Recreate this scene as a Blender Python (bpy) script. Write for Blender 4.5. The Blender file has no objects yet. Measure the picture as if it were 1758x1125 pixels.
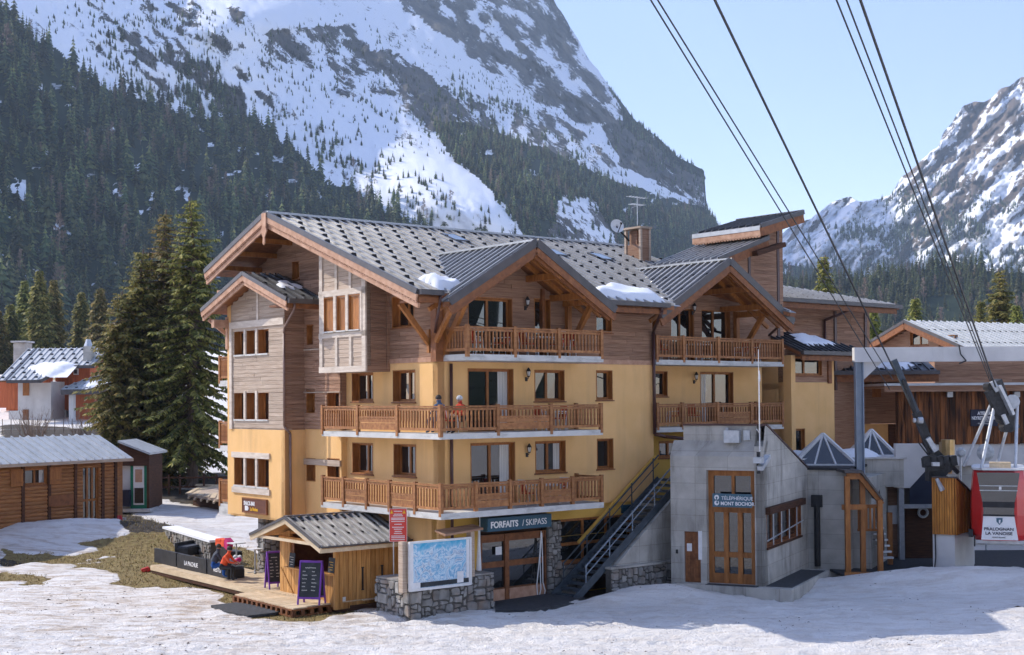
import bpy, bmesh, math, random
import numpy as np
from mathutils import Vector, Matrix
rnd = random.Random(7)
SC = bpy.context.scene
R = math.radians
# ------------------------------------------------------------------ camera
F_, PITCH, ROLL, CX, SHIFT, CAMZ = 2332., R(1.2), R(.4), 879., 76., 7.6
CY = 562.5 + SHIFT
_f = Vector((0, math.cos(PITCH), math.sin(PITCH))); _u = Vector((0, -math.sin(PITCH), math.cos(PITCH)))
_r = Vector((1, 0, 0))
RT = _r*math.cos(ROLL) - _u*math.sin(ROLL); UP = _r*math.sin(ROLL) + _u*math.cos(ROLL)
cam = bpy.data.objects.new('camera', bpy.data.cameras.new('camera')); SC.collection.objects.link(cam)
cam.matrix_world = Matrix(((RT.x, UP.x, -_f.x, 0), (RT.y, UP.y, -_f.y, 0), (RT.z, UP.z, -_f.z, CAMZ), (0, 0, 0, 1)))
cam.data.lens = 36*F_/1758; cam.data.shift_y = SHIFT/1758; cam.data.clip_end = 30000; cam.data.clip_start = .5
SC.camera = cam
# ------------------------------------------------------------------ light
SUN_EL = R(40); TRAVEL = Vector((.937, -.348, 0)).normalized()
w = bpy.data.worlds.new('World'); SC.world = w; w.use_nodes = True
nt = w.node_tree; bg = nt.nodes['Background']; bg.inputs[1].default_value = .15
sky = nt.nodes.new('ShaderNodeTexSky'); sky.sky_type = 'NISHITA'; sky.sun_disc = False
sky.sun_elevation = SUN_EL; sky.sun_rotation = math.atan2(-TRAVEL.x, -TRAVEL.y); sky.altitude = 1400
sky.air_density = 1.0; sky.dust_density = 1.0; sky.ozone_density = 2.4
_t = nt.nodes.new('ShaderNodeMix'); _t.data_type = 'RGBA'; _t.blend_type = 'MULTIPLY'; _t.inputs[0].default_value = 1; _t.inputs[7].default_value = (1.08, .91, .92, 1); _t.clamp_result = False
nt.links.new(sky.outputs[0], _t.inputs[6]); nt.links.new(_t.outputs[2], bg.inputs[0])
sun = bpy.data.objects.new('sun', bpy.data.lights.new('sun', 'SUN')); SC.collection.objects.link(sun)
sun.data.energy = 2.5; sun.data.angle = R(.53); sun.data.color = (1, .93, .83)
_d = Vector((TRAVEL.x*math.cos(SUN_EL), TRAVEL.y*math.cos(SUN_EL), -math.sin(SUN_EL)))
sun.rotation_euler = _d.to_track_quat('-Z', 'Y').to_euler()
SC.view_settings.view_transform = 'Standard'; SC.view_settings.look = 'None'
SC.view_settings.exposure = 1.22; SC.view_settings.gamma = 1; SC.view_settings.use_curve_mapping = False
SC.cycles.max_bounces = 6; SC.cycles.diffuse_bounces = 4; SC.cycles.glossy_bounces = 3
SC.cycles.transmission_bounces = 3; SC.cycles.transparent_max_bounces = 8; SC.cycles.volume_bounces = 0
SC.cycles.use_denoising = True; SC.cycles.use_adaptive_sampling = True; SC.cycles.adaptive_threshold = .02
# ------------------------------------------------------------------ frames and pixels on real planes
CAM = Vector((0, 0, CAMZ))
def ray(x, y): return _f + RT*((x-CX)/F_) - UP*((y-CY)/F_)
def at(x, y, Y): d = ray(x, y); return CAM + d*(Y/d.y)
class Fr:
    def __init__(s, o, deg):
        a = R(deg); s.O = Vector(o); s.U = Vector((math.sin(a), math.cos(a), 0)); s.V = Vector((-math.cos(a), math.sin(a), 0))
        s.M = Matrix(((s.U.x, s.V.x, 0, s.O.x), (s.U.y, s.V.y, 0, s.O.y), (0, 0, 1, s.O.z), (0, 0, 0, 1)))
    def loc(s, P): q = P-s.O; return (q.dot(s.U), q.dot(s.V), q.z)
    def onv(s, x, y, v): d = ray(x, y); return s.loc(CAM + d*((v-(CAM-s.O).dot(s.V))/d.dot(s.V)))
    def onu(s, x, y, u): d = ray(x, y); return s.loc(CAM + d*((u-(CAM-s.O).dot(s.U))/d.dot(s.U)))
    def onz(s, x, y, z): d = ray(x, y); return s.loc(CAM + d*((z+s.O.z-CAMZ)/d.z))
B = Fr((-2.7004, 49.3, 0), 50.4)
W0 = Fr((0, 0, 0), 90)            # world axes: u = +x, v = +y
W0.V = Vector((0, 1, 0)); W0.U = Vector((1, 0, 0)); W0.M = Matrix.Identity(4)
ORI = {}
def setp(o, label=None, cat=None, group=None, kind=None):
    if label: o['label'] = label
    if cat: o['category'] = cat
    if group: o['group'] = group
    if kind: o['kind'] = kind
    return o
def thing(name, label, cat, fr=B, loc=(0, 0, 0), group=None, rz=0):
    o = bpy.data.objects.new(name, None); SC.collection.objects.link(o); o.empty_display_size = .3
    o.matrix_world = fr.M @ Matrix.Translation(loc) @ Matrix.Rotation(rz, 4, 'Z')
    ORI[o.name] = (fr, Vector(loc) if not rz else Vector((0, 0, 0)))
    return setp(o, label, cat, group)
class MB:
    def __init__(s): s.v = []; s.f = []; s.mi = []; s.m = 0
    def add(s, vs, fs):
        n = len(s.v); s.v += [tuple(p) for p in vs]; s.f += [[i+n for i in f] for f in fs]; s.mi += [s.m]*len(fs); return s
    def box(s, a, b, c, d, e, f):
        if a > b: a, b = b, a
        if c > d: c, d = d, c
        if e > f: e, f = f, e
        return s.add([(a, c, e), (b, c, e), (b, d, e), (a, d, e), (a, c, f), (b, c, f), (b, d, f), (a, d, f)],
                     [(0, 3, 2, 1), (4, 5, 6, 7), (0, 1, 5, 4), (1, 2, 6, 5), (2, 3, 7, 6), (3, 0, 4, 7)])
    def prism(s, pts, ext):
        n = len(pts); e = Vector(ext); P = [Vector(p) for p in pts]
        return s.add(P+[p+e for p in P], [list(range(n))[::-1], list(range(n, 2*n))]+[(i, (i+1) % n, n+(i+1) % n, n+i) for i in range(n)])
    def bar(s, p, q, w, h, up=(0, 0, 1)):
        p, q = Vector(p), Vector(q); d = (q-p).normalized(); u = Vector(up)
        if abs(d.dot(u)) > .98: u = Vector((1, 0, 0))
        x = d.cross(u).normalized(); y = x.cross(d).normalized()
        c = [x*(-w/2)+y*(-h/2), x*(w/2)+y*(-h/2), x*(w/2)+y*(h/2), x*(-w/2)+y*(h/2)]
        return s.add([p+k for k in c]+[q+k for k in c], [(3, 2, 1, 0), (4, 5, 6, 7), (0, 1, 5, 4), (1, 2, 6, 5), (2, 3, 7, 6), (3, 0, 4, 7)])
    def cyl(s, p, q, r, n=8, r2=None):
        p, q = Vector(p), Vector(q); d = (q-p).normalized(); u = Vector((0, 0, 1)) if abs(d.z) < .9 else Vector((1, 0, 0))
        x = d.cross(u).normalized(); y = x.cross(d); r2 = r if r2 is None else r2
        a = [2*math.pi*i/n for i in range(n)]
        vs = [p+(x*math.cos(t)+y*math.sin(t))*r for t in a]+[q+(x*math.cos(t)+y*math.sin(t))*r2 for t in a]
        return s.add(vs, [list(range(n)), list(range(2*n-1, n-1, -1))]+[((i+1) % n, i, n+i, n+(i+1) % n) for i in range(n)])
    def tube(s, pts, r, n=6):
        for p, q in zip(pts, pts[1:]): s.cyl(p, q, r, n)
        return s
    def quad(s, *p): return s.add(p, [tuple(range(len(p)))])
    def mesh(s, name, mats, off=(0, 0, 0), smooth=False):
        me = bpy.data.meshes.new(name); o = Vector(off)
        me.from_pydata([Vector(p)-o for p in s.v], [], s.f); me.update()
        for m in (mats if isinstance(mats, (list, tuple)) else [mats]): me.materials.append(m)
        if any(s.mi): me.polygons.foreach_set('material_index', s.mi)
        if smooth: me.polygons.foreach_set('use_smooth', [True]*len(me.polygons))
        return me
    def build(s, name, mats, parent=None, fr=None, loc=None, smooth=False, **k):
        if parent is not None:
            fr0, L = ORI[parent.name]
            o = bpy.data.objects.new(name, s.mesh(name, mats, L, smooth)); SC.collection.objects.link(o); o.parent = parent
            ORI[o.name] = (fr0, L)
        else:
            fr = fr or B
            if loc is None:
                a = np.array([tuple(p) for p in s.v]); loc = ((a[:, 0].min()+a[:, 0].max())/2, (a[:, 1].min()+a[:, 1].max())/2, a[:, 2].min())
            o = bpy.data.objects.new(name, s.mesh(name, mats, loc, smooth)); SC.collection.objects.link(o)
            o.matrix_world = fr.M @ Matrix.Translation(loc); ORI[o.name] = (fr, Vector(loc))
        setp(o, **k); return o
def inst(me, name, parent, pos, rz=0., sc=None, **k):
    o = bpy.data.objects.new(name, me); SC.collection.objects.link(o); o.parent = parent
    fr, L = ORI[parent.name]; o.location = Vector(pos)-L; o.rotation_euler = (0, 0, rz)
    if sc: o.scale = sc
    ORI[o.name] = (fr, L); setp(o, **k); return o
def unit_box(name, mat, a, b, c, d, e, f): return MB().box(a, b, c, d, e, f).mesh(name, mat)
# ------------------------------------------------------------------ materials
def nodes(m): return m.node_tree.nodes, m.node_tree.links
def mat(name, c1, c2=None, sc=(3, 3, 3), rough=.75, bump=.15, island=0., metal=0., spec=.4, detail=5., ramp=(.3, .7), dist=0., bsc=None, dark=None, c3=None):
    m = bpy.data.materials.new(name); m.use_nodes = True; N, L = nodes(m); bs = N['Principled BSDF']
    c2 = c2 or c1
    tc = N.new('ShaderNodeTexCoord'); mp = N.new('ShaderNodeMapping'); mp.inputs['Scale'].default_value = sc
    L.new(tc.outputs['Object'], mp.inputs[0]); no = N.new('ShaderNodeTexNoise'); no.inputs['Scale'].default_value = 1
    no.inputs['Detail'].default_value = detail; no.inputs['Distortion'].default_value = dist
    L.new(mp.outputs[0], no.inputs['Vector'])
    cr = N.new('ShaderNodeValToRGB'); e = cr.color_ramp.elements
    e[0].position, e[1].position = ramp; e[0].color = (*c1, 1); e[1].color = (*c2, 1)
    if c3: k = e.new((ramp[0]+ramp[1])/2); k.color = (*c3, 1)
    L.new(no.outputs[0], cr.inputs[0]); out = cr.outputs[0]
    if island:
        ge = N.new('ShaderNodeNewGeometry'); mr = N.new('ShaderNodeMapRange')
        mr.inputs[3].default_value = 1-island; mr.inputs[4].default_value = 1+island
        L.new(ge.outputs['Random Per Island'], mr.inputs[0]); hs = N.new('ShaderNodeHueSaturation')
        L.new(mr.outputs[0], hs.inputs['Value']); L.new(out, hs.inputs['Color']); out = hs.outputs[0]
        oi = N.new('ShaderNodeObjectInfo'); m2 = N.new('ShaderNodeMapRange'); m2.inputs[3].default_value = 1-island*.6; m2.inputs[4].default_value = 1+island*.6
        h2 = N.new('ShaderNodeHueSaturation'); L.new(oi.outputs['Random'], m2.inputs[0]); L.new(m2.outputs[0], h2.inputs['Value']); L.new(out, h2.inputs['Color']); out = h2.outputs[0]
    L.new(out, bs.inputs['Base Color']); bs.inputs['Roughness'].default_value = rough; bs.inputs['Metallic'].default_value = metal
    bs.inputs['Specular IOR Level'].default_value = spec
    if bump:
        bp = N.new('ShaderNodeBump'); bp.inputs['Strength'].default_value = bump; bp.inputs['Distance'].default_value = .03
        if bsc:
            n2 = N.new('ShaderNodeTexNoise'); n2.inputs['Scale'].default_value = bsc; n2.inputs['Detail'].default_value = 4
            L.new(tc.outputs['Object'], n2.inputs['Vector']); L.new(n2.outputs[0], bp.inputs['Height'])
        else: L.new(no.outputs[0], bp.inputs['Height'])
        L.new(bp.outputs[0], bs.inputs['Normal'])
    return m
def stain(m, col, sc=(1.2, 1.2, .35), lo=.5, hi=.75, amt=.6):
    """wear with a shape of its own mixed over a material's base colour"""
    N, L = nodes(m); bs = N['Principled BSDF']; lk = bs.inputs['Base Color'].links[0]; src = lk.from_socket
    tc = N.new('ShaderNodeTexCoord'); mp = N.new('ShaderNodeMapping'); mp.inputs['Scale'].default_value = sc; L.new(tc.outputs['Object'], mp.inputs[0])
    no = N.new('ShaderNodeTexNoise'); no.inputs['Scale'].default_value = 1; no.inputs['Detail'].default_value = 6; no.inputs['Roughness'].default_value = .65
    L.new(mp.outputs[0], no.inputs['Vector']); mr = N.new('ShaderNodeMapRange'); mr.inputs[1].default_value = lo; mr.inputs[2].default_value = hi; mr.inputs[4].default_value = amt
    L.new(no.outputs[0], mr.inputs[0]); mx = N.new('ShaderNodeMix'); mx.data_type = 'RGBA'
    L.new(mr.outputs[0], mx.inputs[0]); L.new(src, mx.inputs[6]); mx.inputs[7].default_value = (*col, 1); L.new(mx.outputs[2], bs.inputs['Base Color']); return m
M = {}
M['plaster'] = stain(mat('plaster', (.76, .46, .185), (.82, .51, .225), (1.2, 1.2, 1.2), .9, .25, bsc=45, spec=.2), (.50, .31, .15), (1.1, 1.1, .13), .5, .74, .5)
M['plaster_base'] = stain(mat('plaster_base', (.66, .40, .085), (.72, .45, .11), (1.2, 1.2, 1.2), .9, .25, bsc=45, spec=.2), (.45, .28, .08), (.8, .8, .25), .5, .8, .35)
M['siding'] = mat('siding', (.22, .118, .074), (.38, .235, .155), (1.2, 1.2, 26), .8, .3, island=.16, dist=.4, spec=.2)
M['siding_bleached'] = mat('siding_bleached', (.36, .27, .20), (.52, .42, .33), (1.2, 1.2, 26), .8, .3, island=.10, dist=.4, spec=.2)
M['beam_bleached'] = mat('beam_bleached', (.50, .42, .34), (.66, .58, .49), (2, 2, 9), .8, .2, island=.06, spec=.2)
M['timber'] = mat('timber', (.15, .052, .018), (.27, .105, .036), (5, 5, 5), .6, .2, island=.18, dist=.6, spec=.35)
M['timber_warm'] = mat('timber_warm', (.24, .088, .02), (.40, .16, .042), (9, 9, 2), .55, .2, island=.15, dist=.5, spec=.35)
M['rail'] = mat('rail', (.21, .082, .03), (.40, .185, .07), (7, 7, 7), .65, .2, island=.2, dist=.4, spec=.3)
M['fascia'] = mat('fascia', (.38, .20, .12), (.55, .34, .23), (4, 4, 4), .7, .2, island=.1, spec=.3)
M['darkwood'] = mat('darkwood', (.045, .02, .012), (.10, .045, .024), (2, 2, 18), .75, .3, island=.25, spec=.2)
M['mask_wood'] = mat('mask_wood', (.035, .014, .007), (.26, .095, .03), (7, 7, .7), .7, .3, island=.55, spec=.25, ramp=(.35, .65))
M['plywood'] = stain(mat('plywood', (.40, .185, .05), (.62, .34, .115), (10, 10, 1.1), .65, .2, island=.28, dist=.6, spec=.3), (.16, .07, .025), (9, 9, 9), .66, .74, .8)
M['deck'] = mat('deck', (.50, .38, .24), (.66, .53, .36), (6, 1.5, 6), .8, .15, island=.1, spec=.2)
M['concrete'] = stain(stain(mat('concrete', (.40, .38, .34), (.56, .54, .49), (1.4, 1.4, 1.4), .9, .3, bsc=14, spec=.2), (.14, .135, .12), (1.6, 1.6, .3), .5, .72, .7), (.5, .5, .48), (.9, .9, .6), .58, .75, .5)
def formwork(m):
    N, L = nodes(m); bs = N['Principled BSDF']; src = bs.inputs['Base Color'].links[0].from_socket; tc = N.new('ShaderNodeTexCoord'); sp = N.new('ShaderNodeSeparateXYZ'); ad = N.new('ShaderNodeMath'); cb = N.new('ShaderNodeCombineXYZ')
    L.new(tc.outputs['Object'], sp.inputs[0]); L.new(sp.outputs[0], ad.inputs[0]); L.new(sp.outputs[1], ad.inputs[1]); L.new(ad.outputs[0], cb.inputs[0]); L.new(sp.outputs[2], cb.inputs[1])
    bt = N.new('ShaderNodeTexBrick'); bt.inputs['Scale'].default_value = 1; bt.inputs['Brick Width'].default_value = 1.3; bt.inputs['Row Height'].default_value = .62; bt.inputs['Mortar Size'].default_value = .008; bt.offset = .0
    bt.inputs['Color1'].default_value = (1, 1, 1, 1); bt.inputs['Color2'].default_value = (.80, .80, .80, 1); bt.inputs['Mortar'].default_value = (.45, .44, .42, 1); L.new(cb.outputs[0], bt.inputs['Vector'])
    mx = N.new('ShaderNodeMix'); mx.data_type = 'RGBA'; mx.blend_type = 'MULTIPLY'; mx.inputs[0].default_value = .7; L.new(src, mx.inputs[6]); L.new(bt.outputs[0], mx.inputs[7]); L.new(mx.outputs[2], bs.inputs['Base Color'])
formwork(M['concrete'])
M['slab'] = stain(mat('slab', (.50, .50, .48), (.62, .61, .58), (2, 2, 2), .9, .2, bsc=18, spec=.2), (.30, .29, .27), (1.5, 1.5, 5), .52, .7, .7)
M['render_white'] = stain(mat('render_white', (.56, .55, .54), (.66, .65, .63), (1.2, 1.2, 1.2), .9, .15, bsc=25), (.35, .33, .31), (1, 1, .3), .55, .8, .5)
M['roof'] = stain(mat('roof', (.13, .125, .12), (.18, .175, .17), (2, 2, 2), .38, .08, island=.07, spec=.6, metal=.35), (.34, .33, .32), (.5, .5, .5), .5, .8, .25)
M['rib'] = mat('rib', (.34, .34, .34), (.44, .44, .44), (2, 2, 2), .3, 0, spec=.6, metal=.3)  # same metal as the pans; lighter grey paints the glint on the ribs
M['roof_dark'] = mat('roof_dark', (.035, .037, .04), (.07, .07, .075), (2, 2, 2), .5, .08, island=.1, spec=.5)
M['zinc'] = stain(mat('zinc', (.42, .44, .45), (.55, .57, .58), (2, 2, 2), .5, .08, island=.07, spec=.5, metal=.2), (.5, .5, .5), (2, 2, 2), .55, .7, .5)
M['gutter'] = mat('gutter', (.045, .042, .045), (.08, .07, .07), (3, 3, 3), .4, 0, spec=.5)
M['pipe'] = mat('pipe', (.055, .022, .02), (.085, .035, .03), (3, 3, 3), .4, 0, spec=.5)
M['copper'] = mat('copper', (.17, .10, .08), (.25, .16, .13), (3, 3, 3), .45, 0, spec=.5)
M['steel'] = stain(mat('steel', (.20, .25, .31), (.27, .32, .38), (2, 2, 2), .5, .05, spec=.5), (.35, .33, .3), (3, 3, 3), .6, .75, .4)
M['galv'] = mat('galv', (.42, .45, .48), (.58, .60, .62), (6, 6, 6), .4, .05, metal=.4)
M['stair'] = mat('stair', (.035, .05, .065), (.08, .10, .12), (4, 4, 4), .5, .1, spec=.5)
M['black'] = mat('black', (.012, .012, .014), (.03, .03, .032), (4, 4, 4), .6, .1)
M['grease'] = mat('grease', (.01, .01, .011), (.04, .042, .045), (6, 6, 6), .45, .2)
M['mat_rubber'] = mat('mat_rubber', (.03, .032, .036), (.06, .062, .066), (8, 8, 8), .85, .3)
M['glass'] = mat('glass', (.006, .007, .008), (.018, .02, .022), (1, 1, 1), .02, 0, spec=.9)
M['glass'].node_tree.nodes['Principled BSDF'].inputs['Coat Weight'].default_value = .55
M['glass'].node_tree.nodes['Principled BSDF'].inputs['Coat Roughness'].default_value = .01
M['glass'].node_tree.nodes['Principled BSDF'].inputs['Coat IOR'].default_value = 1.5
M['curtain'] = mat('curtain', (.5, .5, .48), (.75, .75, .72), (22, 22, .6), .9, .1)
M['white'] = mat('white', (.75, .75, .75), (.8, .8, .8), (5, 5, 5), .5, .02)
M['white_dirty'] = stain(mat('white_dirty', (.68, .68, .67), (.76, .76, .75), (5, 5, 5), .5, .02), (.4, .4, .4), (2, 2, 2), .55, .8, .5)
M['red'] = mat('red', (.48, .012, .012), (.58, .02, .018), (2, 2, 2), .3, .02, spec=.6)
M['red_cloth'] = mat('red_cloth', (.42, .03, .015), (.55, .06, .02), (8, 8, 8), .9, .15)
M['orange_cloth'] = mat('orange_cloth', (.70, .07, .02), (.85, .13, .04), (8, 8, 8), .85, .2)
M['navy_cloth'] = mat('navy_cloth', (.03, .035, .05), (.07, .08, .10), (8, 8, 8), .9, .2)
M['blue_cloth'] = mat('blue_cloth', (.01, .06, .25), (.02, .12, .4), (8, 8, 8), .9, .2)
M['grey_cloth'] = mat('grey_cloth', (.35, .38, .4), (.6, .62, .62), (6, 6, 6), .9, .3)
M['pink_cloth'] = mat('pink_cloth', (.45, .02, .12), (.6, .03, .2), (6, 6, 6), .9, .3)
M['denim'] = mat('denim', (.05, .09, .16), (.09, .14, .22), (6, 6, 6), .9, .2)
M['skin'] = mat('skin', (.45, .25, .17), (.5, .29, .2), (6, 6, 6), .6, 0)
M['hair'] = mat('hair', (.02, .014, .01), (.05, .035, .025), (20, 20, 20), .7, .2)
M['purple'] = mat('purple', (.13, .035, .30), (.18, .05, .38), (5, 5, 5), .6, .05)
M['slate'] = stain(mat('slate', (.02, .025, .03), (.035, .04, .045), (3, 3, 3), .7, .05), (.09, .1, .1), (3, 3, 3), .5, .8, .6)
M['chalk'] = mat('chalk', (.55, .55, .5), (.65, .65, .6), (5, 5, 5), .9, 0)
M['sign_blue'] = mat('sign_blue', (.018, .075, .12), (.022, .085, .135), (2, 2, 2), .45, .02)
M['sign_teal'] = mat('sign_teal', (.05, .12, .17), (.06, .14, .19), (2, 2, 2), .45, .02)
M['sign_navy'] = mat('sign_navy', (.008, .01, .03), (.012, .015, .04), (2, 2, 2), .5, .02)
M['sign_brown'] = mat('sign_brown', (.10, .03, .015), (.15, .05, .025), (2, 2, 8), .6, .1)
M['sign_red'] = mat('sign_red', (.62, .05, .04), (.68, .07, .05), (2, 2, 2), .4, .02)
M['yellow'] = mat('yellow', (.8, .42, .02), (.85, .5, .03), (2, 2, 2), .5, .02)
M['green_paint'] = mat('green_paint', (.01, .17, .09), (.015, .2, .11), (3, 3, 3), .6, .05)
M['stone'] = stain(mat('stone', (.15, .145, .135), (.32, .31, .29), (3, 3, 3), .85, .5, island=.45, bsc=9), (.27, .16, .09), (1.1, 1.1, 1.1), .5, .7, .6)
M['mortar'] = mat('mortar', (.07, .065, .055), (.12, .11, .10), (5, 5, 5), .95, .4)
M['pier_wood'] = mat('pier_wood', (.36, .13, .022), (.58, .25, .05), (8, 8, 1.5), .65, .2, island=.35, dist=.6, spec=.3)
M['straw'] = mat('straw', (.10, .07, .03), (.42, .33, .14), (1, 1, 1), .9, 0, island=.5, spec=.1)
M['debris'] = mat('debris', (.05, .035, .025), (.16, .11, .075), (3, 3, 3), .9, 0, island=.5, spec=.1)
M['bark'] = mat('bark', (.09, .065, .05), (.20, .15, .12), (10, 10, 2), .95, .8)
M['twig'] = mat('twig', (.16, .11, .08), (.28, .20, .15), (6, 6, 6), .9, .2)
M['navy_metal'] = mat('navy_metal', (.012, .018, .04), (.02, .03, .055), (2, 2, 2), .5, .05)
M['redwood'] = mat('redwood', (.34, .08, .025), (.50, .14, .05), (9, 9, 1), .7, .2, island=.3)
M['log'] = mat('log', (.24, .095, .03), (.42, .20, .07), (2, 2, 14), .75, .3, island=.22)
M['paper'] = mat('paper', (.7, .7, .7), (.8, .8, .8), (5, 5, 5), .8, 0)
M['brass'] = mat('brass', (.45, .3, .12), (.6, .42, .2), (5, 5, 5), .35, .05, metal=.7)
def foliage(name, c1, c2, c3, ob=.25):
    m = bpy.data.materials.new(name); m.use_nodes = True; N, L = nodes(m); bs = N['Principled BSDF']
    ge = N.new('ShaderNodeNewGeometry'); cr = N.new('ShaderNodeValToRGB'); e = cr.color_ramp.elements
    e[0].color = (*c1, 1); e[1].color = (*c3, 1); k = e.new(.55); k.color = (*c2, 1)
    L.new(ge.outputs['Random Per Island'], cr.inputs[0])
    oi = N.new('ShaderNodeObjectInfo'); mr = N.new('ShaderNodeMapRange'); mr.inputs[3].default_value = 1-ob; mr.inputs[4].default_value = 1+ob
    hs = N.new('ShaderNodeHueSaturation'); L.new(oi.outputs['Random'], mr.inputs[0]); L.new(mr.outputs[0], hs.inputs['Value'])
    m2 = N.new('ShaderNodeMapRange'); m2.inputs[3].default_value = .47; m2.inputs[4].default_value = .53; L.new(oi.outputs['Random'], m2.inputs[0]); L.new(m2.outputs[0], hs.inputs['Hue'])
    L.new(cr.outputs[0], hs.inputs['Color']); L.new(hs.outputs[0], bs.inputs['Base Color'])
    bs.inputs['Roughness'].default_value = .6; bs.inputs['Specular IOR Level'].default_value = .3
    tr = N.new('ShaderNodeBsdfTranslucent'); L.new(hs.outputs[0], tr.inputs[0]); mx = N.new('ShaderNodeMixShader'); mx.inputs[0].default_value = .45
    L.new(bs.outputs[0], mx.inputs[1]); L.new(tr.outputs[0], mx.inputs[2]); L.new(mx.outputs[0], N['Material Output'].inputs[0])
    return m
M['needles'] = foliage('needles', (.07, .09, .03), (.23, .225, .065), (.50, .42, .14), .1)
M['needles_far'] = foliage('needles_far', (.03, .055, .035), (.085, .115, .05), (.22, .22, .085), .7)
M['needles_right'] = foliage('needles_right', (.045, .06, .025), (.085, .10, .035), (.15, .155, .06), .4)
def snowmat(name, c=(.83, .84, .86), bump=.5, sc=3.):
    m = mat(name, c, tuple(min(1, x*1.04) for x in c), (1, 1, 1), .6, bump, spec=.3, bsc=sc); return m
M['snow'] = snowmat('snow')
# ------------------------------------------------------------------ value noise for terrain
def vnoise(x, y, seed=0):
    xi = np.floor(x).astype(np.int64); yi = np.floor(y).astype(np.int64); xf = x-xi; yf = y-yi
    def h(a, b):
        n = (a*374761393 + b*668265263 + seed*1442695041) & 0x7fffffff
        n = ((n ^ (n >> 13))*1274126177) & 0x7fffffff; return ((n ^ (n >> 16)) & 0xffff)/65535.
    u = xf*xf*(3-2*xf); v = yf*yf*(3-2*yf)
    return (h(xi, yi)*(1-u)+h(xi+1, yi)*u)*(1-v)+(h(xi, yi+1)*(1-u)+h(xi+1, yi+1)*u)*v
def fbm(x, y, o=5, seed=0, g=.5):
    s = 0; a = 1; t = 0
    for i in range(o): s = s+a*vnoise(x*2**i, y*2**i, seed+i*17); t += a; a *= g
    return s/t
def ridged(x, y, o=5, seed=0):
    s = 0; a = 1; t = 0
    for i in range(o): s = s+a*(1-np.abs(2*vnoise(x*2**i, y*2**i, seed+i*31)-1)); t += a; a *= .55
    return s/t
def inpoly(x, y, P):
    c = np.zeros(np.shape(x), bool); n = len(P)
    for i in range(n):
        x1, y1 = P[i]; x2, y2 = P[(i+1) % n]
        if y1 == y2: continue
        c ^= ((y1 > y) != (y2 > y)) & (x < (x2-x1)*(y-y1)/(y2-y1)+x1)
    return c
def interp(x, pts): return np.interp(x, [p[0] for p in pts], [p[1] for p in pts])
def gridmesh(name, X, Y, Z, mats, attrs=None, smooth=True, keep=None):
    h, wd = X.shape; me = bpy.data.meshes.new(name); n = h*wd
    co = np.stack([X, Y, Z], -1).reshape(-1, 3).astype(np.float32)
    i = np.arange(n).reshape(h, wd); q = np.stack([i[:-1, :-1], i[:-1, 1:], i[1:, 1:], i[1:, :-1]], -1).reshape(-1, 4)
    if keep is not None: q = q[keep.reshape(-1)]
    me.vertices.add(n); me.vertices.foreach_set('co', co.ravel())
    me.loops.add(q.size); me.loops.foreach_set('vertex_index', q.ravel().astype(np.int32))
    me.polygons.add(len(q)); me.polygons.foreach_set('loop_start', np.arange(0, q.size, 4, dtype=np.int32))
    me.update(calc_edges=True)
    me.polygons.foreach_set('use_smooth', [smooth]*len(q))
    for m in (mats if isinstance(mats, list) else [mats]): me.materials.append(m)
    for k, a in (attrs or {}).items():
        at_ = me.attributes.new(k, 'FLOAT', 'POINT'); at_.data.foreach_set('value', a.reshape(-1).astype(np.float32))
    o = bpy.data.objects.new(name, me); SC.collection.objects.link(o); return o
def attr(N, name): a = N.new('ShaderNodeAttribute'); a.attribute_name = name; return a.outputs['Fac']
def project(X, Y, Z):
    w_ = Y*_f.y+(Z-CAMZ)*_f.z
    return CX+F_*(X*RT.x+Y*RT.y+(Z-CAMZ)*RT.z)/w_, CY-F_*(X*UP.x+Y*UP.y+(Z-CAMZ)*UP.z)/w_

# ------------------------------------------------------------------ valley air
_h = bpy.data.meshes.new('haze'); _c = [(x, y, z) for z in (-12, 1500) for x, y in ((-2700, -1700), (3600, -1700), (3600, 4700), (-2700, 4700))]
_h.from_pydata(_c, [], [(0, 3, 2, 1), (4, 5, 6, 7), (0, 1, 5, 4), (1, 2, 6, 5), (2, 3, 7, 6), (3, 0, 4, 7)])
_hm = bpy.data.materials.new('haze'); _hm.use_nodes = True; N_, L_n = nodes(_hm); N_.remove(N_['Principled BSDF']); _pv = N_.new('ShaderNodeVolumePrincipled')
_pv.inputs['Color'].default_value = (.60, .78, 1, 1); _pv.inputs['Density'].default_value = 1.15e-4; _pv.inputs['Anisotropy'].default_value = .2
L_n.new(_pv.outputs[0], N_['Material Output'].inputs['Volume']); _h.materials.append(_hm)
_o = bpy.data.objects.new('haze', _h); SC.collection.objects.link(_o); _o['kind'] = 'stuff'
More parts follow.
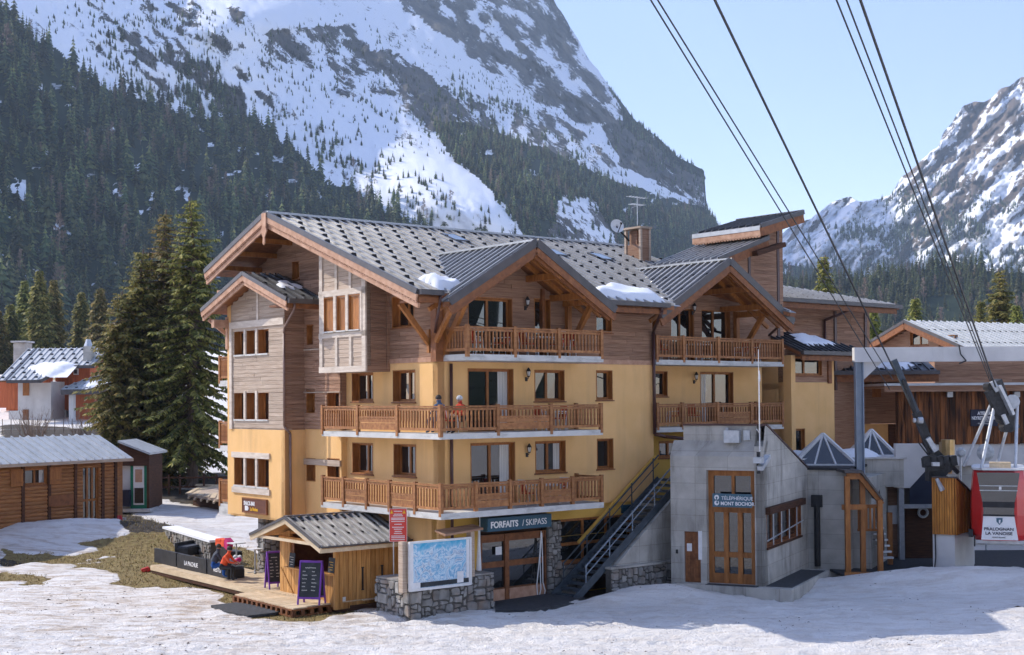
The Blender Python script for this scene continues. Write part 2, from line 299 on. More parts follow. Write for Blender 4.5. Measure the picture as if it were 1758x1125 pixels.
# ================================================================== TERRAIN
def gbase(x, y):
    """rough lie of the land: level court, rising to the back left"""
    L = interp(y, [(-400, 0), (58, 0), (66, .25), (75, .75), (90, 2.0), (110, 4.0), (130, 5.9), (200, 11), (420, 22), (700, 34), (3000, 120)])
    Rr = interp(y, [(-400, 0), (60, 0), (75, .3), (95, 1.5), (200, 8), (420, 18), (700, 30), (3000, 120)])
    t = np.clip((x+10)/30, 0, 1); t = t*t*(3-2*t); return L*(1-t)+Rr*t
def gauss(x, y, cx, cy, sx, sy, rot=0.):
    c, s = math.cos(rot), math.sin(rot); dx, dy = x-cx, y-cy
    return np.exp(-((dx*c+dy*s)/sx)**2-((-dx*s+dy*c)/sy)**2)
GRASS = [[(175, 925), (250, 915), (300, 905), (345, 930), (420, 935), (470, 960), (520, 990), (640, 1010), (660, 1040), (590, 1052), (560, 1062), (500, 1066), (440, 1062), (400, 1040), (360, 1012), (300, 1008), (230, 1012), (195, 1000), (205, 985), (175, 975), (120, 975), (130, 962), (195, 960), (180, 945), (130, 935)],
         [(0, 945), (60, 950), (200, 945), (200, 957), (110, 962), (0, 965)], [(0, 978), (50, 985), (100, 990), (60, 1000), (0, 1000)]]
MUD = [[(195, 876), (240, 884), (300, 905), (270, 912), (230, 914), (205, 895)], [(215, 842), (300, 838), (420, 850), (400, 872), (330, 866), (250, 853)],
       [(560, 1025), (660, 1020), (665, 1045), (620, 1045), (560, 1052)], [(0, 956), (45, 966), (20, 972), (0, 970)], [(1020, 975), (1060, 975), (1050, 1015), (990, 1030)],
       [(0, 728), (120, 735), (230, 740), (230, 770), (0, 770)], [(250, 815), (420, 812), (420, 838), (250, 832)]]
def ground():
    xs = np.unique(np.concatenate([np.arange(-900, -60, 30), np.arange(-60, -34, .8), np.arange(-34, 34, .13), np.arange(34, 60, .8), np.arange(60, 931, 30)]))
    ys = np.unique(np.concatenate([np.arange(-420, 30, 30), np.arange(30, 38, .6), np.arange(38, 50, .11), np.arange(50, 72, .19), np.arange(72, 150, .6), np.arange(150, 300, 4), np.arange(300, 1500, 30)]))
    X, Y = np.meshgrid(xs, ys); Z = gbase(X, Y)
    near = np.clip((38-np.abs(X))/6, 0, 1)*np.clip((100-Y)/25, 0, 1)*np.clip((Y+10)/30, 0, 1)
    Z = Z + near*(.05*fbm(X*.5, Y*.9, 4, 3) + .16*(fbm(X*.12, Y*.2, 3, 9)-.5))
    # banks: in front of the station, beside the stair, by the cabin
    Z += .85*gauss(X, Y, 17.5, 54.2, 5.2, 1.5, -.05)+.35*gauss(X, Y, 23, 53.5, 4, 1.7)
    Z += .62*gauss(X, Y, 5.6, 51.3, 2.3, 1.0, -.05)+.25*gauss(X, Y, 3.3, 50.4, 1.2, .6)
    Z += 1.0*gauss(X, Y, -21.5, 70.8, 6.5, 2.2, .1)+.6*gauss(X, Y, -28, 68, 5, 3)
    Z += .10*gauss(X, Y, -4.5, 48.3, 4, 1.0)
    px, py = project(X, Y, Z)
    jx = (fbm(X*.8, Y*.8, 4, 21)-.5)*46; jy = (fbm(X*.8+9, Y*.8, 4, 22)-.5)*20
    fr = (Y > 30) & (np.abs(X) < 60)
    g = np.zeros_like(X); d = np.zeros_like(X)
    for P in GRASS: g = np.maximum(g, inpoly(px+jx, py+jy, P)*1.)
    for P in MUD: d = np.maximum(d, inpoly(px+jx*.5, py+jy*.5, P)*1.)
    g *= fr; d *= fr
    # far valley floor: patchy snow and turf
    farp = (fbm(X*.02, Y*.03, 4, 51) > .66)*(Y > 125); g = np.maximum(g, farp*1.)
    sn = 1-np.maximum(g, d)
    def blur(a):
        for _ in range(2): a = (a+np.roll(a, 1, 0)+np.roll(a, -1, 0)+np.roll(a, 1, 1)+np.roll(a, -1, 1))/5
        return a
    sb = blur(sn.copy()); Z += near*(.09*(sb-1)) + near*sb*.075*(fbm(X*1.3, Y*2.0, 5, 77)-.5)*2
    q = np.random.RandomState(77)
    def dent(cx, cy, r, dp):
        i0, i1 = np.searchsorted(xs, [cx-3*r, cx+3*r]); j0, j1 = np.searchsorted(ys, [cy-3*r, cy+3*r])
        if i1 > i0 and j1 > j0:
            D = ((xs[i0:i1][None]-cx)**2+(ys[j0:j1][:, None]-cy)**2)/(r*r); Z[j0:j1, i0:i1] -= dp*np.exp(-D)*sb[j0:j1, i0:i1]; Z[j0:j1, i0:i1] += dp*.35*np.exp(-(np.sqrt(D)-1.9)**2*3)*sb[j0:j1, i0:i1]
    for k in range(16):      # trails of boot prints
        x0, y0 = q.uniform(-16, 14), q.uniform(39.5, 49); a = q.uniform(-.5, .5)+(math.pi if q.uniform() > .5 else 0)+(.9 if k % 4 == 0 else 0)
        for n in range(45):
            a += q.normal(0, .05); x0 += math.cos(a)*.36; y0 += math.sin(a)*.36; o_ = .13*(1 if n % 2 else -1); dent(x0-math.sin(a)*o_+q.normal(0, .03), y0+math.cos(a)*o_, .12, q.uniform(.035, .07))
    for k in range(260): dent(q.uniform(-20, 18), q.uniform(39.5, 52), q.uniform(.13, .3), q.uniform(.02, .06))
    for k in range(9):       # ski and vehicle ruts
        A0, y0, sl, w_ = q.uniform(-.05, .05), q.uniform(39.5, 48), q.uniform(-.13, .13), q.uniform(.3, 1.6)
        for o_ in (0, w_): dd = (Y-(y0+sl*X+1.2*np.sin(X*.12+k)+o_)); Z -= (.035*np.exp(-(dd/.11)**2)-.012*np.exp(-((np.abs(dd)-.22)/.08)**2))*sb*(Y > 38)*(Y < 54)
    dirty = np.clip(1.25-np.abs(py-1020)/130, .25, 1)*np.clip((1000-px)/550, .2, 1)*fr
    m = bpy.data.materials.new('ground'); m.use_nodes = True; N, L = nodes(m); bs = N['Principled BSDF']
    def noise(s, d=6, v=(1, 1, 1), r=.55, dist=0):
        tc = N.new('ShaderNodeTexCoord'); mp = N.new('ShaderNodeMapping'); mp.inputs['Scale'].default_value = v
        L.new(tc.outputs['Object'], mp.inputs[0]); n = N.new('ShaderNodeTexNoise'); n.inputs['Scale'].default_value = s; n.inputs['Detail'].default_value = d
        n.inputs['Roughness'].default_value = r; n.inputs['Distortion'].default_value = dist; L.new(mp.outputs[0], n.inputs['Vector']); return n.outputs[0]
    def ramp(f, *st):
        c = N.new('ShaderNodeValToRGB'); e = c.color_ramp.elements; e[0].position = st[0][0]; e[0].color = (*st[0][1], 1); e[1].position = st[-1][0]; e[1].color = (*st[-1][1], 1)
        for p, k in st[1:-1]: q = e.new(p); q.color = (*k, 1)
        L.new(f, c.inputs[0]); return c.outputs[0]
    def mix(f, a, b):
        x = N.new('ShaderNodeMix'); x.data_type = 'RGBA'
        if isinstance(f, float): x.inputs[0].default_value = f
        else: L.new(f, x.inputs[0])
        L.new(a, x.inputs[6]); L.new(b, x.inputs[7]); return x.outputs[2]
    def math_(op, a, b=None):
        x = N.new('ShaderNodeMath'); x.operation = op
        for i, k in enumerate((a, b)):
            if k is None: continue
            if isinstance(k, (int, float)): x.inputs[i].default_value = k
            else: L.new(k, x.inputs[i])
        return x.outputs[0]
    def mr(a, lo, hi, t0=0., t1=1.):
        x = N.new('ShaderNodeMapRange'); x.interpolation_type = 'SMOOTHSTEP'
        for i, k in ((1, lo), (2, hi), (3, t0), (4, t1)): x.inputs[i].default_value = k
        L.new(a, x.inputs[0]); return x.outputs[0]
    S, G, D, Q = attr(N, 'snow'), attr(N, 'grass'), attr(N, 'mud'), attr(N, 'dirty')
    clean = ramp(noise(.6, 5), (.3, (.78, .75, .71)), (.7, (.88, .855, .82)))
    brown = ramp(noise(2.2, 6), (.3, (.38, .29, .21)), (.7, (.64, .53, .42)))
    streak = noise(1., 7, (.55, 2.4, 1), .68, .6); dm = math_('MULTIPLY', mr(streak, .42, .66), mr(Q, .0, 1., .3, 1.))
    snowc = mix(dm, clean, brown)
    speck = mr(noise(7., 4, (1, 1.8, 1), .7), .67, .73); snowc = mix(math_('MULTIPLY', speck, .45), snowc, brown)
    grass = ramp(noise(3.2, 8, r=.7), (.28, (.10, .065, .025)), (.45, (.24, .17, .065)), (.6, (.30, .235, .09)), (.75, (.17, .18, .045)))
    mud = ramp(noise(4, 6), (.3, (.035, .028, .022)), (.7, (.10, .08, .06)))
    gm = math_('ADD', S, math_('MULTIPLY', math_('SUBTRACT', noise(5., 6, r=.7), .5), .9)); gm = mr(gm, .42, .58)
    dg = math_('ADD', D, math_('MULTIPLY', math_('SUBTRACT', noise(3., 5), .5), .5)); base = mix(mr(dg, .4, .6), grass, mud)
    L.new(mix(gm, base, snowc), bs.inputs['Base Color']); bs.inputs['Roughness'].default_value = .75; bs.inputs['Specular IOR Level'].default_value = .25
    b1 = N.new('ShaderNodeBump'); b1.inputs['Strength'].default_value = 1; b1.inputs['Distance'].default_value = .16
    h = math_('ADD', noise(3.5, 8, (1, 1.7, 1), .66), math_('MULTIPLY', noise(16., 4, r=.6), .35))
    L.new(h, b1.inputs['Height']); L.new(b1.outputs[0], bs.inputs['Normal'])
    global GH; GH = (xs, ys, Z, sb)
    o = gridmesh('ground', X, Y, Z, m, dict(snow=sb, grass=g, mud=d, dirty=dirty)); setp(o, kind='structure')
    return o
def gz(x, y):
    return float(gbase(np.array([float(x)]), np.array([float(y)]))[0])
ground()
def gh(x, y):
    xs, ys, Z, sb = GH; i = np.clip(np.searchsorted(xs, x)-1, 0, len(xs)-2); j = np.clip(np.searchsorted(ys, y)-1, 0, len(ys)-2)
    fx, fy = (x-xs[i])/(xs[i+1]-xs[i]), (y-ys[j])/(ys[j+1]-ys[j])
    return (Z[j, i]*(1-fx)+Z[j, i+1]*fx)*(1-fy)+(Z[j+1, i]*(1-fx)+Z[j+1, i+1]*fx)*fy, sb[j, i]
def blades():
    q = np.random.RandomState(5); n = 90000; x = q.uniform(-24, 1, n); y = q.uniform(44, 82, n); z, sn = gh(x, y); k = (sn < .55) & (q.uniform(0, 1, n) < .55); x, y, z = x[k], y[k], z[k]; n = len(x)
    a = q.uniform(0, 6.28, n); h = q.uniform(.03, .11, n); w_ = q.uniform(.012, .03, n); lx, ly = q.uniform(-.07, .07, n), q.uniform(-.07, .07, n)
    P = np.empty((n, 3, 3)); P[:, 0] = np.stack([x-np.cos(a)*w_, y-np.sin(a)*w_, z-.01], 1); P[:, 1] = np.stack([x+np.cos(a)*w_, y+np.sin(a)*w_, z-.01], 1); P[:, 2] = np.stack([x+lx, y+ly, z+h], 1)
    me = bpy.data.meshes.new('dead_grass'); me.from_pydata(P.reshape(-1, 3).tolist(), [], np.arange(3*n).reshape(-1, 3).tolist()); me.materials.append(M['straw'])
    o = bpy.data.objects.new('dead_grass', me); SC.collection.objects.link(o); setp(o, kind='stuff')
    n = 5200; x = q.uniform(-26, 20, n); y = q.uniform(39, 60, n)**1.0; z, sn = gh(x, y); c = fbm(x*.35, y*.9, 4, 61); k = (sn > .5) & (c > .5+.2*np.clip((x+5)/25, 0, 1)); x, y, z = x[k], y[k], z[k]; b = MB(); rr = random.Random(3)
    for X0, Y0, Z0 in zip(x, y, z):
        r = rr.uniform(.008, .028)*(2 if rr.random() > .95 else 1); a = rr.random()*6.28; l = r*rr.uniform(1, 3); d = (math.cos(a)*l, math.sin(a)*l); e = (-math.sin(a)*r*.6, math.cos(a)*r*.6)
        b.add([(X0-d[0], Y0-d[1], Z0), (X0+e[0], Y0+e[1], Z0), (X0+d[0], Y0+d[1], Z0+.004), (X0-e[0], Y0-e[1], Z0), (X0, Y0, Z0+r)], [(0, 1, 4), (1, 2, 4), (2, 3, 4), (3, 0, 4)][::-1])
    b.build('grit', M['debris'], None, W0, loc=(0, 0, 0), kind='stuff')
blades()
# ---- mountains
def mountain_mat(name, rock1, rock2, rock3, scale, snowc=(.86, .88, .92), under=(.022, .034, .022), st=(1, 1, .35), rot=0., cut=.5):
    m = bpy.data.materials.new(name); m.use_nodes = True; N, L = nodes(m); bs = N['Principled BSDF']
    tc = N.new('ShaderNodeTexCoord')
    def noise(s, d, v=(1, 1, 1), r=.6, ro=0.):
        mp = N.new('ShaderNodeMapping'); mp.inputs['Scale'].default_value = v; mp.inputs['Rotation'].default_value = (0, ro, 0); L.new(tc.outputs['Object'], mp.inputs[0])
        n = N.new('ShaderNodeTexNoise'); n.inputs['Scale'].default_value = s*scale; n.inputs['Detail'].default_value = d; n.inputs['Roughness'].default_value = r
        L.new(mp.outputs[0], n.inputs['Vector']); return n.outputs[0]
    cr = N.new('ShaderNodeValToRGB'); e = cr.color_ramp.elements; e[0].position = .3; e[1].position = .72
    e[0].color = (*rock1, 1); e[1].color = (*rock3, 1); k = e.new(.52); k.color = (*rock2, 1); L.new(noise(.02, 9, st, .72, rot), cr.inputs[0])
    def mt(op, a, b):
        x = N.new('ShaderNodeMath'); x.operation = op
        for i, q in enumerate((a, b)):
            if isinstance(q, (int, float)): x.inputs[i].default_value = q
            else: L.new(q, x.inputs[i])
        return x.outputs[0]
    rk = mt('ADD', attr(N, 'rock'), mt('MULTIPLY', mt('SUBTRACT', noise(.11, 12, st, .8, rot), .5), 2.6))
    mr = N.new('ShaderNodeMapRange'); mr.inputs[1].default_value = cut-.05; mr.inputs[2].default_value = cut+.05; L.new(rk, mr.inputs[0])
    mx = N.new('ShaderNodeMix'); mx.data_type = 'RGBA'; L.new(mr.outputs[0], mx.inputs[0]); mx.inputs[6].default_value = (*snowc, 1); L.new(cr.outputs[0], mx.inputs[7])
    wd = mt('ADD', attr(N, 'wood'), mt('MULTIPLY', mt('SUBTRACT', noise(.03, 8, (1, 1, 1), .7), .5), .9))
    m2 = N.new('ShaderNodeMapRange'); m2.inputs[1].default_value = .42; m2.inputs[2].default_value = .58; L.new(wd, m2.inputs[0])
    x2 = N.new('ShaderNodeMix'); x2.data_type = 'RGBA'; L.new(m2.outputs[0], x2.inputs[0]); L.new(mx.outputs[2], x2.inputs[6]); x2.inputs[7].default_value = (*under, 1)
    L.new(x2.outputs[2], bs.inputs['Base Color']); bs.inputs['Roughness'].default_value = .9; bs.inputs['Specular IOR Level'].default_value = .1
    bp = N.new('ShaderNodeBump'); L.new(mt('ADD', mt('MULTIPLY', mr.outputs[0], .85), .12), bp.inputs['Strength']); bp.inputs['Distance'].default_value = 26/scale
    h = mt('ADD', noise(.03, 10, st, .68, rot), mt('MULTIPLY', mr.outputs[0], .12)); L.new(h, bp.inputs['Height']); L.new(bp.outputs[0], bs.inputs['Normal'])
    return m
class Range:
    """a mountainside: an inclined face of land with relief, seen up to its crest line"""
    def __init__(s, beta, t, num, crest, relief): s.b = R(beta); s.t = t; s.num = num; s.crest = crest; s.relief = relief
    def lam(s, px, py):
        rx = _f.x+RT.x*(px-CX)/F_-UP.x*(py-CY)/F_; ry = _f.y+RT.y*(px-CX)/F_-UP.y*(py-CY)/F_; rz = _f.z+RT.z*(px-CX)/F_-UP.z*(py-CY)/F_
        dx, dz = rx/ry, rz/ry
        den = s.t*(math.cos(s.b)-dx*math.sin(s.b))-dz; den = np.where(den < .18, .18*np.exp((den-.18)*3.2), den); den = np.maximum(den, .12)
        l = s.num/den*(1+s.relief(px, py)); return dx*l, l, CAMZ+dz*l
    def pts(s, px, py): return s.lam(np.asarray(px, float), np.asarray(py, float))
    def build(s, name, x0, x1, step, rows, ybot, m, attrs):
        xs = np.arange(x0, x1, step); top = interp(xs, s.crest) + (fbm(xs*.06, xs*0, 4, 5)-.5)*9; t = np.linspace(0, 1, rows)
        PX = np.repeat(xs[None], rows, 0); PY = top[None]+(ybot-top[None])*t[:, None]
        X, Y, Z = s.pts(PX, PY); A = attrs(PX, PY)
        # the far side falls away behind the crest
        bx, by, bz = [], [], []
        for k, (q, dz) in enumerate(((.06, -.05), (.03, -.02), (.008, -.003))):
            bx.append(X[0]*(1+q)); by.append(Y[0]*(1+q)); bz.append(Z[0]+Y[0]*dz)
        X = np.vstack(bx+[X]); Y = np.vstack(by+[Y]); Z = np.vstack(bz+[Z]); A = {k: np.vstack([a[:1]]*3+[a]) for k, a in A.items()}
        # faces run with px to the right and py down: flip so that normals face the viewer
        o = gridmesh(name, X[::-1], Y[::-1], Z[::-1], m, {k: a[::-1] for k, a in A.items()}); setp(o, kind='structure'); return o
def rot(px, py, a): c, s_ = math.cos(R(a)), math.sin(R(a)); return px*c+py*s_, -px*s_+py*c
def soft(px, py, P, k=10., seed=1):
    j = (fbm(px*.03, py*.03, 4, seed)-.5)*k*4; q = (fbm(px*.03+7, py*.03, 4, seed+3)-.5)*k*4
    return inpoly(px+j, py+q, P)*1.
SUNNY = [[(455, 172), (520, 188), (620, 232), (700, 262), (760, 290), (830, 350), (900, 395), (940, 425), (800, 420), (700, 380), (640, 345), (560, 305), (530, 270), (470, 215)],
         [(250, 0), (330, -30), (400, 30), (500, 60), (470, 90), (380, 75), (300, 80), (260, 60)]]
ROCKS = [([(440, 60), (520, 42), (600, 45), (640, 85), (700, 100), (760, 150), (830, 180), (860, 225), (870, 260), (820, 250), (760, 235), (700, 200), (660, 160), (640, 170), (590, 170), (560, 130), (490, 110)], .42),
         ([(660, -80), (955, -80), (1000, 80), (1060, 160), (1130, 232), (1100, 245), (1040, 215), (990, 205), (950, 185), (900, 165), (830, 115), (770, 75), (700, 20)], .44),
         ([(1030, 215), (1090, 215), (1215, 285), (1218, 372), (1180, 345), (1120, 310), (1060, 275)], .62), ([(860, 170), (960, 200), (1060, 280), (1100, 330), (1000, 290), (900, 250)], .3),
         ([(250, 30), (330, 20), (420, 90), (420, 205), (300, 180), (230, 110)], .24), ([(950, 330), (1060, 330), (1060, 430), (940, 430)], .20), ([(1090, 355), (1150, 375), (1150, 440), (1110, 430)], .5), ([(396, 106), (405, 108), (464, 172), (470, 200), (458, 180)], .6), ([(150, 40), (260, 0), (420, 20), (420, 200), (300, 190), (180, 120)], .17)]
def rockp12(px, py):
    u, v = rot(px, py, 42); n = .55*fbm(u*.012, v*.04, 6, 31)+.45*fbm(u*.05, v*.10, 5, 35); p = .05+0*px
    for P, k in ROCKS: p = np.maximum(p, soft(px, py, P, 7, 5)*(k+.07))
    rock = np.clip((n-.5)*3.4+p*1.35, 0, 1); return np.where(p > .06, rock, np.clip((n-.5)*2.2+.05, 0, .5))
def relief12(px, py):
    u, v = rot(px, py, 42); rk = np.clip(rockp12(px, py)*1.6-.35, 0, 1)
    r = .045*(ridged(u*.004, v*.011, 4, 4)-.55) + .02*(fbm(px*.010, py*.010, 3, 8)-.5) + .07*(fbm(px*.0035, py*.004, 2, 15)-.5)
    gx = (px-690)/260.; gy = (py-300)/130.; w_ = np.exp(-((rot(gx, gy, 30)[1])*1.5)**2-(gx*.8)**2)
    r = r*(1-.6*w_) - .22*w_*np.clip(gx+.4, -1.2, 1.2)
    g2 = np.exp(-((px-370)/110)**2-((py-35)/45)**2); r = r-.10*g2*(px-300)/110
    cl = inpoly(px, py, [(1030, 215), (1090, 215), (1230, 285), (1230, 380), (1180, 345), (1120, 310), (1060, 275)])*1.
    st = cl*.02*(ridged(px*.09, py*.012, 4, 91)-.5)+.030*(ridged(u*.02, v*.05, 5, 14)-.5)+.016*(ridged(px*.06, py*.02, 5, 24)-.5)+.006*(fbm(px*.12, py*.12, 4, 29)-.5)
    return r + st*(.10+rk) - .006*rk
def attrs12(px, py):
    rock = rockp12(px, py)
    wood = np.zeros_like(px)
    for P, dn, _ in WOODS: wood = np.maximum(wood, soft(px, py+6, P, 5, 12)*(1. if dn > .8 else dn*.6))
    cl = fbm(px*.05, py*.08, 4, 108)*.7+.3*fbm(px*.025, py*.04, 3, 8); wood = np.where((cl < .35) & (wood > .5), .35+wood*.1, wood)
    return dict(rock=rock, wood=wood)
WOODS = [([(-400, -90), (-60, -10), (0, 32), (40, 55), (100, 95), (150, 140), (200, 170), (260, 180), (300, 198), (350, 208), (413, 206), (458, 232), (530, 282), (560, 316), (608, 330), (651, 362), (700, 392), (760, 425), (760, 720), (-400, 720)], 1., 21),
         ([(296, 130), (330, 100), (380, 115), (410, 150), (420, 210), (350, 210), (290, 175)], .55, 13),
         ([(740, 215), (800, 218), (864, 235), (946, 268), (1010, 295), (1077, 325), (1174, 350), (1222, 372), (1260, 415), (1420, 470), (1420, 520), (1060, 450), (1050, 400), (1020, 345), (960, 345), (940, 430), (900, 410), (883, 387), (825, 309), (777, 275)], 1., 15),
         ([(608, 340), (700, 350), (780, 375), (880, 405), (940, 430), (640, 430)], .5, 12),
         ([(800, 120), (900, 190), (1000, 250), (1100, 320), (1000, 300), (860, 225), (760, 215), (700, 190)], .13, 12), ([(1060, 190), (1130, 232), (1210, 288), (1214, 380), (1130, 300), (1040, 250)], .22, 11), ([(1040, 140), (1090, 200), (1170, 264), (1216, 285), (1216, 312), (1150, 285), (1080, 228)], .9, 10), ([(1212, 350), (1260, 410), (1330, 440), (1330, 470), (1220, 420)], 1., 15),
         ([(455, 190), (560, 225), (700, 290), (850, 380), (800, 400), (640, 330), (520, 260)], .16, 10), ([(170, 60), (300, 80), (420, 150), (440, 220), (300, 185), (200, 150)], .14, 12),
         ([(470, 120), (600, 190), (740, 250), (740, 215), (600, 140)], .05, 10), ([(430, 60), (600, 20), (900, 150), (1180, 300), (1180, 350), (1000, 290), (760, 270), (700, 290), (560, 230), (440, 190)], .07, 6), ([(60, 20), (250, -20), (420, 40), (440, 180), (260, 160), (120, 90)], .12, 6), ([(470, 190), (700, 270), (900, 400), (800, 415), (600, 310)], .10, 7), ([(950, 335), (1060, 340), (1060, 430), (940, 430)], .16, 11)]
CR12 = [(-500, -120), (100, -150), (450, -190), (640, -225), (800, -190), (880, -130), (922, -75), (948, -10), (957, 12), (990, 62), (1010, 100), (1050, 152), (1085, 202), (1120, 228), (1165, 268), (1205, 289), (1211, 296), (1212, 340), (1214, 358), (1225, 377), (1237, 395), (1260, 425), (1300, 445), (1350, 455), (1430, 470)]
L12 = Range(60, .85, 420, CR12, relief12)
L12.build('mountain', -420, 1428, 3.2, 270, 705, mountain_mat('mountain_left', (.07, .07, .072), (.155, .145, .135), (.27, .24, .20), 1., st=(1, .5, .45), rot=.5), attrs12)
def relief3(px, py):
    u, v = rot(px, py, -48); return .05*(ridged(u*.009, v*.03, 6, 44)-.5)+.05*(fbm(px*.012, py*.012, 4, 48)-.5)+.022*(ridged(u*.03, v*.08, 4, 49)-.5)+.010*(ridged(px*.10, py*.10, 3, 50)-.5)
def attrs3(px, py):
    u, v = rot(px, py, -48); n = .5*fbm(u*.012, v*.06, 6, 61)+.5*fbm(u*.06, v*.16, 5, 65)
    p = .33+0*px; p = np.where(soft(px, py, [(1600, 250), (1660, 190), (1758, 190), (1900, 250), (1900, 380), (1700, 330), (1620, 330)], 6, 7) > 0, .52, p)
    p = np.where(soft(px, py, [(1340, 370), (1440, 330), (1540, 320), (1560, 380), (1480, 470), (1340, 440)], 6, 9) > 0, .12, p)
    p = np.where(soft(px, py, [(1680, 380), (1758, 360), (1900, 360), (1900, 480), (1700, 470)], 6, 9) > 0, .14, p)
    wood = np.zeros_like(px)
    for P, dn, _ in WOODS3: wood = np.maximum(wood, soft(px, py, P, 5, 12)*dn*.5)
    return dict(rock=np.clip((n-.5)*4.2+p*1.2, 0, 1), wood=wood)
WOODS3 = [([(1345, 430), (1420, 390), (1500, 390), (1620, 380), (1700, 380), (1700, 440), (1758, 430), (1900, 430), (1900, 520), (1345, 520)], .8, 15), ([(1450, 390), (1560, 310), (1640, 290), (1758, 360), (1650, 400), (1480, 430)], .3, 13)]
CR3 = [(1200, 470), (1300, 425), (1340, 402), (1350, 393), (1390, 375), (1420, 352), (1443, 345), (1462, 338), (1480, 348), (1510, 342), (1530, 333), (1547, 308), (1590, 268), (1612, 252), (1620, 228), (1640, 202), (1655, 182), (1672, 174), (1690, 175), (1710, 160), (1745, 140), (1758, 130), (1840, 90), (2050, 20)]
L3 = Range(-50, .75, 1500, CR3, relief3)
L3.build('mountain', 1225, 2050, 3.2, 130, 560, mountain_mat('mountain_right', (.10, .085, .075), (.21, .165, .135), (.34, .27, .22), .8, st=(1, .6, .4), rot=-.7, cut=.52), attrs3)
WOODS4 = [([(1100, 468), (1350, 474), (1400, 482), (1450, 478), (1560, 460), (1640, 450), (1700, 460), (1758, 468), (2060, 476), (2060, 680), (1100, 680)], 1., 15)]
L4 = Range(-20, .4, 350, [(1000, 480), (1350, 482), (1450, 482), (1560, 466), (1640, 456), (1700, 466), (2100, 484)], lambda px, py: .03*(fbm(px*.02, py*.02, 4, 90)-.5))
L4.build('hill', 1100, 2060, 8, 40, 690, mountain_mat('hill_right', (.03, .035, .02), (.05, .05, .03), (.06, .06, .035), 1.), lambda px, py: dict(rock=0*px, wood=1+0*px))
# ================================================================== TREES
def spruce_mesh(name, seed, m, layers=11, leaf=8, r=.2, trunk=True):
    """distant spruce one metre tall: tiers of drooping, separate boughs round a stem"""
    q = random.Random(seed); b = MB()
    if trunk: b.m = 1; b.cyl((0, 0, -.03), (0, 0, .5), .016, 5, .008); b.m = 0
    for i in range(layers):
        t = i/(layers-1); z = .07+.88*t; rr = r*(1-t)**.8*q.uniform(.85, 1.15)+.012
        n = max(4, int(leaf*(1-t*.5))); a0 = q.random()*7
        for k in range(n):
            a = a0+k*2*math.pi/n+q.uniform(-.3, .3); L_ = rr*q.uniform(.65, 1.2); dz = L_*q.uniform(.35, .7)
            c, s_ = math.cos(a), math.sin(a); w_ = L_*q.uniform(.35, .5); zz = z+q.uniform(-.02, .02)
            p0 = (0, 0, zz+.05); tip = (c*L_, s_*L_, zz-dz); l = (c*L_*.55-s_*w_, s_*L_*.55+c*w_, zz-dz*.75); rg = (c*L_*.55+s_*w_, s_*L_*.55-c*w_, zz-dz*.75); mid = (c*L_*.6, s_*L_*.6, zz-dz*.25)
            b.add([p0, l, tip, rg, mid], [(0, 1, 4), (1, 2, 4), (2, 3, 4), (3, 0, 4)])
    b.add([(0.01, 0, .9), (-.006, .009, .9), (-.006, -.009, .9), (0, 0, 1.03)], [(0, 1, 3), (1, 2, 3), (2, 0, 3)])
    return b.mesh(name, [m, M['bark']])
FARM = [spruce_mesh('spruce_tree', 11+i, M['needles_far'], r=(.2, .23, .17, .25)[i]) for i in range(4)]
FARR = [spruce_mesh('spruce_tree', 31+i, M['needles_right'], r=(.19, .22, .17, .24)[i]) for i in range(4)]
LARCH = None
def larch_mesh(seed):
    q = random.Random(seed); b = MB(); b.cyl((0, 0, -.03), (0, 0, .98), .013, 5, .002)
    for i in range(46):
        z = .2+.78*i/46; a = q.random()*6.3; L_ = .17*(1-z)**.6+.02; e = (math.cos(a)*L_, math.sin(a)*L_, z+L_*.25); b.cyl((0, 0, z), e, .005, 3, .002)
        for j in range(4): t = .3+.7*q.random(); c = (e[0]*t, e[1]*t, z+L_*.25*t); r = q.uniform(-.04, .04); b.add([c, (c[0]+r, c[1]-r, c[2]+.03), (c[0]+r*.5, c[1]+r, c[2]-.035)], [(0, 1, 2)])
    return b.mesh('larch_tree', [M['twig']])
LARCH = larch_mesh(4)
def scatter(rg, woods, n, seed, dens=.055):
    q = np.random.RandomState(seed); out = []
    for P, dn, h in woods:
        xs = [p[0] for p in P]; ys = [p[1] for p in P]; A = (max(xs)-min(xs))*(max(ys)-min(ys)); k = int(n*A/1e5)
        x = q.uniform(min(xs), max(xs), k); y = q.uniform(min(ys), max(ys), k); ok = inpoly(x, y, P); x, y = x[ok], y[ok]
        X, Y, Z = rg.pts(x, y); hm = h*q.uniform(.5, 1.0, len(x))*(1+.45*(q.uniform(0, 1, len(x)) > .8)); hp = h*F_/Y
        clump = fbm(x*.03, y*.05, 3, seed+5) if dn < .9 else .44+1.4*(fbm(x*.025, y*.04, 3, seed+5)-.33)
        pr = dn*(k/A if A else 1)**-1/(hp*hp*dens)*np.clip((clump-.3)*2.5, 0, 1.6); ok = q.uniform(0, 1, len(x)) < pr
        top = interp(x, rg.crest); ok &= y > top+1
        out.append(np.stack([X, Y, Z, hm, hm*F_/Y, x, y], 1)[ok])
    return np.vstack(out)
tl = scatter(L12, WOODS, 12000, 3, .05); tr = scatter(L4, WOODS4, 12000, 9, .035); t3 = scatter(L3, WOODS3, 6500, 19)
print('TREES', len(tl), len(tr), len(t3))
def is_hidden(x, y):
    P = [(345, 2000), (345, 560), (365, 470), (455, 372), (930, 415), (1110, 440), (1180, 402), (1375, 365), (1375, 480), (1530, 520), (1570, 545), (1758, 575), (1758, 2000)]
    return inpoly(x, y, P) | inpoly(x, y, [(140, 2000), (150, 660), (240, 430), (325, 345), (380, 480), (380, 2000)]) | (y > 615) | (x < 0) | (x > 1758) | (y < 10)
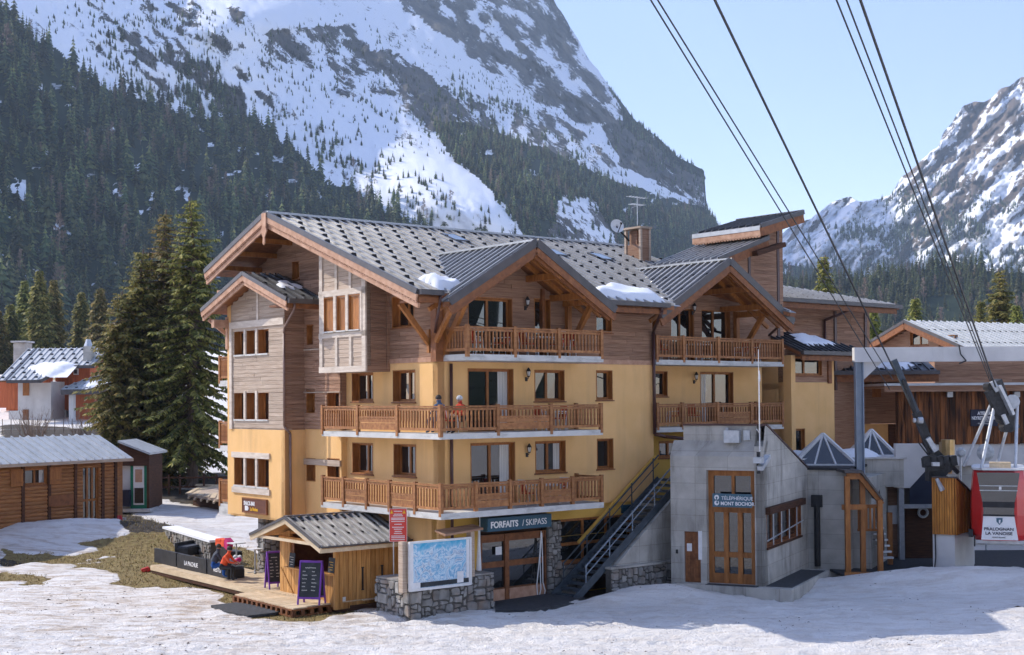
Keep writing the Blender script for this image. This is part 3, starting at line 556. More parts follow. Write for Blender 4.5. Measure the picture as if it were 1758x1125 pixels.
def forest(name, pts, meshes, label, group, nind, seed):
    q = random.Random(seed); hid = is_hidden(pts[:, 5], pts[:, 6]-4); order = np.argsort(-(pts[:, 4]-1000*hid)); objs = []
    for k, i in enumerate(order[:nind]):
        X, Y, Z, h = pts[i, :4]; lr = k % 13 == 6; o = bpy.data.objects.new('larch_tree' if lr else 'spruce_tree', LARCH if lr else meshes[k % 4]); SC.collection.objects.link(o)
        o.location = (X, Y, Z-.4); s_ = q.uniform(.85, 1.2); o.scale = (h*s_, h*s_, h); o.rotation_euler = (0, 0, q.random()*6.3)
        setp(o, label.replace('dark spruce', 'bare brown larch').replace('green spruce', 'bare brown larch').replace('tiny dark spruce', 'tiny bare larch') if lr else label, 'larch tree' if lr else 'spruce tree', group.replace('spruces', 'bare larches') if lr else group); objs.append(o)
    rest = pts[order[nind:]]
    me = bpy.data.meshes.new(name); me.vertices.add(len(rest)); me.vertices.foreach_set('co', rest[:, :3].ravel().astype(np.float32)-np.tile([0, 0, .4], len(rest)).astype(np.float32))
    a = me.attributes.new('hgt', 'FLOAT', 'POINT'); a.data.foreach_set('value', rest[:, 3].astype(np.float32))
    o = bpy.data.objects.new(name, me); SC.collection.objects.link(o); setp(o, kind='stuff', label=label.replace('spruce standing', 'mass of spruces standing'), cat='forest')
    ng = bpy.data.node_groups.new(name, 'GeometryNodeTree'); ng.interface.new_socket('Geometry', in_out='INPUT', socket_type='NodeSocketGeometry'); ng.interface.new_socket('Geometry', in_out='OUTPUT', socket_type='NodeSocketGeometry')
    N, L = ng.nodes, ng.links; gi = N.new('NodeGroupInput'); go = N.new('NodeGroupOutput'); ip = N.new('GeometryNodeInstanceOnPoints'); jn = N.new('GeometryNodeJoinGeometry')
    for ob in (objs[:4]*3+([objs[6]] if len(objs) > 6 else [])):
        oi = N.new('GeometryNodeObjectInfo'); oi.inputs['Object'].default_value = ob; oi.transform_space = 'ORIGINAL'
        if 'As Instance' in oi.inputs: oi.inputs['As Instance'].default_value = True
        L.new(oi.outputs['Geometry'], jn.inputs[0])
    rv = N.new('FunctionNodeRandomValue'); rv.data_type = 'INT'; rv.inputs[4].default_value = 0; rv.inputs[5].default_value = 12 if len(objs) > 6 else 11
    r2 = N.new('FunctionNodeRandomValue'); r2.data_type = 'FLOAT'; r2.inputs[2].default_value = 0; r2.inputs[3].default_value = 6.28; r2.inputs['Seed'].default_value = 5
    cx = N.new('ShaderNodeCombineXYZ'); L.new(r2.outputs[1], cx.inputs[2])
    na = N.new('GeometryNodeInputNamedAttribute'); na.data_type = 'FLOAT'; na.inputs[0].default_value = 'hgt'
    L.new(gi.outputs[0], ip.inputs['Points']); L.new(jn.outputs[0], ip.inputs['Instance']); ip.inputs['Pick Instance'].default_value = True
    L.new(rv.outputs[2], ip.inputs['Instance Index']); L.new(cx.outputs[0], ip.inputs['Rotation'])
    c2 = N.new('ShaderNodeCombineXYZ'); [L.new(na.outputs[0], c2.inputs[i]) for i in range(3)]; L.new(c2.outputs[0], ip.inputs['Scale'])
    L.new(ip.outputs[0], go.inputs[0]); md = o.modifiers.new('forest', 'NODES'); md.node_group = ng
    return o
forest('forest', tl, FARM, 'dark spruce standing in the dense forest on the left mountainside', 'spruces of the forest on the left mountainside', 225, 1)
forest('forest', tr, FARR, 'green spruce standing in the wood on the low hill at right', 'spruces of the wood on the right hill', 60, 2)
forest('forest', t3, FARM, 'tiny dark spruce standing on the foot of the snowy right mountain', 'spruces on the snowy right mountain', 4, 3)
def big_spruce(name, label, x, y, h, r, seed, fol, spray=.42, group=None, droop=.35, nb=9, z=None, z0=.09, dens=1.):
    q = random.Random(seed); g = gz(x, y) if z is None else z
    t = thing(name, label, 'spruce tree', W0, (x, y, g), group); tk = MB(); cr = MB()
    pts = [Vector((x+q.uniform(-.1, .1)*k*.3, y, g+h*k/6-.3*(k == 0))) for k in range(7)]
    for k in range(6): tk.cyl(pts[k], pts[k+1], h*.019*(1-k/6.3)+.03, 9, h*.019*(1-(k+1)/6.3)+.03)
    for k in range(7): a = k*.9; tk.cyl((x, y, g+h*.035), (x+math.cos(a)*h*.033, y+math.sin(a)*h*.033, g-.2), h*.008, 5, h*.004)
    zz = h*z0
    while zz < h*.985:
        tt = zz/h; L0 = r*((1-tt)**.64)*(1 if tt > .16 else .8); n = max(4, int(nb*(1-tt*.45)))
        a0 = q.random()*7
        for k in range(n):
            a = a0+2*math.pi*k/n+q.uniform(-.35, .35); L_ = L0*q.choice((q.uniform(.4, .8), q.uniform(.75, 1.25)))+.12; el = .25*tt-.12-.12*(1-tt)
            d = Vector((math.cos(a), math.sin(a), 0)); sd = Vector((-d.y, d.x, 0)); z1 = g+zz+q.uniform(-.15, .15)
            P = lambda s_: Vector((x, y, z1))+d*(L_*s_)+Vector((0, 0, L_*(el*s_*2-droop*s_*s_+.22*s_**4)))
            ns = max(3, int(L_/(spray*.42)*dens))
            if L_ > .9: tk.cyl(P(0), P(.5), .035+.012*L_, 4, .03); tk.cyl(P(.5), P(.85), .03, 4, .012)
            for j in range(ns):
                s_ = .22+.8*(j+q.random()*.7)/ns if tt < .8 else .1+.92*(j+.5)/ns
                p = P(s_); wd = spray*q.uniform(.75, 1.25)*(1.15-.5*s_)*(1 if tt < .85 else .6)
                for sg in (-1, 1, 0):
                    o_ = (sd*sg*q.uniform(.55, 1.)+d*q.uniform(.15, .6) if sg else d*.8+sd*q.uniform(-.2, .2))
                    dn = Vector((0, 0, -q.uniform(.25, .85))); e_ = p+(o_+dn).normalized()*wd*1.35
                    s2 = (e_-p).cross(Vector((q.uniform(-.5, .5), q.uniform(-.5, .5), 1))).normalized()*wd*.26
                    m_ = p.lerp(e_, .55)
                    cr.add([p, m_-s2, e_, m_+s2+Vector((0, 0, .05))], [(0, 1, 2, 3)])
        zz += max(.16, h*.019*(1.15-.5*tt))
    cr.add([(x-.06, y, g+h*.93), (x+.06, y, g+h*.93), (x, y, g+h)], [(0, 1, 2)])
    tk.build('trunk', M['bark'], t, smooth=True); cr.build('crown', fol, t); return t
def px_tree(name, label, px, ytop, Y, r, seed, fol, **k):
    p = at(px, ytop, Y); g = gz(p.x, Y); return big_spruce(name, label, p.x, Y, p.z-g, r, seed, fol, z=g, **k)
px_tree('spruce_tree', 'tallest spruce with a pointed brown top, left of the yellow chalet', 329, 338, 90, 4.4, 5, M['needles'], z0=.13, dens=1.15)
px_tree('spruce_tree', 'second tallest spruce crowded against the tallest one left of the chalet', 281, 360, 92.5, 4.6, 8, M['needles'], z0=.06)
px_tree('spruce_tree', 'shorter spruce leaning out at the left edge of the big spruce clump', 243, 428, 91, 4.3, 15, M['needles'], z0=.05)
px_tree('spruce_tree', 'lowest broad spruce of the clump, hiding the red chalet corner', 207, 500, 90, 3.7, 21, M['needles'], z0=.04)
for i, (px, yt, Y, r, lb) in enumerate([(68, 462, 235, 3.4, 'tall olive spruce directly behind the red chalet roof'), (92, 478, 245, 3.6, 'spruce touching the tall olive one behind the red chalet roof'), (42, 480, 250, 3.3, 'dark spruce above the left chimney of the red chalet'),
        (18, 520, 240, 3.0, 'small spruce at the left picture edge above the red chalet'), (140, 500, 240, 2.9, 'slim spruce above the right chimney of the red chalet'), (172, 492, 230, 3.2, 'spruce between the red chalet and the big spruce clump'), (-6, 528, 235, 3., 'spruce cut by the left edge of the picture')]):
    px_tree('spruce_tree', lb, px, yt, Y, r, 40+i, M['needles'], spray=.95, nb=8, group='spruces behind the red chalet')
for i, (px, yt, Y, r, lb) in enumerate([(1414, 438, 118, 2.6, 'dark spruce top rising behind the grey metal roof right of the tower'), (1571, 510, 140, 2.3, 'small golden green spruce behind the far chalet ridge'), (1498, 520, 110, 1.8, 'thin reddish spruce right of the timber annexe roof'),
        (1716, 462, 150, 3.6, 'tall golden green spruce behind the right end of the far chalet'), (1745, 520, 145, 2.6, 'low spruce at the right picture edge'), (1684, 515, 155, 2.2, 'slender spruce beside the tall golden one')]):
    px_tree('spruce_tree', lb, px, yt, Y, r, 60+i, M['needles'], spray=.6, nb=8, group='spruces behind the right-hand roofs')
# ================================================================== BUILDING KIT
def P2(ax, c, a, d, z): return (a, c+d, z) if ax == 'v' else (c+d, a, z)
def abox(b, ax, c, a0, a1, d0, d1, z0, z1):
    if ax == 'v': b.box(a0, a1, c+d0, c+d1, z0, z1)
    else: b.box(c+d0, c+d1, a0, a1, z0, z1)
def wall(par, ax, c, a0, a1, z0, z1, holes=(), m=None, name='wall', top=None, dep=.3, fr=None, **k):
    b = MB(); xs = sorted({a0, a1, *[h[0] for h in holes], *[h[1] for h in holes], *( [a0+(a1-a0)*i/24 for i in range(25)] if top else [])}); zs = sorted({z0, z1, *[h[2] for h in holes], *[h[3] for h in holes]})
    xs = [x for x in xs if a0 <= x <= a1]; zs = [z for z in zs if z0 <= z <= z1]
    tp = top or (lambda a: z1)
    for xa, xb in zip(xs, xs[1:]):
        run = None
        for za, zb in zip(zs, zs[1:]):
            xm, zm = (xa+xb)/2, (za+zb)/2
            if any(h[0] < xm < h[1] and h[2] < zm < h[3] for h in holes): continue
            t0, t1 = min(zb, tp(xa)), min(zb, tp(xb))
            if t0 <= za and t1 <= za: continue
            t0, t1 = max(t0, za), max(t1, za)
            q = [P2(ax, c, xa, 0, za), P2(ax, c, xb, 0, za), P2(ax, c, xb, 0, t1), P2(ax, c, xa, 0, t0)]
            r = [P2(ax, c, xa, dep, za), P2(ax, c, xb, dep, za), P2(ax, c, xb, dep, t1), P2(ax, c, xa, dep, t0)]
            b.quad(*(q if ax == 'v' else q[::-1])); b.quad(*(r[::-1] if ax == 'v' else r))
    for h in holes:
        x0, x1, y0, y1 = h[:4]
        for p, q in (((x0, y0), (x0, y1)), ((x0, y1), (x1, y1)), ((x1, y1), (x1, y0)), ((x1, y0), (x0, y0))):
            b.quad(P2(ax, c, p[0], 0, p[1]), P2(ax, c, q[0], 0, q[1]), P2(ax, c, q[0], dep, q[1]), P2(ax, c, p[0], dep, p[1]))
    for x in (a0, a1):
        t = min(z1, tp(x))
        if t > z0: b.quad(P2(ax, c, x, 0, z0), P2(ax, c, x, 0, t), P2(ax, c, x, dep, t), P2(ax, c, x, dep, z0))
    b.quad(P2(ax, c, a0, 0, z0), P2(ax, c, a1, 0, z0), P2(ax, c, a1, dep, z0), P2(ax, c, a0, dep, z0))
    return b.build(name, m, par, fr, **k)
def boards(par, ax, c, a0, a1, z0, z1, holes=(), m=None, top=None, h=.165, out=.03, seed=0, name='siding_boards', vert=False, **k):
    q = random.Random(seed+int(a0*13+z0*7)); b = MB()
    if vert:
        a = a0
        while a < a1-.01:
            e = min(a1, a+h*q.uniform(.85, 1.1)); t = min(z1, top((a+e)/2)) if top else z1; o = out*q.uniform(.6, 1.2)
            segs = [(z0, t)]
            for H in holes:
                if H[0] < (a+e)/2 < H[1]: segs = [s for x, y in segs for s in ((x, min(y, H[2])), (max(x, H[3]), y)) if s[1]-s[0] > .02]
            for x, y in segs: abox(b, ax, c, a+.006, e-.006, -o, 0, x, y)
            a = e
        return b.build(name, m, par, kind='stuff', **k)
    z = z0
    while z < z1-.02:
        e = min(z1, z+h); zm = (z+e)/2; lo, hi = a0, a1
        if top:
            s = [a0+(a1-a0)*i/80 for i in range(81)]; s = [x for x in s if top(x) > zm]
            if not s: break
            lo, hi = s[0], s[-1]
        segs = [(lo, hi)]
        for H in holes:
            if H[2] < zm < H[3]: segs = [s for x, y in segs for s in ((x, min(y, H[0])), (max(x, H[1]), y)) if s[1]-s[0] > .02]
        for x, y in segs:
            p = x
            while p < y-.01:
                n = min(y, p+q.uniform(1.6, 3.6)); n = y if y-n < .5 else n; o = out*q.uniform(.75, 1.25)
                abox(b, ax, c, p+.003, n-.003, -o, 0, z+.007, e-.004); p = n
        z = e
    return b.build(name, m, par, kind='stuff', **k)
def window(par, ax, c, h, panes=2, dep=.2, fm='timber_warm', curtain=False, lining=True, sill=True, name='window', bars=0, open_=False, label=None, midrail=None, lindep=None):
    """frame set back in its opening; panes, sill and curtain are its sub-parts"""
    a0, a1, z0, z1 = h[:4]; b = MB(); w_ = .075
    if lining:
        t = .035; L_ = lindep or dep
        for q in ((a0, a0+t, z0, z1), (a1-t, a1, z0, z1), (a0+t, a1-t, z1-t, z1), (a0+t, a1-t, z0, z0+t)): abox(b, ax, c, q[0], q[1], -.012, L_, q[2], q[3])
        a0 += t; a1 -= t; z0 += t; z1 -= t
    for q in ((a0, a0+w_, z0, z1), (a1-w_, a1, z0, z1), (a0+w_, a1-w_, z1-w_, z1), (a0+w_, a1-w_, z0, z0+w_)): abox(b, ax, c, q[0], q[1], dep-.03, dep+.05, q[2], q[3])
    n = panes; W_ = (a1-a0)/n
    for i in range(1, n): abox(b, ax, c, a0+W_*i-.055, a0+W_*i+.055, dep-.04, dep+.045, z0+w_, z1-w_)
    if midrail: abox(b, ax, c, a0+w_, a1-w_, dep-.035, dep+.04, z0+(z1-z0)*midrail-.06, z0+(z1-z0)*midrail+.06)
    f = b.build(name, M[fm], par)
    if label: f['label'] = label
    for i in range(n):
        g = MB(); x0, x1 = a0+W_*i+(w_ if i == 0 else .055), a0+W_*(i+1)-(w_ if i == n-1 else .055)
        tl_ = rnd.uniform(-.012, .012); g.quad(P2(ax, c, x0, dep+.01+tl_, z0+w_), P2(ax, c, x1, dep+.01-tl_, z0+w_), P2(ax, c, x1, dep+.01-tl_*.5, z1-w_), P2(ax, c, x0, dep+.01+tl_*.5, z1-w_)); g.build('pane', M['glass'], f)
    if curtain:
        g = MB(); x0 = a0+w_ if curtain == 'l' else a1-w_-W_*.45; n_ = 8
        for i in range(n_): abox(g, ax, c, x0+W_*.45*i/n_, x0+W_*.45*(i+1)/n_, -.004+dep+.012*(i % 2), dep+.004+.012*(i % 2), z0+w_, z1-w_)
        g.build('curtain', M['curtain'], f)
    if sill: g = MB(); abox(g, ax, c, h[0]-.05, h[1]+.05, -.06, .02, h[2]-.05, h[2]-.003); g.build('sill', M['timber'], f)
    return f
def shutterwin(par, ax, c, h, n=3, m='timber_warm', post='beam_bleached', dep=.34, pw=.17):
    """deep timber-lined openings between posts"""
    a0, a1, z0, z1 = h[:4]; W_ = (a1-a0)/n; b = MB()
    for i in range(n):
        x0, x1 = a0+W_*i+(pw/2 if i else 0), a0+W_*(i+1)-(pw/2 if i < n-1 else 0)
        for q in ((x0, x0+.03, z0, z1), (x1-.03, x1, z0, z1), (x0, x1, z1-.03, z1), (x0, x1, z0, z0+.03)): abox(b, ax, c, q[0], q[1], .01, dep, q[2], q[3])
        abox(b, ax, c, x0+.03, x0+.08, dep-.05, dep, z0+.03, z1-.03); abox(b, ax, c, x1-.08, x1-.03, dep-.05, dep, z0+.03, z1-.03)
        abox(b, ax, c, x0+.03, x1-.03, dep-.05, dep, z1-.09, z1-.03)
    f = b.build('window', M[m], par)
    for i in range(n):
        x0, x1 = a0+W_*i+.03, a0+W_*(i+1)-.03; g = MB(); g.quad(P2(ax, c, x0, dep-.01, z0+.03), P2(ax, c, x1, dep-.01, z0+.03), P2(ax, c, x1, dep-.01, z1-.03), P2(ax, c, x0, dep-.01, z1-.03)); g.build('pane', M['glass'], f)
        g = MB(); abox(g, ax, c, x0, x1, -.06, .1, z0-.05, z0+.02); g.build('sill', M['slab'], f)
        if i: g = MB(); abox(g, ax, c, a0+W_*i-pw/2, a0+W_*i+pw/2, -.05, .12, z0-.02, z1+.02); g.build('post', M[post], f)
    return f
class Slope:
    def __init__(s, p0, E, S, pitch): s.p0 = Vector(p0); s.E = Vector(E); s.S = Vector(S); s.k = pitch
    def P(s, a, b, h=0): return s.p0+s.E*a+s.S*b+Vector((0, 0, s.k*b+h))
def roof(par, sl, A, b0, b1, step=.46, m='roof', th=.16, hooks=(.9, 1.0), name='roof', soffit='timber', hs=.075, rib=.05, panel='roof_panel', hb0=.5, wd=None):
    """standing seam roof: deck, one object per metal pan with its seam, and a field of snow guards"""
    f0 = b0 if callable(b0) else (lambda a: b0); f1 = b1 if callable(b1) else (lambda a: b1)
    n = max(1, round((A[1]-A[0])/step)); st = (A[1]-A[0])/n; b = MB()
    up = sl.E.cross(sl.S) if False else Vector((0, 0, 1))
    for i in range(n):
        a, e = A[0]+i*st, A[0]+(i+1)*st
        q = [sl.P(a, f0(a), -.035), sl.P(e, f0(e), -.035), sl.P(e, f1(e), -.035), sl.P(a, f1(a), -.035)]
        if f1(a)-f0(a) < .02 and f1(e)-f0(e) < .02: continue
        b.prism([p+Vector((0, 0, -th)) for p in q], (0, 0, th))
    deck = b.build(name, M[soffit], par)
    for i in range(n):
        a, e = A[0]+i*st, A[0]+(i+1)*st
        if f1(a)-f0(a) < .05 and f1(e)-f0(e) < .05: continue
        g = MB(); q = [sl.P(a, f0(a), -.03), sl.P(e, f0(e), -.03), sl.P(e, f1(e), -.03), sl.P(a, f1(a), -.03)]
        g.prism(q, (0, 0, .025)); r = rib
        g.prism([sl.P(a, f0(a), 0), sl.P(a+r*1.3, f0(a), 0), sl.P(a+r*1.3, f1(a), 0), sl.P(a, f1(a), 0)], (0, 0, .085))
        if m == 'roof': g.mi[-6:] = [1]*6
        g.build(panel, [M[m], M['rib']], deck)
    if hooks:
        g = MB(); row = 0; bb = hb0; bmax = max(f1(A[0]+i*st) for i in range(n+1))
        while bb < bmax-.2:
            for i in range(n):
                a = A[0]+(i+.5)*st
                if (i+row) % 2 and hooks[0] > .5: continue
                if f0(a)+.25 < bb < f1(a)-.2:
                    w_ = st*.32; p = sl.P(a, bb)
                    g.add([sl.P(a-w_, bb, .0), sl.P(a+w_, bb, .0), sl.P(a+w_*.6, bb-.03, hs), sl.P(a-w_*.6, bb-.03, hs), sl.P(a, bb+.30, .0)], [(0, 1, 2, 3), (3, 2, 4), (0, 3, 4), (1, 4, 2)])
            bb += hooks[1]; row += 1
        if g.f: g.build('snow_guards', M['black'], deck, kind='stuff')
    return deck
def baluster_mesh(h, w_=.055, m='rail'): return unit_box('baluster', M[m], -w_/2, w_/2, -w_/2, w_/2, 0, h)
def railing(par, p, q, z, spec, h=1.0, posts=(True, True), sh=.045, m='rail', gap=.165):
    """posts, rails and balusters; spec lists ('P'|'B', length share)"""
    p, q = Vector((*p, z)), Vector((*q, z)); L_ = (q-p).length; d = (q-p)/L_; rz = math.atan2(d.y, d.x); tot = sum(s for _, s in spec); r = MB()
    r.bar(p+Vector((0, 0, h-.03)), q+Vector((0, 0, h-.03)), .11, .06); r.bar(p+Vector((0, 0, h-.12)), q+Vector((0, 0, h-.12)), .05, .09); r.bar(p+Vector((0, 0, .15)), q+Vector((0, 0, .15)), .05, .10)
    R_ = r.build('railing', M[m], par); pm = unit_box('post', M[m], -.065, .065, -.065, .065, -.12, h+.05)
    bl = baluster_mesh(h-.37, m=m); bs = baluster_mesh((h-.37)*.5, m=m); x = 0
    def post(t): inst(pm, 'post', R_, p+d*t, rz)
    if posts[0]: post(0)
    for kind, s in spec:
        W_ = L_*s/tot; n = max(2, int((W_-.14)/gap))
        for i in range(n):
            t = x+.07+(W_-.14)*(i+.5)/n
            inst(bl if kind == 'P' else bs, 'baluster', R_, p+d*t+Vector((0, 0, .2 if kind == 'P' else .2+(h-.37)*.5)), rz)
        if kind == 'B':
            for j in range(2):
                g = MB(); zz = .20+j*.165; g.bar(p+d*(x+.07)+Vector((0, 0, zz+.075)), p+d*(x+W_-.07)+Vector((0, 0, zz+.075)), .035, .15); g.build('plank', M[m], R_)
            g = MB(); g.bar(p+d*(x+.07)+Vector((0, 0, .56)), p+d*(x+W_-.07)+Vector((0, 0, .56)), .06, .07); g.build('rail', M[m], R_)
        x += W_
        if x < L_-.01 or posts[1]: post(min(x, L_))
    return R_
def snowpatch(par, sl, A, Bq, th=.28, seed=1, name='snow_patch', poly=None, **k):
    """a lump of old snow lying on a roof slope"""
    n = 26; q = np.linspace(0, 1, n); P = []; b = MB()
    for j in range(n):
        for i in range(n):
            s, t = q[i], q[j]; a = A[0]+(A[1]-A[0])*s; bb = Bq[0]+(Bq[1]-Bq[0])*t
            r = math.hypot((s-.5)*2, (t-.5)*2); ang = math.atan2(t-.5, s-.5)
            w_ = 1-r/(.82+.16*math.sin(ang*3+seed)+.08*math.sin(ang*7+seed*2)); hgt = th*max(0, min(1, w_*3.2))**.6*(.8+.2*math.sin(s*9+seed)*math.cos(t*7))
            b.v.append(tuple(sl.P(a, bb, hgt-.03 if w_ > 0 else -.05)))
    b.f = [[j*n+i, j*n+i+1, (j+1)*n+i+1, (j+1)*n+i] for j in range(n-1) for i in range(n-1)]; b.mi = [0]*len(b.f)
    return b.build(name, M['snow'], par, smooth=True, **k)
def text(par, s, ax, c, a, z, size, m, bold=0., d=-.02, align='LEFT', name='lettering', fr=None, sx=1., slant=0., rz=0.):
    cu = bpy.data.curves.new(name, 'FONT'); cu.body = s; cu.size = size; cu.extrude = .006; cu.offset = bold; cu.align_x = align; cu.shear = slant
    cu.materials.append(M[m]); o = bpy.data.objects.new(name, cu); SC.collection.objects.link(o)
    o.parent = par; fr, L_ = ORI[par.name]; o.location = Vector(P2(ax, c, a, d, z))-L_
    o.rotation_euler = (R(90), 0, R(0 if ax == 'v' else -90)+rz); o.scale = (sx, 1, 1)
    me = bpy.data.meshes.new_from_object(o); o2 = bpy.data.objects.new(name, me); SC.collection.objects.link(o2); o2.parent = par; o2.location = o.location; o2.rotation_euler = o.rotation_euler; o2.scale = o.scale
    bpy.data.objects.remove(o); ORI[o2.name] = (fr, L_); return o2
def lantern(par, ax, c, a, z):
    b = MB(); f = lambda A, D, Z_: P2(ax, c, A, D, Z_)
    b.bar(f(a, 0, z), f(a, -.05, z), .09, .16); b.tube([f(a, -.03, z), f(a, -.14, z+.02), f(a, -.16, z+.12)], .013, 5)
    b.cyl(f(a, -.16, z+.30), f(a, -.16, z+.44), .10, 6, .02); b.cyl(f(a, -.16, z+.08), f(a, -.16, z+.12), .05, 6)
    for k in range(6): t = k*math.pi/3; b.cyl(f(a+.055*math.cos(t), -.16+.055*math.sin(t), z+.12), f(a+.085*math.cos(t), -.16+.085*math.sin(t), z+.30), .008, 4)
    o = b.build('wall_lantern', M['black'], par); g = MB(); g.cyl(f(a, -.16, z+.13), f(a, -.16, z+.29), .045, 6, .07); g.build('lamp_glass', M['white'], o)
def pipe(par, pts, r=.055, m='pipe', name='downpipe'): return MB().tube([Vector(p) for p in pts], r, 8).build(name, M[m], par, smooth=True)
def PV(v, *c, fr=B): return [fr.onv(x, y, v) for x, y in c]
def hv(x0, x1, y0, y1, v=0., fr=B):
    xm, ym = (x0+x1)/2, (y0+y1)/2
    return (fr.onv(x0, ym, v)[0], fr.onv(x1, ym, v)[0], fr.onv(xm, y1, v)[2], fr.onv(xm, y0, v)[2])
def hu(x0, x1, y0, y1, u=0., fr=B):
    xm, ym = (x0+x1)/2, (y0+y1)/2
    return (fr.onu(x1, ym, u)[1], fr.onu(x0, ym, u)[1], fr.onu(xm, y1, u)[2], fr.onu(xm, y0, u)[2])
def fix(h, z0=None, z1=None): return (h[0], h[1], h[2] if z0 is None else z0, h[3] if z1 is None else z1)
# ================================================================== MAIN CHALET
H = thing('chalet_building', 'large yellow and timber chalet with balconies and grey metal roofs in the middle', 'building')
ZB, Z1, Z2, Z3 = 3.46, 3.46, 6.24, 9.04
RP, RZ, RV = .367, 15.25, 9.0
mainz = lambda v: RZ-RP*abs(RV-v)
# --- right-hand facade (v = 0)
hR = dict(
 md=fix(hv(803, 881.6, 633, 690), 6.46), mw=hv(917.4, 969.2, 635.3, 689), ms=hv(1023.5, 1051.6, 635.8, 687),
 ld=fix(hv(807.7, 884.3, 759.8, 830), 3.66), lw=hv(918.8, 971.1, 757, 811.6), ls=hv(1024.8, 1053, 753, 805.3),
 td=fix(hv(803, 879.5, 511, 570), 9.27), tw=fix(hv(916.9, 945.2, 513, 580), 9.27), ts=hv(1022.5, 1050.4, 537.4, 571.7))
wall(H, 'v', 0, 0, 11.1, ZB, Z3, [hR[k] for k in ('md', 'mw', 'ms', 'ld', 'lw', 'ls')], M['plaster'])
g1z = lambda u: 13.41-.587*abs(u-3.03)
topR = lambda u: max(g1z(u), mainz(0))-.22
wall(H, 'v', .02, 0, 11.1, Z3, 14.0, [hR[k] for k in ('td', 'tw', 'ts')], M['siding'], top=topR, name='gable_wall')
boards(H, 'v', .02, 0.16, 11.05, Z3+.16, 14.0, [hR[k] for k in ('td', 'tw', 'ts')], M['siding'], top=topR, seed=2)
for k, kw in (('md', dict(curtain='r')), ('mw', {}), ('ms', dict(panes=1)), ('ld', dict(curtain='r')), ('lw', dict(curtain='r')), ('ls', dict(panes=1)), ('td', {}), ('tw', dict(panes=1)), ('ts', dict(panes=1))):
    window(H, 'v', 0, hR[k], dep=.24, **{'sill': k[1] in 'ws', **kw})
b = MB(); b.box(0, 11.1, -.035, 0, Z3-.02, Z3+.16); b.build('trim_board', M['fascia'], H)
for px, py, v in ((902.8, 640, 0), (904, 770, 0), (901.4, 518, 0)): p = B.onv(px, py, v); lantern(H, 'v', 0, p[0], p[2]-.25)
# timber post and braces of the great gable
b = MB(); b.box(-.16, .2, -.12, .2, Z3-.02, 11.3); b.build('corner_post', M['timber'], H)
for a, s_ in ((.28, 1), (6.3, -1)):
    b = MB(); b.bar((a, -.1, 9.5), (a+.0, -1.5, 11.35), .16, .2); b.bar((a, -.1, 9.2), (a, -.1, 11.6), .2, .2); b.bar((a-.1, -2.0, 11.38), (a-.1, .1, 11.38), .2, .26)
    b.build('brace', M['timber_warm'], H)
b = MB(); b.bar((5.0, -.05, 11.9), (5.0, -.05, 9.2), .18, .12); b.bar((3.03, -1.9, 12.95), (3.03, 0, 12.95), .22, .28); b.build('beam', M['timber'], H)
for u in (.6, 1.8, 4.3, 5.5): b = MB(); z = g1z(u)-.42; b.bar((u, -1.95, z), (u, .05, z), .18, .24); b.build('purlin', M['timber_warm'], H)
# --- left-hand facade (u = 0)
hL = dict(m1=hu(604.2, 640.8, 640, 689.6), m2=hu(674.5, 713, 635.3, 690.4), l1=hu(605, 640.6, 760.4, 813.6), l2=hu(675.8, 714.4, 762.6, 817.7), t1=hu(673.3, 711.4, 508.5, 562.6))
wall(H, 'u', 0, 0, 6.5, 2.4, Z3, [hL[k] for k in ('m1', 'm2', 'l1', 'l2')], M['plaster'])
topL = lambda v: mainz(v)-.25
wall(H, 'u', .02, 0, 13.4, Z3, 15.6, [hL['t1'], hu(501.4, 514.3, 448, 480)], M['siding'], top=topL, name='gable_wall')
boards(H, 'u', .02, .16, 13.4, Z3+.16, 15.6, [hL['t1'], hu(501.4, 514.3, 448, 480)], M['siding'], top=topL, seed=5)
for k in hL: window(H, 'u', 0, hL[k], dep=.30)
h = hu(501.4, 514.3, 448, 480); window(H, 'u', 0, h, panes=1, dep=.25)
b = MB(); b.box(-.035, 0, 0, 6.5, Z3-.02, Z3+.16); b.build('trim_board', M['fascia'], H)
# set-forward strip between bay and tower
hW = [hu(526.5, 541.6, 671, 710, -.25), hu(526.5, 541.6, 787, 826.5, -.25), hu(562, 583, 671, 712, -.25), hu(562, 583, 787, 826, -.25), hu(527, 539, 557.5, 595, -.25)]
wall(H, 'u', -.25, 6.1, 8.9, 2.4, 7.0, [h for h in hW if h[3] < 6.9], M['plaster'])
wall(H, 'u', -.23, 6.1, 8.9, 6.45, 12.6, [h for h in hW if h[3] > 6.9], M['siding'], name='upper_wall')
boards(H, 'u', -.25, 6.12, 8.85, 6.47, 12.6, [h for h in hW if h[3] > 6.9], M['siding'], seed=8)
for h in hW: window(H, 'u', -.25, h, panes=1, dep=.33, sill=False)
b = MB(); b.box(-.33, -.22, 6.1, 8.9, 5.02, 5.26); b.box(-.33, -.22, 6.1, 8.9, 7.95, 8.0); b.box(-.33, -.22, 6.1, 8.9, 9.7, 9.75); b.build('lintel', M['siding_bleached'], H)
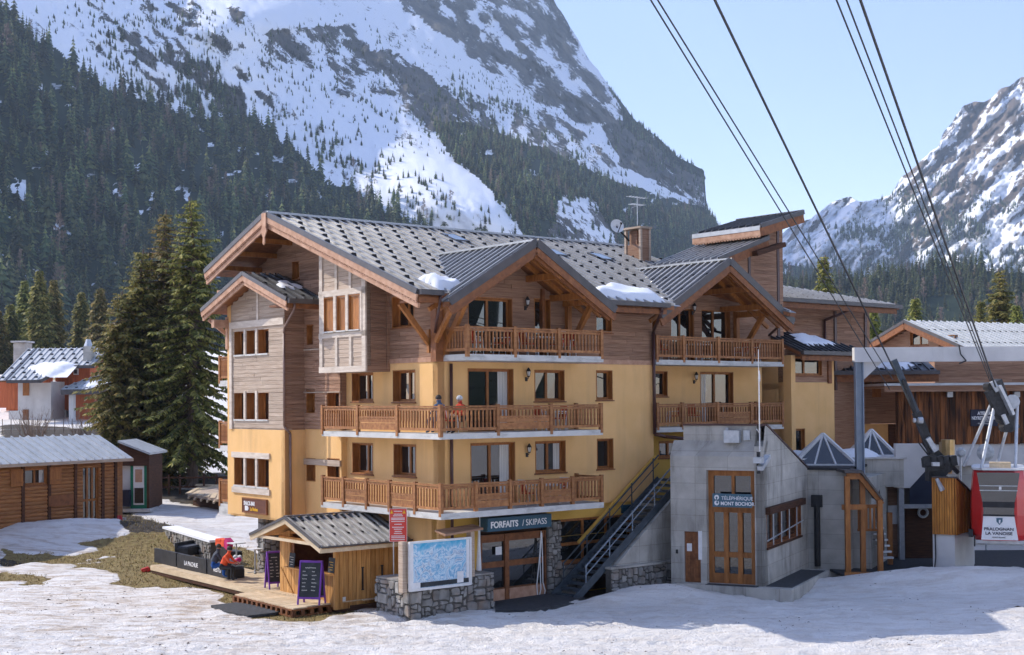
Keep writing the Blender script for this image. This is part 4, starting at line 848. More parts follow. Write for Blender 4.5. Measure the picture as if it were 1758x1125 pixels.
# --- tower at the left end
TU, TV0, TV1, TZ = -1.2, 8.85, 13.45, 2.75
tgz = lambda v: 12.95-.36*abs(v-10.75)
band = [hu(402, 461.5, 566, 609, TU), hu(402, 461.5, 672, 721, TU), hu(401.8, 461.7, 786, 835.6, TU)]
wall(H, 'u', TU, TV0, TV1, TZ, 6.45, [band[2]], M['plaster'], name='tower_wall')
wall(H, 'u', TU+.02, TV0, TV1, 6.45, 13, band[:2], M['siding_bleached'], top=lambda v: tgz(v)-.2, name='tower_wall')
boards(H, 'u', TU+.02, TV0, TV1-.18, 6.5, 13, band[:2], M['siding_bleached'], top=lambda v: tgz(v)-.2, seed=9)
wall(H, 'v', TV0, TU, 0, TZ, 6.45, [], M['plaster'], name='tower_side'); wall(H, 'v', TV0+.02, TU, 0, 6.45, 12.2, [], M['siding'], name='tower_side')
boards(H, 'v', TV0+.01, TU, -.02, 6.5, 12.2, [], M['siding'], seed=12, top=lambda u: 12.2)
wall(H, 'v', TV1, TU, 3, TZ, 11.9, [], M['plaster'], name='tower_side')
for h in band: shutterwin(H, 'u', TU, h)
zb = B.onu(420, 560, TU)[2]
b = MB(); b.box(TU-.07, TU+.01, TV0, TV1+.02, zb-.08, zb+.20); b.box(TU-.07, TU+.01, TV1-.2, TV1+.02, 6.45, zb-.08); b.box(TU-.05, TU+.01, 10.95, 11.1, zb+.2, tgz(11)-.3)
b.box(TU-.07, TU+.01, band[2][0]-.12, band[2][1]+.12, band[2][3]-.02, band[2][3]+.22); b.box(TU-.07, TU+.01, band[2][0]-.12, band[2][1]+.1, band[2][2]-.30, band[2][2]-.06)
b.build('timber_frame', M['beam_bleached'], H)
b = MB(); b.box(TU, 0, TV0, TV1, TZ-.02, TZ+.05); b.build('tower_soffit', M['plaster'], H)
wall(H, 'v', 11.6, -.6, 0, 0, TZ, [], M['stone'], name='stone_base')
# --- oriel
OU, O0, O1 = -1.03, 3.08, 6.32
oz = lambda v: topL(v)+.0
ow = hu(559.5, 621.5, 508.6, 567.7, OU)
b = MB(); b.box(OU, 0, O0, O1, 8.72, 12.0); b.build('oriel_core', M['siding_bleached'], H)
wall(H, 'u', OU, O0, O1, 12.0, 14, [], M['siding_bleached'], top=lambda v: mainz(v)-.30, name='oriel_wall'); wall(H, 'v', O0, OU, 0, 8.72, mainz(O0)-.3, [], M['siding'], name='oriel_wall')
boards(H, 'u', OU, O0, O1, 8.95, 14, [ow], M['siding_bleached'], top=lambda v: mainz(v)-.30, seed=14); boards(H, 'v', O0, OU+.16, -.16, 8.9, mainz(O0)-.3, [], M['siding'], seed=15)
b = MB(); zt = B.onu(590, 502, OU)[2]; zc = B.onu(590, 575, OU)[2]
b.box(OU-.08, OU, O0-.04, O1+.04, zt-.12, zt+.12); b.box(OU-.08, OU, O0-.04, O1+.04, zc-.1, zc+.1); b.box(OU-.08, OU, O0-.04, O1+.04, 8.72, 8.95)
for v in (O0, O1-.22): b.box(OU-.08, OU, v-.04 if v == O0 else v, v+.22, 8.95, mainz(v)-.3)
for v in (4.1, 5.1): b.box(OU-.08, OU, v-.08, v+.08, 8.95, zc-.1); b.box(OU-.08, OU, v-.08, v+.08, zt+.12, mainz(v)-.3)
b.build('timber_frame', M['beam_bleached'], H); b = MB(); b.box(OU, 0, O0-.03, O0, 8.72, 8.95); b.box(-.14, 0, O0-.05, O0, 8.72, 11.9); b.build('timber_frame', M['siding'], H)
# deep windows of the oriel: the openings are boxes set into its face
x0, x1, y0, y1 = ow; W_ = (x1-x0)/3; b = MB()
for i in range(3):
    a, e = x0+W_*i+(.09 if i else 0), x0+W_*(i+1)-(.09 if i < 2 else 0)
    g = MB(); g.box(OU-.004, OU-.001, a+.03, e-.03, y0+.03, y1-.03)
    b.box(OU-.10, OU-.002, a, a+.03, y0, y1); b.box(OU-.10, OU-.002, e-.03, e, y0, y1); b.box(OU-.10, OU-.002, a, e, y1-.03, y1)
    b.box(OU-.03, OU-.003, a+.03, e-.03, y0, y1-.03)
f = b.build('shutter', M['timber_warm'], H)
for i in range(3):
    a, e = x0+W_*i+(.09 if i else 0), x0+W_*(i+1)-(.09 if i < 2 else 0)
    g = MB(); g.box(OU-.16, OU-.03, a, e, y0-.05, y0); g.build('sill', M['slab'], f)
    g = MB(); g.box(OU-.034, OU-.031, a+.03, a+.16, y0+.05, y1-.08); g.build('pane', M['glass'], f)
    if i: g = MB(); g.box(OU-.15, OU-.002, x0+W_*i-.09, x0+W_*i+.09, y0-.04, y1+.04); g.build('post', M['beam_bleached'], f)
for v in (x0-.12, x1+.0): b = MB(); b.box(OU-.10, OU-.002, v, v+.12, y0-.1, y1+.1); b.build('post', M['beam_bleached'], H)
# --- inner bulk so that nothing is see-through
b = MB(); b.box(.34, 10.9, .35, 13.3, 0, 9.0); b.box(.4, 10.9, .4, 13.0, 9.0, 11.2); b.box(10.9, 18.5, 1.95, 13.3, 0, 11.2); b.build('inner_core', M['darkwood'], H)
# --- ground floor of the right-hand facade
gd = fix(hv(822, 938, 915, 1030, .12), .05)
wall(H, 'v', .12, 0, gd[0], .0, ZB+.1, [], M['plaster_base'], name='base_wall')
gw = hv(961, 1062, 888, 963, .12); gw = (gw[0], gw[1]+.7, gw[2], gw[3])
wall(H, 'v', .12, gd[1], 12.6, 2.25, ZB+.1, [(gd[0], gw[1], 0, gw[3])], M['plaster_base'], name='base_wall')
wall(H, 'v', .12, gw[1], 12.6, 0, 2.25, [], M['plaster_base'], name='base_wall')
b = MB(); b.box(-.05, 11.1, 0, .2, ZB-.01, ZB+.02); b.build('wall_ledge', M['plaster'], H)
wall(H, 'u', .0, 0, 6.5, 0, 2.4, [], M['plaster_base'], name='base_wall')
window(H, 'v', .12, gw, panes=3, dep=.14, midrail=.42, lining=True, sill=True)
# ticket-office doors
a0, a1, z0, z1 = gd; b = MB()
for a, e, y, t in ((a0, a0+.12, z0, z1), (a1-.12, a1, z0, z1), (a0+1.22, a0+1.42, z0, z1), (a0, a1, z1-.28, z1), (a0+.12, a1-.12, z0, z0+.5), (a0+.12, a1-.12, z0+1.28, z0+1.5)): b.box(a, e, .1 if e-a > 1 else .06, .2, y, t)
D_ = b.build('glazed_door', M['timber'], H); D_['label'] = 'tall ticket office doors of timber and dark glass'
for i, (a, e, y, t) in enumerate(((a0+.12, a0+1.22, z0+.5, z0+1.28), (a0+1.42, a1-.12, z0+.5, z0+1.28), (a0+.12, a0+1.22, z0+1.5, z1-.28), (a0+1.42, a1-.12, z0+1.5, z1-.28))): g = MB(); g.quad((a, .16, y), (e, .16+.01*(i % 2), y), (e, .165, t), (a, .16, t)); g.build('pane', M['glass'], D_)
g = MB(); g.box(a0+.75, a0+1.05, .05, .055, z0+1.75, z0+2.05); g.build('notice', M['paper'], D_)
g = MB(); g.box(a0+.14, a0+1.2, .07, .1, z0+.03, z0+.45); g.box(a0+1.44, a1-.14, .07, .1, z0+.03, z0+.45); g.build('kick_board', M['fascia'], D_)
# dark ventilation louvre
h = hv(1066, 1102, 866, 880, .12); b = MB(); b.box(h[0], h[1], .06, .12, h[2], h[3])
for k in range(4): zz = h[2]+(h[3]-h[2])*(k+.5)/4; b.box(h[0], h[1], .03, .08, zz-.02, zz+.02)
b.build('louvre', M['sign_blue'], H)
# --- right bay under the second gable
V2 = 1.5
g2z = lambda u: 13.49-.587*abs(u-14.54)
wall(H, 'v', V2, 10.95, 19.8, 6.2, Z3, [hv(1122, 1146, 637.3, 681, V2), fix(hv(1202, 1259, 638.7, 690, V2), 6.46)], M['plaster'])
wall(H, 'v', 1.6, 11.1, 19.8, 0, 6.2, [hv(1131, 1168, 757, 786, 1.6)], M['plaster_base'], name='recess_wall')
hh = [fix(hv(1151, 1191, 527.7, 600, V2), 9.27), fix(hv(1203.6, 1253.4, 530.6, 600, V2), 9.27)]
topB = lambda u: max(g2z(u), mainz(V2))-.25
wall(H, 'v', V2, 10.95, 19.8, Z3, 13.5, hh, M['siding'], top=topB, name='gable_wall'); boards(H, 'v', V2, 11.0, 19.7, Z3+.05, 13.5, hh, M['siding'], top=topB, seed=20)
window(H, 'v', V2, hv(1122, 1146, 637.3, 681, V2), panes=1, dep=.2); window(H, 'v', V2, fix(hv(1202, 1259, 638.7, 690, V2), 6.46), dep=.2, sill=False, curtain='l'); window(H, 'v', 1.6, hv(1131, 1168, 757, 786, 1.6), dep=.15)
for h in hh: window(H, 'v', V2, h, panes=2, dep=.2, sill=False)
for px, py in ((1191, 646), (1188, 528)): p = B.onv(px, py, V2); lantern(H, 'v', V2, p[0], p[2]-.25)
for a in (11.5, 17.9):
    b = MB(); b.bar((a, 1.3, 9.4), (a, -.2, 11.3), .16, .2); b.bar((a, 1.35, 9.2), (a, 1.35, 11.6), .2, .2); b.bar((a, -1.2, 11.4), (a, 1.4, 11.4), .2, .26); b.build('brace', M['timber_warm'], H)
for u in (12.1, 13.3, 15.8, 17.0): b = MB(); z = g2z(u)-.42; b.bar((u, -1.15, z), (u, 1.45, z), .18, .24); b.build('purlin', M['timber_warm'], H)
b = MB(); b.bar((14.54, -1.1, 13.02), (14.54, 1.4, 13.02), .22, .28); b.build('beam', M['timber'], H)
# --- balconies
def slab(pts, z0, z1, name='balcony_slab'):
    o = MB().prism([(p[0], p[1], z0) for p in pts], (0, 0, z1-z0)).build(name, M['slab'], H); return o
BM = slab([(-1, 6.35), (-1, -1.52), (6.78, -1.52), (6.78, .1), (.1, .1), (.1, 6.35)], 6.24, 6.44)
BL = slab([(-1.02, 6.4), (-1.02, -1.54), (6.78, -1.54), (6.78, .1), (.1, .1), (.1, 6.4)], 3.44, 3.65)
BT = slab([(.18, -1.52), (6.84, -1.52), (6.84, .05), (.18, .05)], 9.04, 9.26)
def px2v(x, y=700): return B.onv(x, y, -1.5)[0]
def px2u(x, y=700): return B.onu(x, y, -1)[1]
def spec(px, kinds, f):
    q = [f(x) for x in px]; return [(k, abs(b-a)) for k, a, b in zip(kinds, q, q[1:])]
railing(H, (-.97, 6.3), (-.97, -1.47), 6.44, spec((552.6, 613.8, 682.7, 757), 'PBP', px2u), .98)
railing(H, (-.97, -1.47), (6.72, -1.47), 6.44, spec((758, 856.7, 949, 1036), 'PBP', px2v), .98, posts=(False, True)); railing(H, (6.72, -1.47), (6.72, -.05), 6.44, [('P', 1)], .98, posts=(False, True))
railing(H, (-.97, 6.3), (-.97, -1.47), 3.66, spec((554.6, 590.4, 629.8, 669, 713, 757), 'PBPBP', px2u), 1.0)
railing(H, (-.97, -1.47), (6.72, -1.47), 3.66, spec((757.6, 818, 877.4, 932.5, 986, 1036.4), 'PBPBP', px2v), 1.0, posts=(False, True)); railing(H, (6.72, -1.47), (6.72, -.05), 3.66, [('P', 1)], 1.0, posts=(False, True))
railing(H, (.24, -.1), (.24, -1.46), 9.28, [('P', 1)], .98, posts=(False, False)); railing(H, (.24, -1.46), (6.78, -1.46), 9.28, spec((803.5, 885.4, 962, 1036), 'PPP', px2v), .98)
slab([(11.12, -.17), (19.35, -.17), (19.35, 1.6), (11.12, 1.6)], 9.04, 9.24); slab([(11.12, -.17), (19.3, -.17), (19.3, 1.6), (11.12, 1.6)], 6.22, 6.42)
px0v = lambda x: B.onv(x, 700, -.12)[0]
railing(H, (11.2, -.12), (19.28, -.12), 9.26, spec((1119.7, 1167, 1228.6, 1287.5, 1341.5), 'PPPP', px0v), .98); railing(H, (19.28, -.12), (19.28, 1.4), 9.26, [('P', 1)], .98, posts=(False, True))
railing(H, (11.2, -.12), (19.25, -.12), 6.43, spec((1120, 1164.6, 1227, 1286.6, 1342), 'PPBP', px0v), .98); railing(H, (19.25, -.12), (19.25, 1.4), 6.43, [('P', 1)], .98, posts=(False, True))
# balconies on the far side of the tower
for zs in (2.65, 5.45, 8.3):
    slab([(-1.1, 13.4), (-1.1, 14.75), (1.8, 14.75), (1.8, 13.4)], zs, zs+.25 if zs > 3 else zs+.5)
    zr = zs+.25 if zs > 3 else zs+.5
    railing(H, (-1.05, 14.7), (-1.05, 13.5), zr, [('P', 1)], 1.05, gap=.11); railing(H, (-1.05, 14.7), (1.7, 14.7), zr, [('P', 1)], 1.05, posts=(False, True))
b = MB(); b.bar((-1.9, 13.2, 12.2), (.2, 13.2, 12.2), .32, .42); b.bar((-1.9, 13.75, 11.0), (-.9, 13.75, 11.0), .26, .34); b.bar((-1.15, 13.75, 9.9), (-1.15, 13.75, 11.3), .2, .2); b.bar((-1.15, 14.0, 10.6), (-1.9, 14.1, 11.2), .14, .16); b.build('bracket', M['fascia'], H)
# --- roofs
UV = -1.95
def vstart(zg):  # where the main slope rises clear of a cross gable
    return lambda u: max(-1.5, RV-(RZ-zg(u))/RP)
G1 = lambda u: 13.41-.587*abs(u-3.03); G2 = lambda u: 13.49-.587*abs(u-14.54)
def mb0(a):
    u = UV+a; v = -1.5
    if -.95 < u < 7.0: v = max(v, RV-(RZ-G1(u))/RP)
    if 10.4 < u < 18.7: v = max(v, RV-(RZ-G2(u))/RP)
    return v+1.5
sR = Slope((UV, -1.5, mainz(-1.5)), (1, 0, 0), (0, 1, 0), RP); UEND = 18.6
roof(H, sR, (0, UEND-UV), mb0, 10.5, m='roof', hooks=(.9, .92), hb0=.7, hs=.14)
sL = Slope((UV, 14.3, mainz(14.3)), (1, 0, 0), (0, -1, 0), RP); roof(H, sL, (0, UEND-UV), 0, 5.3, m='roof', hooks=None, step=1.2)
b = MB(); b.bar((UV-.02, RV, RZ+.05), (UEND, RV, RZ+.05), .35, .09); b.build('ridge_cap', M['zinc'], H)
def gable(uc, zc, hw, v0, zg, dark=True):
    k = .587
    e0 = lambda side: (lambda a: 0)
    sA = Slope((uc-hw, v0, zc-k*hw), (0, 1, 0), (1, 0, 0), k); sB = Slope((uc+hw, v0, zc-k*hw), (0, 1, 0), (-1, 0, 0), k)
    # length of the seam-bearing slope at each height: back to the valley
    def vend(b): z = zc-k*(hw-b); return RV-(RZ-z)/RP-v0+.15
    for s_, sg in ((sA, 1), (sB, -1)):
        # seams run up the slope: pans counted along v
        Lm = vend(hw)
        roof(H, s_, (0, Lm), lambda a: max(0., min(hw, hw-(zc-(RZ-RP*(RV-(v0+a-.15))))/k if v0+a > -1.5 else 0.)), hw, m='roof', hooks=(.9, 1.15), hb0=.8, step=.40)
    b = MB(); b.bar((uc, v0-.02, zc+.05), (uc, v0+vend(hw), zc+.05), .26, .07); b.build('ridge_cap', M['zinc'], H)
    for s_ in (sA, sB):
        b = MB(); b.bar(s_.P(0, -.02, -.02)+Vector((0, -.05, 0)), s_.P(0, hw, -.02)+Vector((0, -.05, 0)), .05, .30); b.build('verge', M['gutter'], H)
        b = MB(); b.bar(s_.P(0, .0, -.32)+Vector((0, -.02, 0)), s_.P(0, hw, -.32)+Vector((0, -.02, 0)), .06, .30); b.bar(s_.P(0, .2, -.5)+Vector((0, .12, 0)), s_.P(0, hw, -.5)+Vector((0, .12, 0)), .12, .16); b.build('barge_board', M['timber'], H)
        # rafters seen from below
        for v in (v0+.7, v0+1.35): b = MB(); b.bar(s_.P(v-v0, .1, -.28), s_.P(v-v0, hw-.05, -.28), .12, .16); b.build('rafter', M['timber_warm'], H)
    return sA, sB
g1A, g1B = gable(3.03, 13.41, 3.98, -2.0, G1); g2A, g2B = gable(14.54, 13.49, 4.2, -1.2, G2)
# main left gable verge with fretted boards
for s_, W_ in ((sR, 10.5), (sL, 5.3)):
    b = MB(); b.bar(s_.P(-.05, -.03, .0), s_.P(-.05, W_, .0), .07, .20); b.build('verge', M['gutter'], H)
    b = MB(); b.bar(s_.P(-.03, 0, -.22), s_.P(-.03, W_, -.22), .06, .24); b.bar(s_.P(.06, 0, -.50), s_.P(.06, W_, -.50), .08, .17); b.build('barge_board', M['fascia'], H)
    b = MB(); n = int(W_/.17)
    for i in range(n): p = s_.P(-.01, .09+i*.17, -.36); b.cyl(p+Vector((-.02, 0, 0)), p+Vector((.03, 0, 0)), .065, 6)
    b.build('fretwork', M['fascia'], H, kind='stuff')
for v, z in ((12.9, 13.35), (11.6, 13.85), (10.3, 14.3)): b = MB(); b.bar((UV+.1, v, z-.0), (.1, v, z), .16, .2); b.build('rafter', M['timber_warm'], H)
for v in (9.0, 4.6, 1.2): b = MB(); b.bar((UV+.1, v, mainz(v)-.4), (.1, v, mainz(v)-.4), .2, .26); b.build('purlin', M['timber_warm'], H)
b = MB(); b.prism([(UV-.12, 8.82, RZ-.0), (UV-.12, 9.18, RZ), (UV-.12, 9.16, RZ-.6), (UV-.12, 9.24, RZ-.72), (UV-.12, 9.06, RZ-.98), (UV-.12, 9.09, RZ-1.2), (UV-.12, 9.0, RZ-1.3), (UV-.12, 8.91, RZ-1.2), (UV-.12, 8.94, RZ-.98), (UV-.12, 8.76, RZ-.72), (UV-.12, 8.84, RZ-.6)], (.05, 0, 0)); b.build('finial_board', M['fascia'], H)
# eaves gutter of the main roof, in the stretches between the gables
for a, e in ((UV, -.95), (7.0, 10.4)):
    b = MB(); b.box(a, e, -1.72, -1.5, 11.28, 11.46); b.build('gutter', M['gutter'], H)
    b = MB(); b.box(a+.05, e, -1.5, -1.42, 11.02, 11.28); b.box(a+.3, e, -1.42, .0, 11.08, 11.16); b.build('eave_board', M['timber'], H)
b = MB(); b.bar((-.35, -1.45, 11.02), (-.1, -.05, 9.75), .13, .17); b.bar((-.05, -1.5, 11.05), (-.05, .0, 11.05), .16, .2); b.build('brace', M['timber_warm'], H)
b = MB(); b.bar((-1.4, .35, 11.1), (-.05, .35, 9.6), .14, .18); b.bar((-.1, .35, 9.35), (-.1, .35, 10.2), .14, .16); b.build('brace', M['timber_warm'], H)
pipe(H, [(-1.0, -1.55, 11.3), (-1.0, -1.5, 11.0), (-.05, .1, 10.0)], .05); pipe(H, [(.55, -.09, 8.95), (.55, -.09, .8)], .06)
pipe(H, [(10.0, -1.6, 11.3), (10.05, -1.55, 11.1), (11.0, -.14, 10.4), (11.02, -.14, 6.15), (11.3, -.5, 6.05), (11.9, -1.2, 5.95), (11.95, -1.3, 5.2)], .07)
pipe(H, [(18.4, -1.1, 11.1), (19.5, .8, 10.5)], .06)
# tower gable roof
tR = Slope((-2.05, 7.2, 12.95-.36*3.55), (1, 0, 0), (0, 1, 0), .36); tL = Slope((-2.05, 14.45, 12.95-.36*3.7), (1, 0, 0), (0, -1, 0), .36)
roof(H, tR, (0, 2.0), 0, 3.55, m='roof_dark', hooks=(.9, .8), th=.12, step=.42, soffit='timber'); roof(H, tL, (0, 2.0), 0, 3.7, m='roof_dark', hooks=None, th=.12, step=.5)
snowpatch(H, tR, (.5, 1.9), (1.2, 2.6), .16, 3)
for s_, W_ in ((tR, 3.55), (tL, 3.7)):
    b = MB(); b.bar(s_.P(-.04, -.03, .0), s_.P(-.04, W_, .0), .06, .17); b.build('verge', M['gutter'], H)
    b = MB(); b.bar(s_.P(-.02, 0, -.2), s_.P(-.02, W_, -.2), .06, .22); b.bar(s_.P(.06, 0, -.42), s_.P(.06, W_, -.42), .08, .12); b.build('barge_board', M['fascia'], H)
    b = MB()
    for i in range(int(W_/.17)): p = s_.P(-.0, .09+i*.17, -.32); b.cyl(p+Vector((-.02, 0, 0)), p+Vector((.03, 0, 0)), .06, 6)
    b.build('fretwork', M['fascia'], H, kind='stuff')
b = MB(); b.box(-2.05, -.2, 7.0, 7.2, 11.5, 11.68); b.build('gutter', M['gutter'], H)
b = MB(); b.box(-2.0, -.2, 7.2, 7.28, 11.3, 11.52); b.box(-1.9, -.2, 7.3, 8.85, 11.42, 11.5); b.build('eave_board', M['timber'], H)
pipe(H, [(-1.75, 7.1, 11.5), (-1.75, 7.15, 11.25), (-1.35, 8.6, 10.6), (-1.28, 8.76, 10.4), (-1.28, 8.76, 6.6), (-1.0, 8.76, 6.3), (-.98, 8.76, 2.4)], .05, 'copper')
# snow lying in the valleys
snowpatch(H, sR, (.75, 2.55), (.15, 1.7), .42, 2); snowpatch(H, sR, (8.9, 13.3), (.1, 2.0), .42, 4); snowpatch(H, g2A, (.2, 2.6), (.2, 1.3), .36, 6)
for a, bb in ((7.9, 8.2), (12.6, 7.0), (15.4, 6.9)):
    b = MB(); P = [sR.P(a, bb, .02), sR.P(a+.8, bb, .02), sR.P(a+.8, bb+1.1, .02), sR.P(a, bb+1.1, .02)]; b.prism(P, (0, 0, .09)); o = b.build('skylight', M['roof_dark'], H)
    g = MB(); P = [sR.P(a+.08, bb+.1, .114), sR.P(a+.72, bb+.1, .114), sR.P(a+.72, bb+1.0, .114), sR.P(a+.08, bb+1.0, .114)]; g.quad(*P); g.build('pane', M['glass'], o)
# --- chimney stack, dish and aerial
cu, cv = B.onv(1100, 445, 6.0)[0], 6.0
b = MB()
for x, y in ((cu, cv), (cu+.58, cv), (cu, cv+.98), (cu+.58, cv+.98)): b.box(x, x+.12, y, y+.12, 13.6, 15.75)
b.box(cu-.05, cu+.75, cv-.05, cv+1.15, 15.75, 15.84); ch = b.build('chimney', M['siding_bleached'], H); g = MB(); g.box(cu+.04, cu+.66, cv+.04, cv+1.06, 13.6, 15.0); g.box(cu+.12, cu+.58, cv+.03, cv+.07, 13.6, 15.7); g.box(cu+.25, cu+.62, cv+.5, cv+1.0, 15.0, 15.7); g.build('cladding', M['siding'], ch)
DS = thing('satellite_dish', 'white satellite dish on a bracket at the chimney of the chalet roof', 'satellite dish', B, (cu-.7, cv+.6, 15.3)); b = MB(); n = 20
cp = Vector((cu-.85, cv+.7, 15.85)); ax_ = Vector((-.35, -.9, .25)).normalized(); X_ = ax_.cross(Vector((0, 0, 1))).normalized(); Y_ = X_.cross(ax_)
rings = [[cp+(X_*math.cos(t)+Y_*math.sin(t))*r*.34+ax_*(.12*r*r-.12) for t in [2*math.pi*i/n for i in range(n)]] for r in (.05, .5, 1.)]
V_ = [p for r in rings for p in r]; b.add(V_, [(j*n+i, j*n+(i+1) % n, (j+1)*n+(i+1) % n, (j+1)*n+i) for j in range(2) for i in range(n)]+[list(range(n))]); b.build('dish', M['white_dirty'], DS, smooth=True)
b = MB(); b.bar(cp-ax_*.1, (cu+.02, cv+.8, 15.2), .06, .06); b.bar(cp+Y_*-.32, cp+ax_*.45-Y_*.1, .03, .03); b.bar(cp+ax_*.45-Y_*.1, cp+ax_*.5-Y_*.02, .08, .08); b.build('arm', M['black'], DS)
AE = thing('television_aerial', 'thin television aerial standing on the chimney top of the chalet', 'aerial', B, (cu+.1, cv+.3, 15.9)); b = MB(); b.cyl((cu+.1, cv+.3, 15.9), (cu+.1, cv+.3, 17.3), .018, 6)
for z, l in ((17.25, .55), (16.9, .4)):
    b.bar((cu+.1-l, cv+.3, z), (cu+.1+l, cv+.3, z), .02, .02)
    for k in range(7): x = cu+.1-l+2*l*k/6; b.bar((x, cv+.1, z), (x, cv+.5, z), .012, .012)
b.tube([(cu-.35, cv+.3, 16.2), (cu-.3, cv+.3, 16.7), (cu+.1, cv+.3, 16.85)], .012, 4); b.build('mast', M['galv'], AE)
# --- the stepped monopitch blocks at the right end
def mono(u0, u1, va, vb, z0, k, wallu0, wallu1, wv, zbot, m='roof', wallm='siding', fretside=True):
    s_ = Slope((u0, va, z0), (0, 1, 0), (1, 0, 0), k); W_ = u1-u0
    roof(H, s_, (0, vb-va), 0, W_, m=m, hooks=(.9, .7), step=.42, th=.14)
    b = MB(); b.bar(s_.P(-.03, 0, -.02), s_.P(-.03, W_, -.02), .06, .2); b.bar(s_.P(0, W_+.02, 0), s_.P(vb-va, W_+.02, 0), .06, .2); b.build('verge', M['gutter'], H)
    b = MB(); b.bar(s_.P(.02, 0, -.32), s_.P(.02, W_, -.32), .08, .38); b.build('barge_board', M['timber'], H)
    b = MB(); b.box(u0-.05, u0+.02, va, vb, z0-.22, z0-.02); b.build('gutter', M['zinc'], H); b = MB(); b.box(u0-.03, u0+.05, va, vb, z0-.5, z0-.22)
    if fretside:
        for i in range(int((vb-va)/.17)): b.cyl((u0-.03, va+.09+i*.17, z0-.5), (u0+.05, va+.09+i*.17, z0-.5), .06, 6)
    b.build('fretwork', M['fascia'], H, kind='stuff')
    tz = lambda u: z0+k*(u-u0)-.2
    wall(H, 'v', wv, wallu0, wallu1, zbot, 20, [], M[wallm], top=tz, name='block_wall'); boards(H, 'v', wv, wallu0, wallu1-.2, zbot, 20, [], M[wallm], top=tz, seed=int(u0))
    wall(H, 'u', wallu0, wv, vb-.3, zbot, z0-.1, [], M[wallm], name='block_wall'); wall(H, 'u', wallu1, wv, vb-.3, zbot, tz(wallu1), [], M[wallm], name='block_wall')
    b = MB(); b.box(wallu1-.16, wallu1, wv-.05, wv, zbot, tz(wallu1)-.05); b.build('corner_board', M['pipe'], H)
    return s_
mono(20.2-1.1, 22.25, .9, 5.1, 15.55, .28, 19.6, 21.6, 1.9, 9.5, 'roof_dark')
mono(16.3, 19.8, 1.0, 5.6, 13.85, .345, 16.6, 19.4, 1.8, 11.0, 'roof')
p = B.onv(1316, 425, 1.0); b = MB(); b.bar((18.6, .9, 14.2), (20.6, .9, 14.75), .5, .22); b.build('bracket', M['darkwood'], H)
# tan annexe with the little lean-to roof
wall(H, 'v', 1.0, 20.75, 24.25, 0, 8.35, [hv(1364, 1382, 736, 777, 1.0)], M['plaster'], name='annexe_wall'); window(H, 'v', 1.0, hv(1364, 1382, 736, 777, 1.0), panes=1, dep=.15)
wall(H, 'v', 1.02, 20.75, 24.25, 8.35, 9.9, [hv(1353, 1411, 612, 645, 1.0)], M['siding'], name='annexe_wall'); window(H, 'v', 1.0, hv(1353, 1411, 612, 645, 1.0), panes=2, dep=.12, curtain='l')
wall(H, 'u', 24.25, 1.0, 6, 0, 9.6, [], M['plaster'], name='annexe_wall'); wall(H, 'u', 20.75, .55, 6, 0, 9.6, [], M['plaster'], name='annexe_wall')
b = MB(); b.box(24.05, 24.3, .93, 1.03, 8.3, 9.9); b.build('corner_board', M['timber'], H); b = MB(); b.box(20.75, 24.25, 1.1, 6, 8, 8.3); b.build('inner_floor', M['plaster'], H)
ll = Slope((20.9, .1, 9.75), (1, 0, 0), (0, 1, 0), .42); roof(H, ll, (0, 5.3), 0, lambda a: 3.6-a*.55 if a < 5.5 else .6, m='roof_dark', hooks=(.9, .5), step=.4, hb0=.35)
snowpatch(H, ll, (1.0, 4.2), (.5, 2.4), .2, 9); b = MB(); b.box(20.9, 26.2, -.08, .1, 9.62, 9.8); b.build('gutter', M['gutter'], H); b = MB(); b.box(21.0, 26.1, .1, .18, 9.36, 9.62); b.build('eave_board', M['timber'], H)
# timber annexe behind with the grey roof
wall(H, 'v', 4.0, 24.6, 31.35, 4, 12.3, [], M['siding'], name='annexe_wall'); boards(H, 'v', 4.0, 24.6, 31.3, 8.5, 12.25, [], M['siding'], seed=31)
wall(H, 'u', 31.35, 4, 10, 4, 12.2, [], M['siding'], name='annexe_wall'); b = MB()
for u in (28.6, 31.2): b.box(u-.1, u+.08, 3.9, 3.97, 8, 12.1)
b.build('corner_board', M['pipe'], H); pipe(H, [(28.9, 3.0, 12.2), (27.6, 3.85, 11.6), (27.6, 3.85, 8.5)], .07)
rr = Slope((22.4, 2.6, 12.45), (1, 0, 0), (0, 1, 0), .33); roof(H, rr, (0, 9.9), 0, lambda a: min(3.6, max(.4, 3.6-(a-2.0)*.42)), m='roof', hooks=(.9, .62), hb0=.4, step=.42)
b = MB(); b.box(22.4, 32.4, 2.42, 2.6, 12.3, 12.5); b.build('gutter', M['gutter'], H); b = MB(); b.box(22.5, 32.1, 2.6, 2.7, 12.02, 12.3); b.build('eave_board', M['timber'], H)
b = MB(); b.box(20, 22.4, 2.6, 6, 8, 13.3); b.build('inner_core', M['siding'], H)
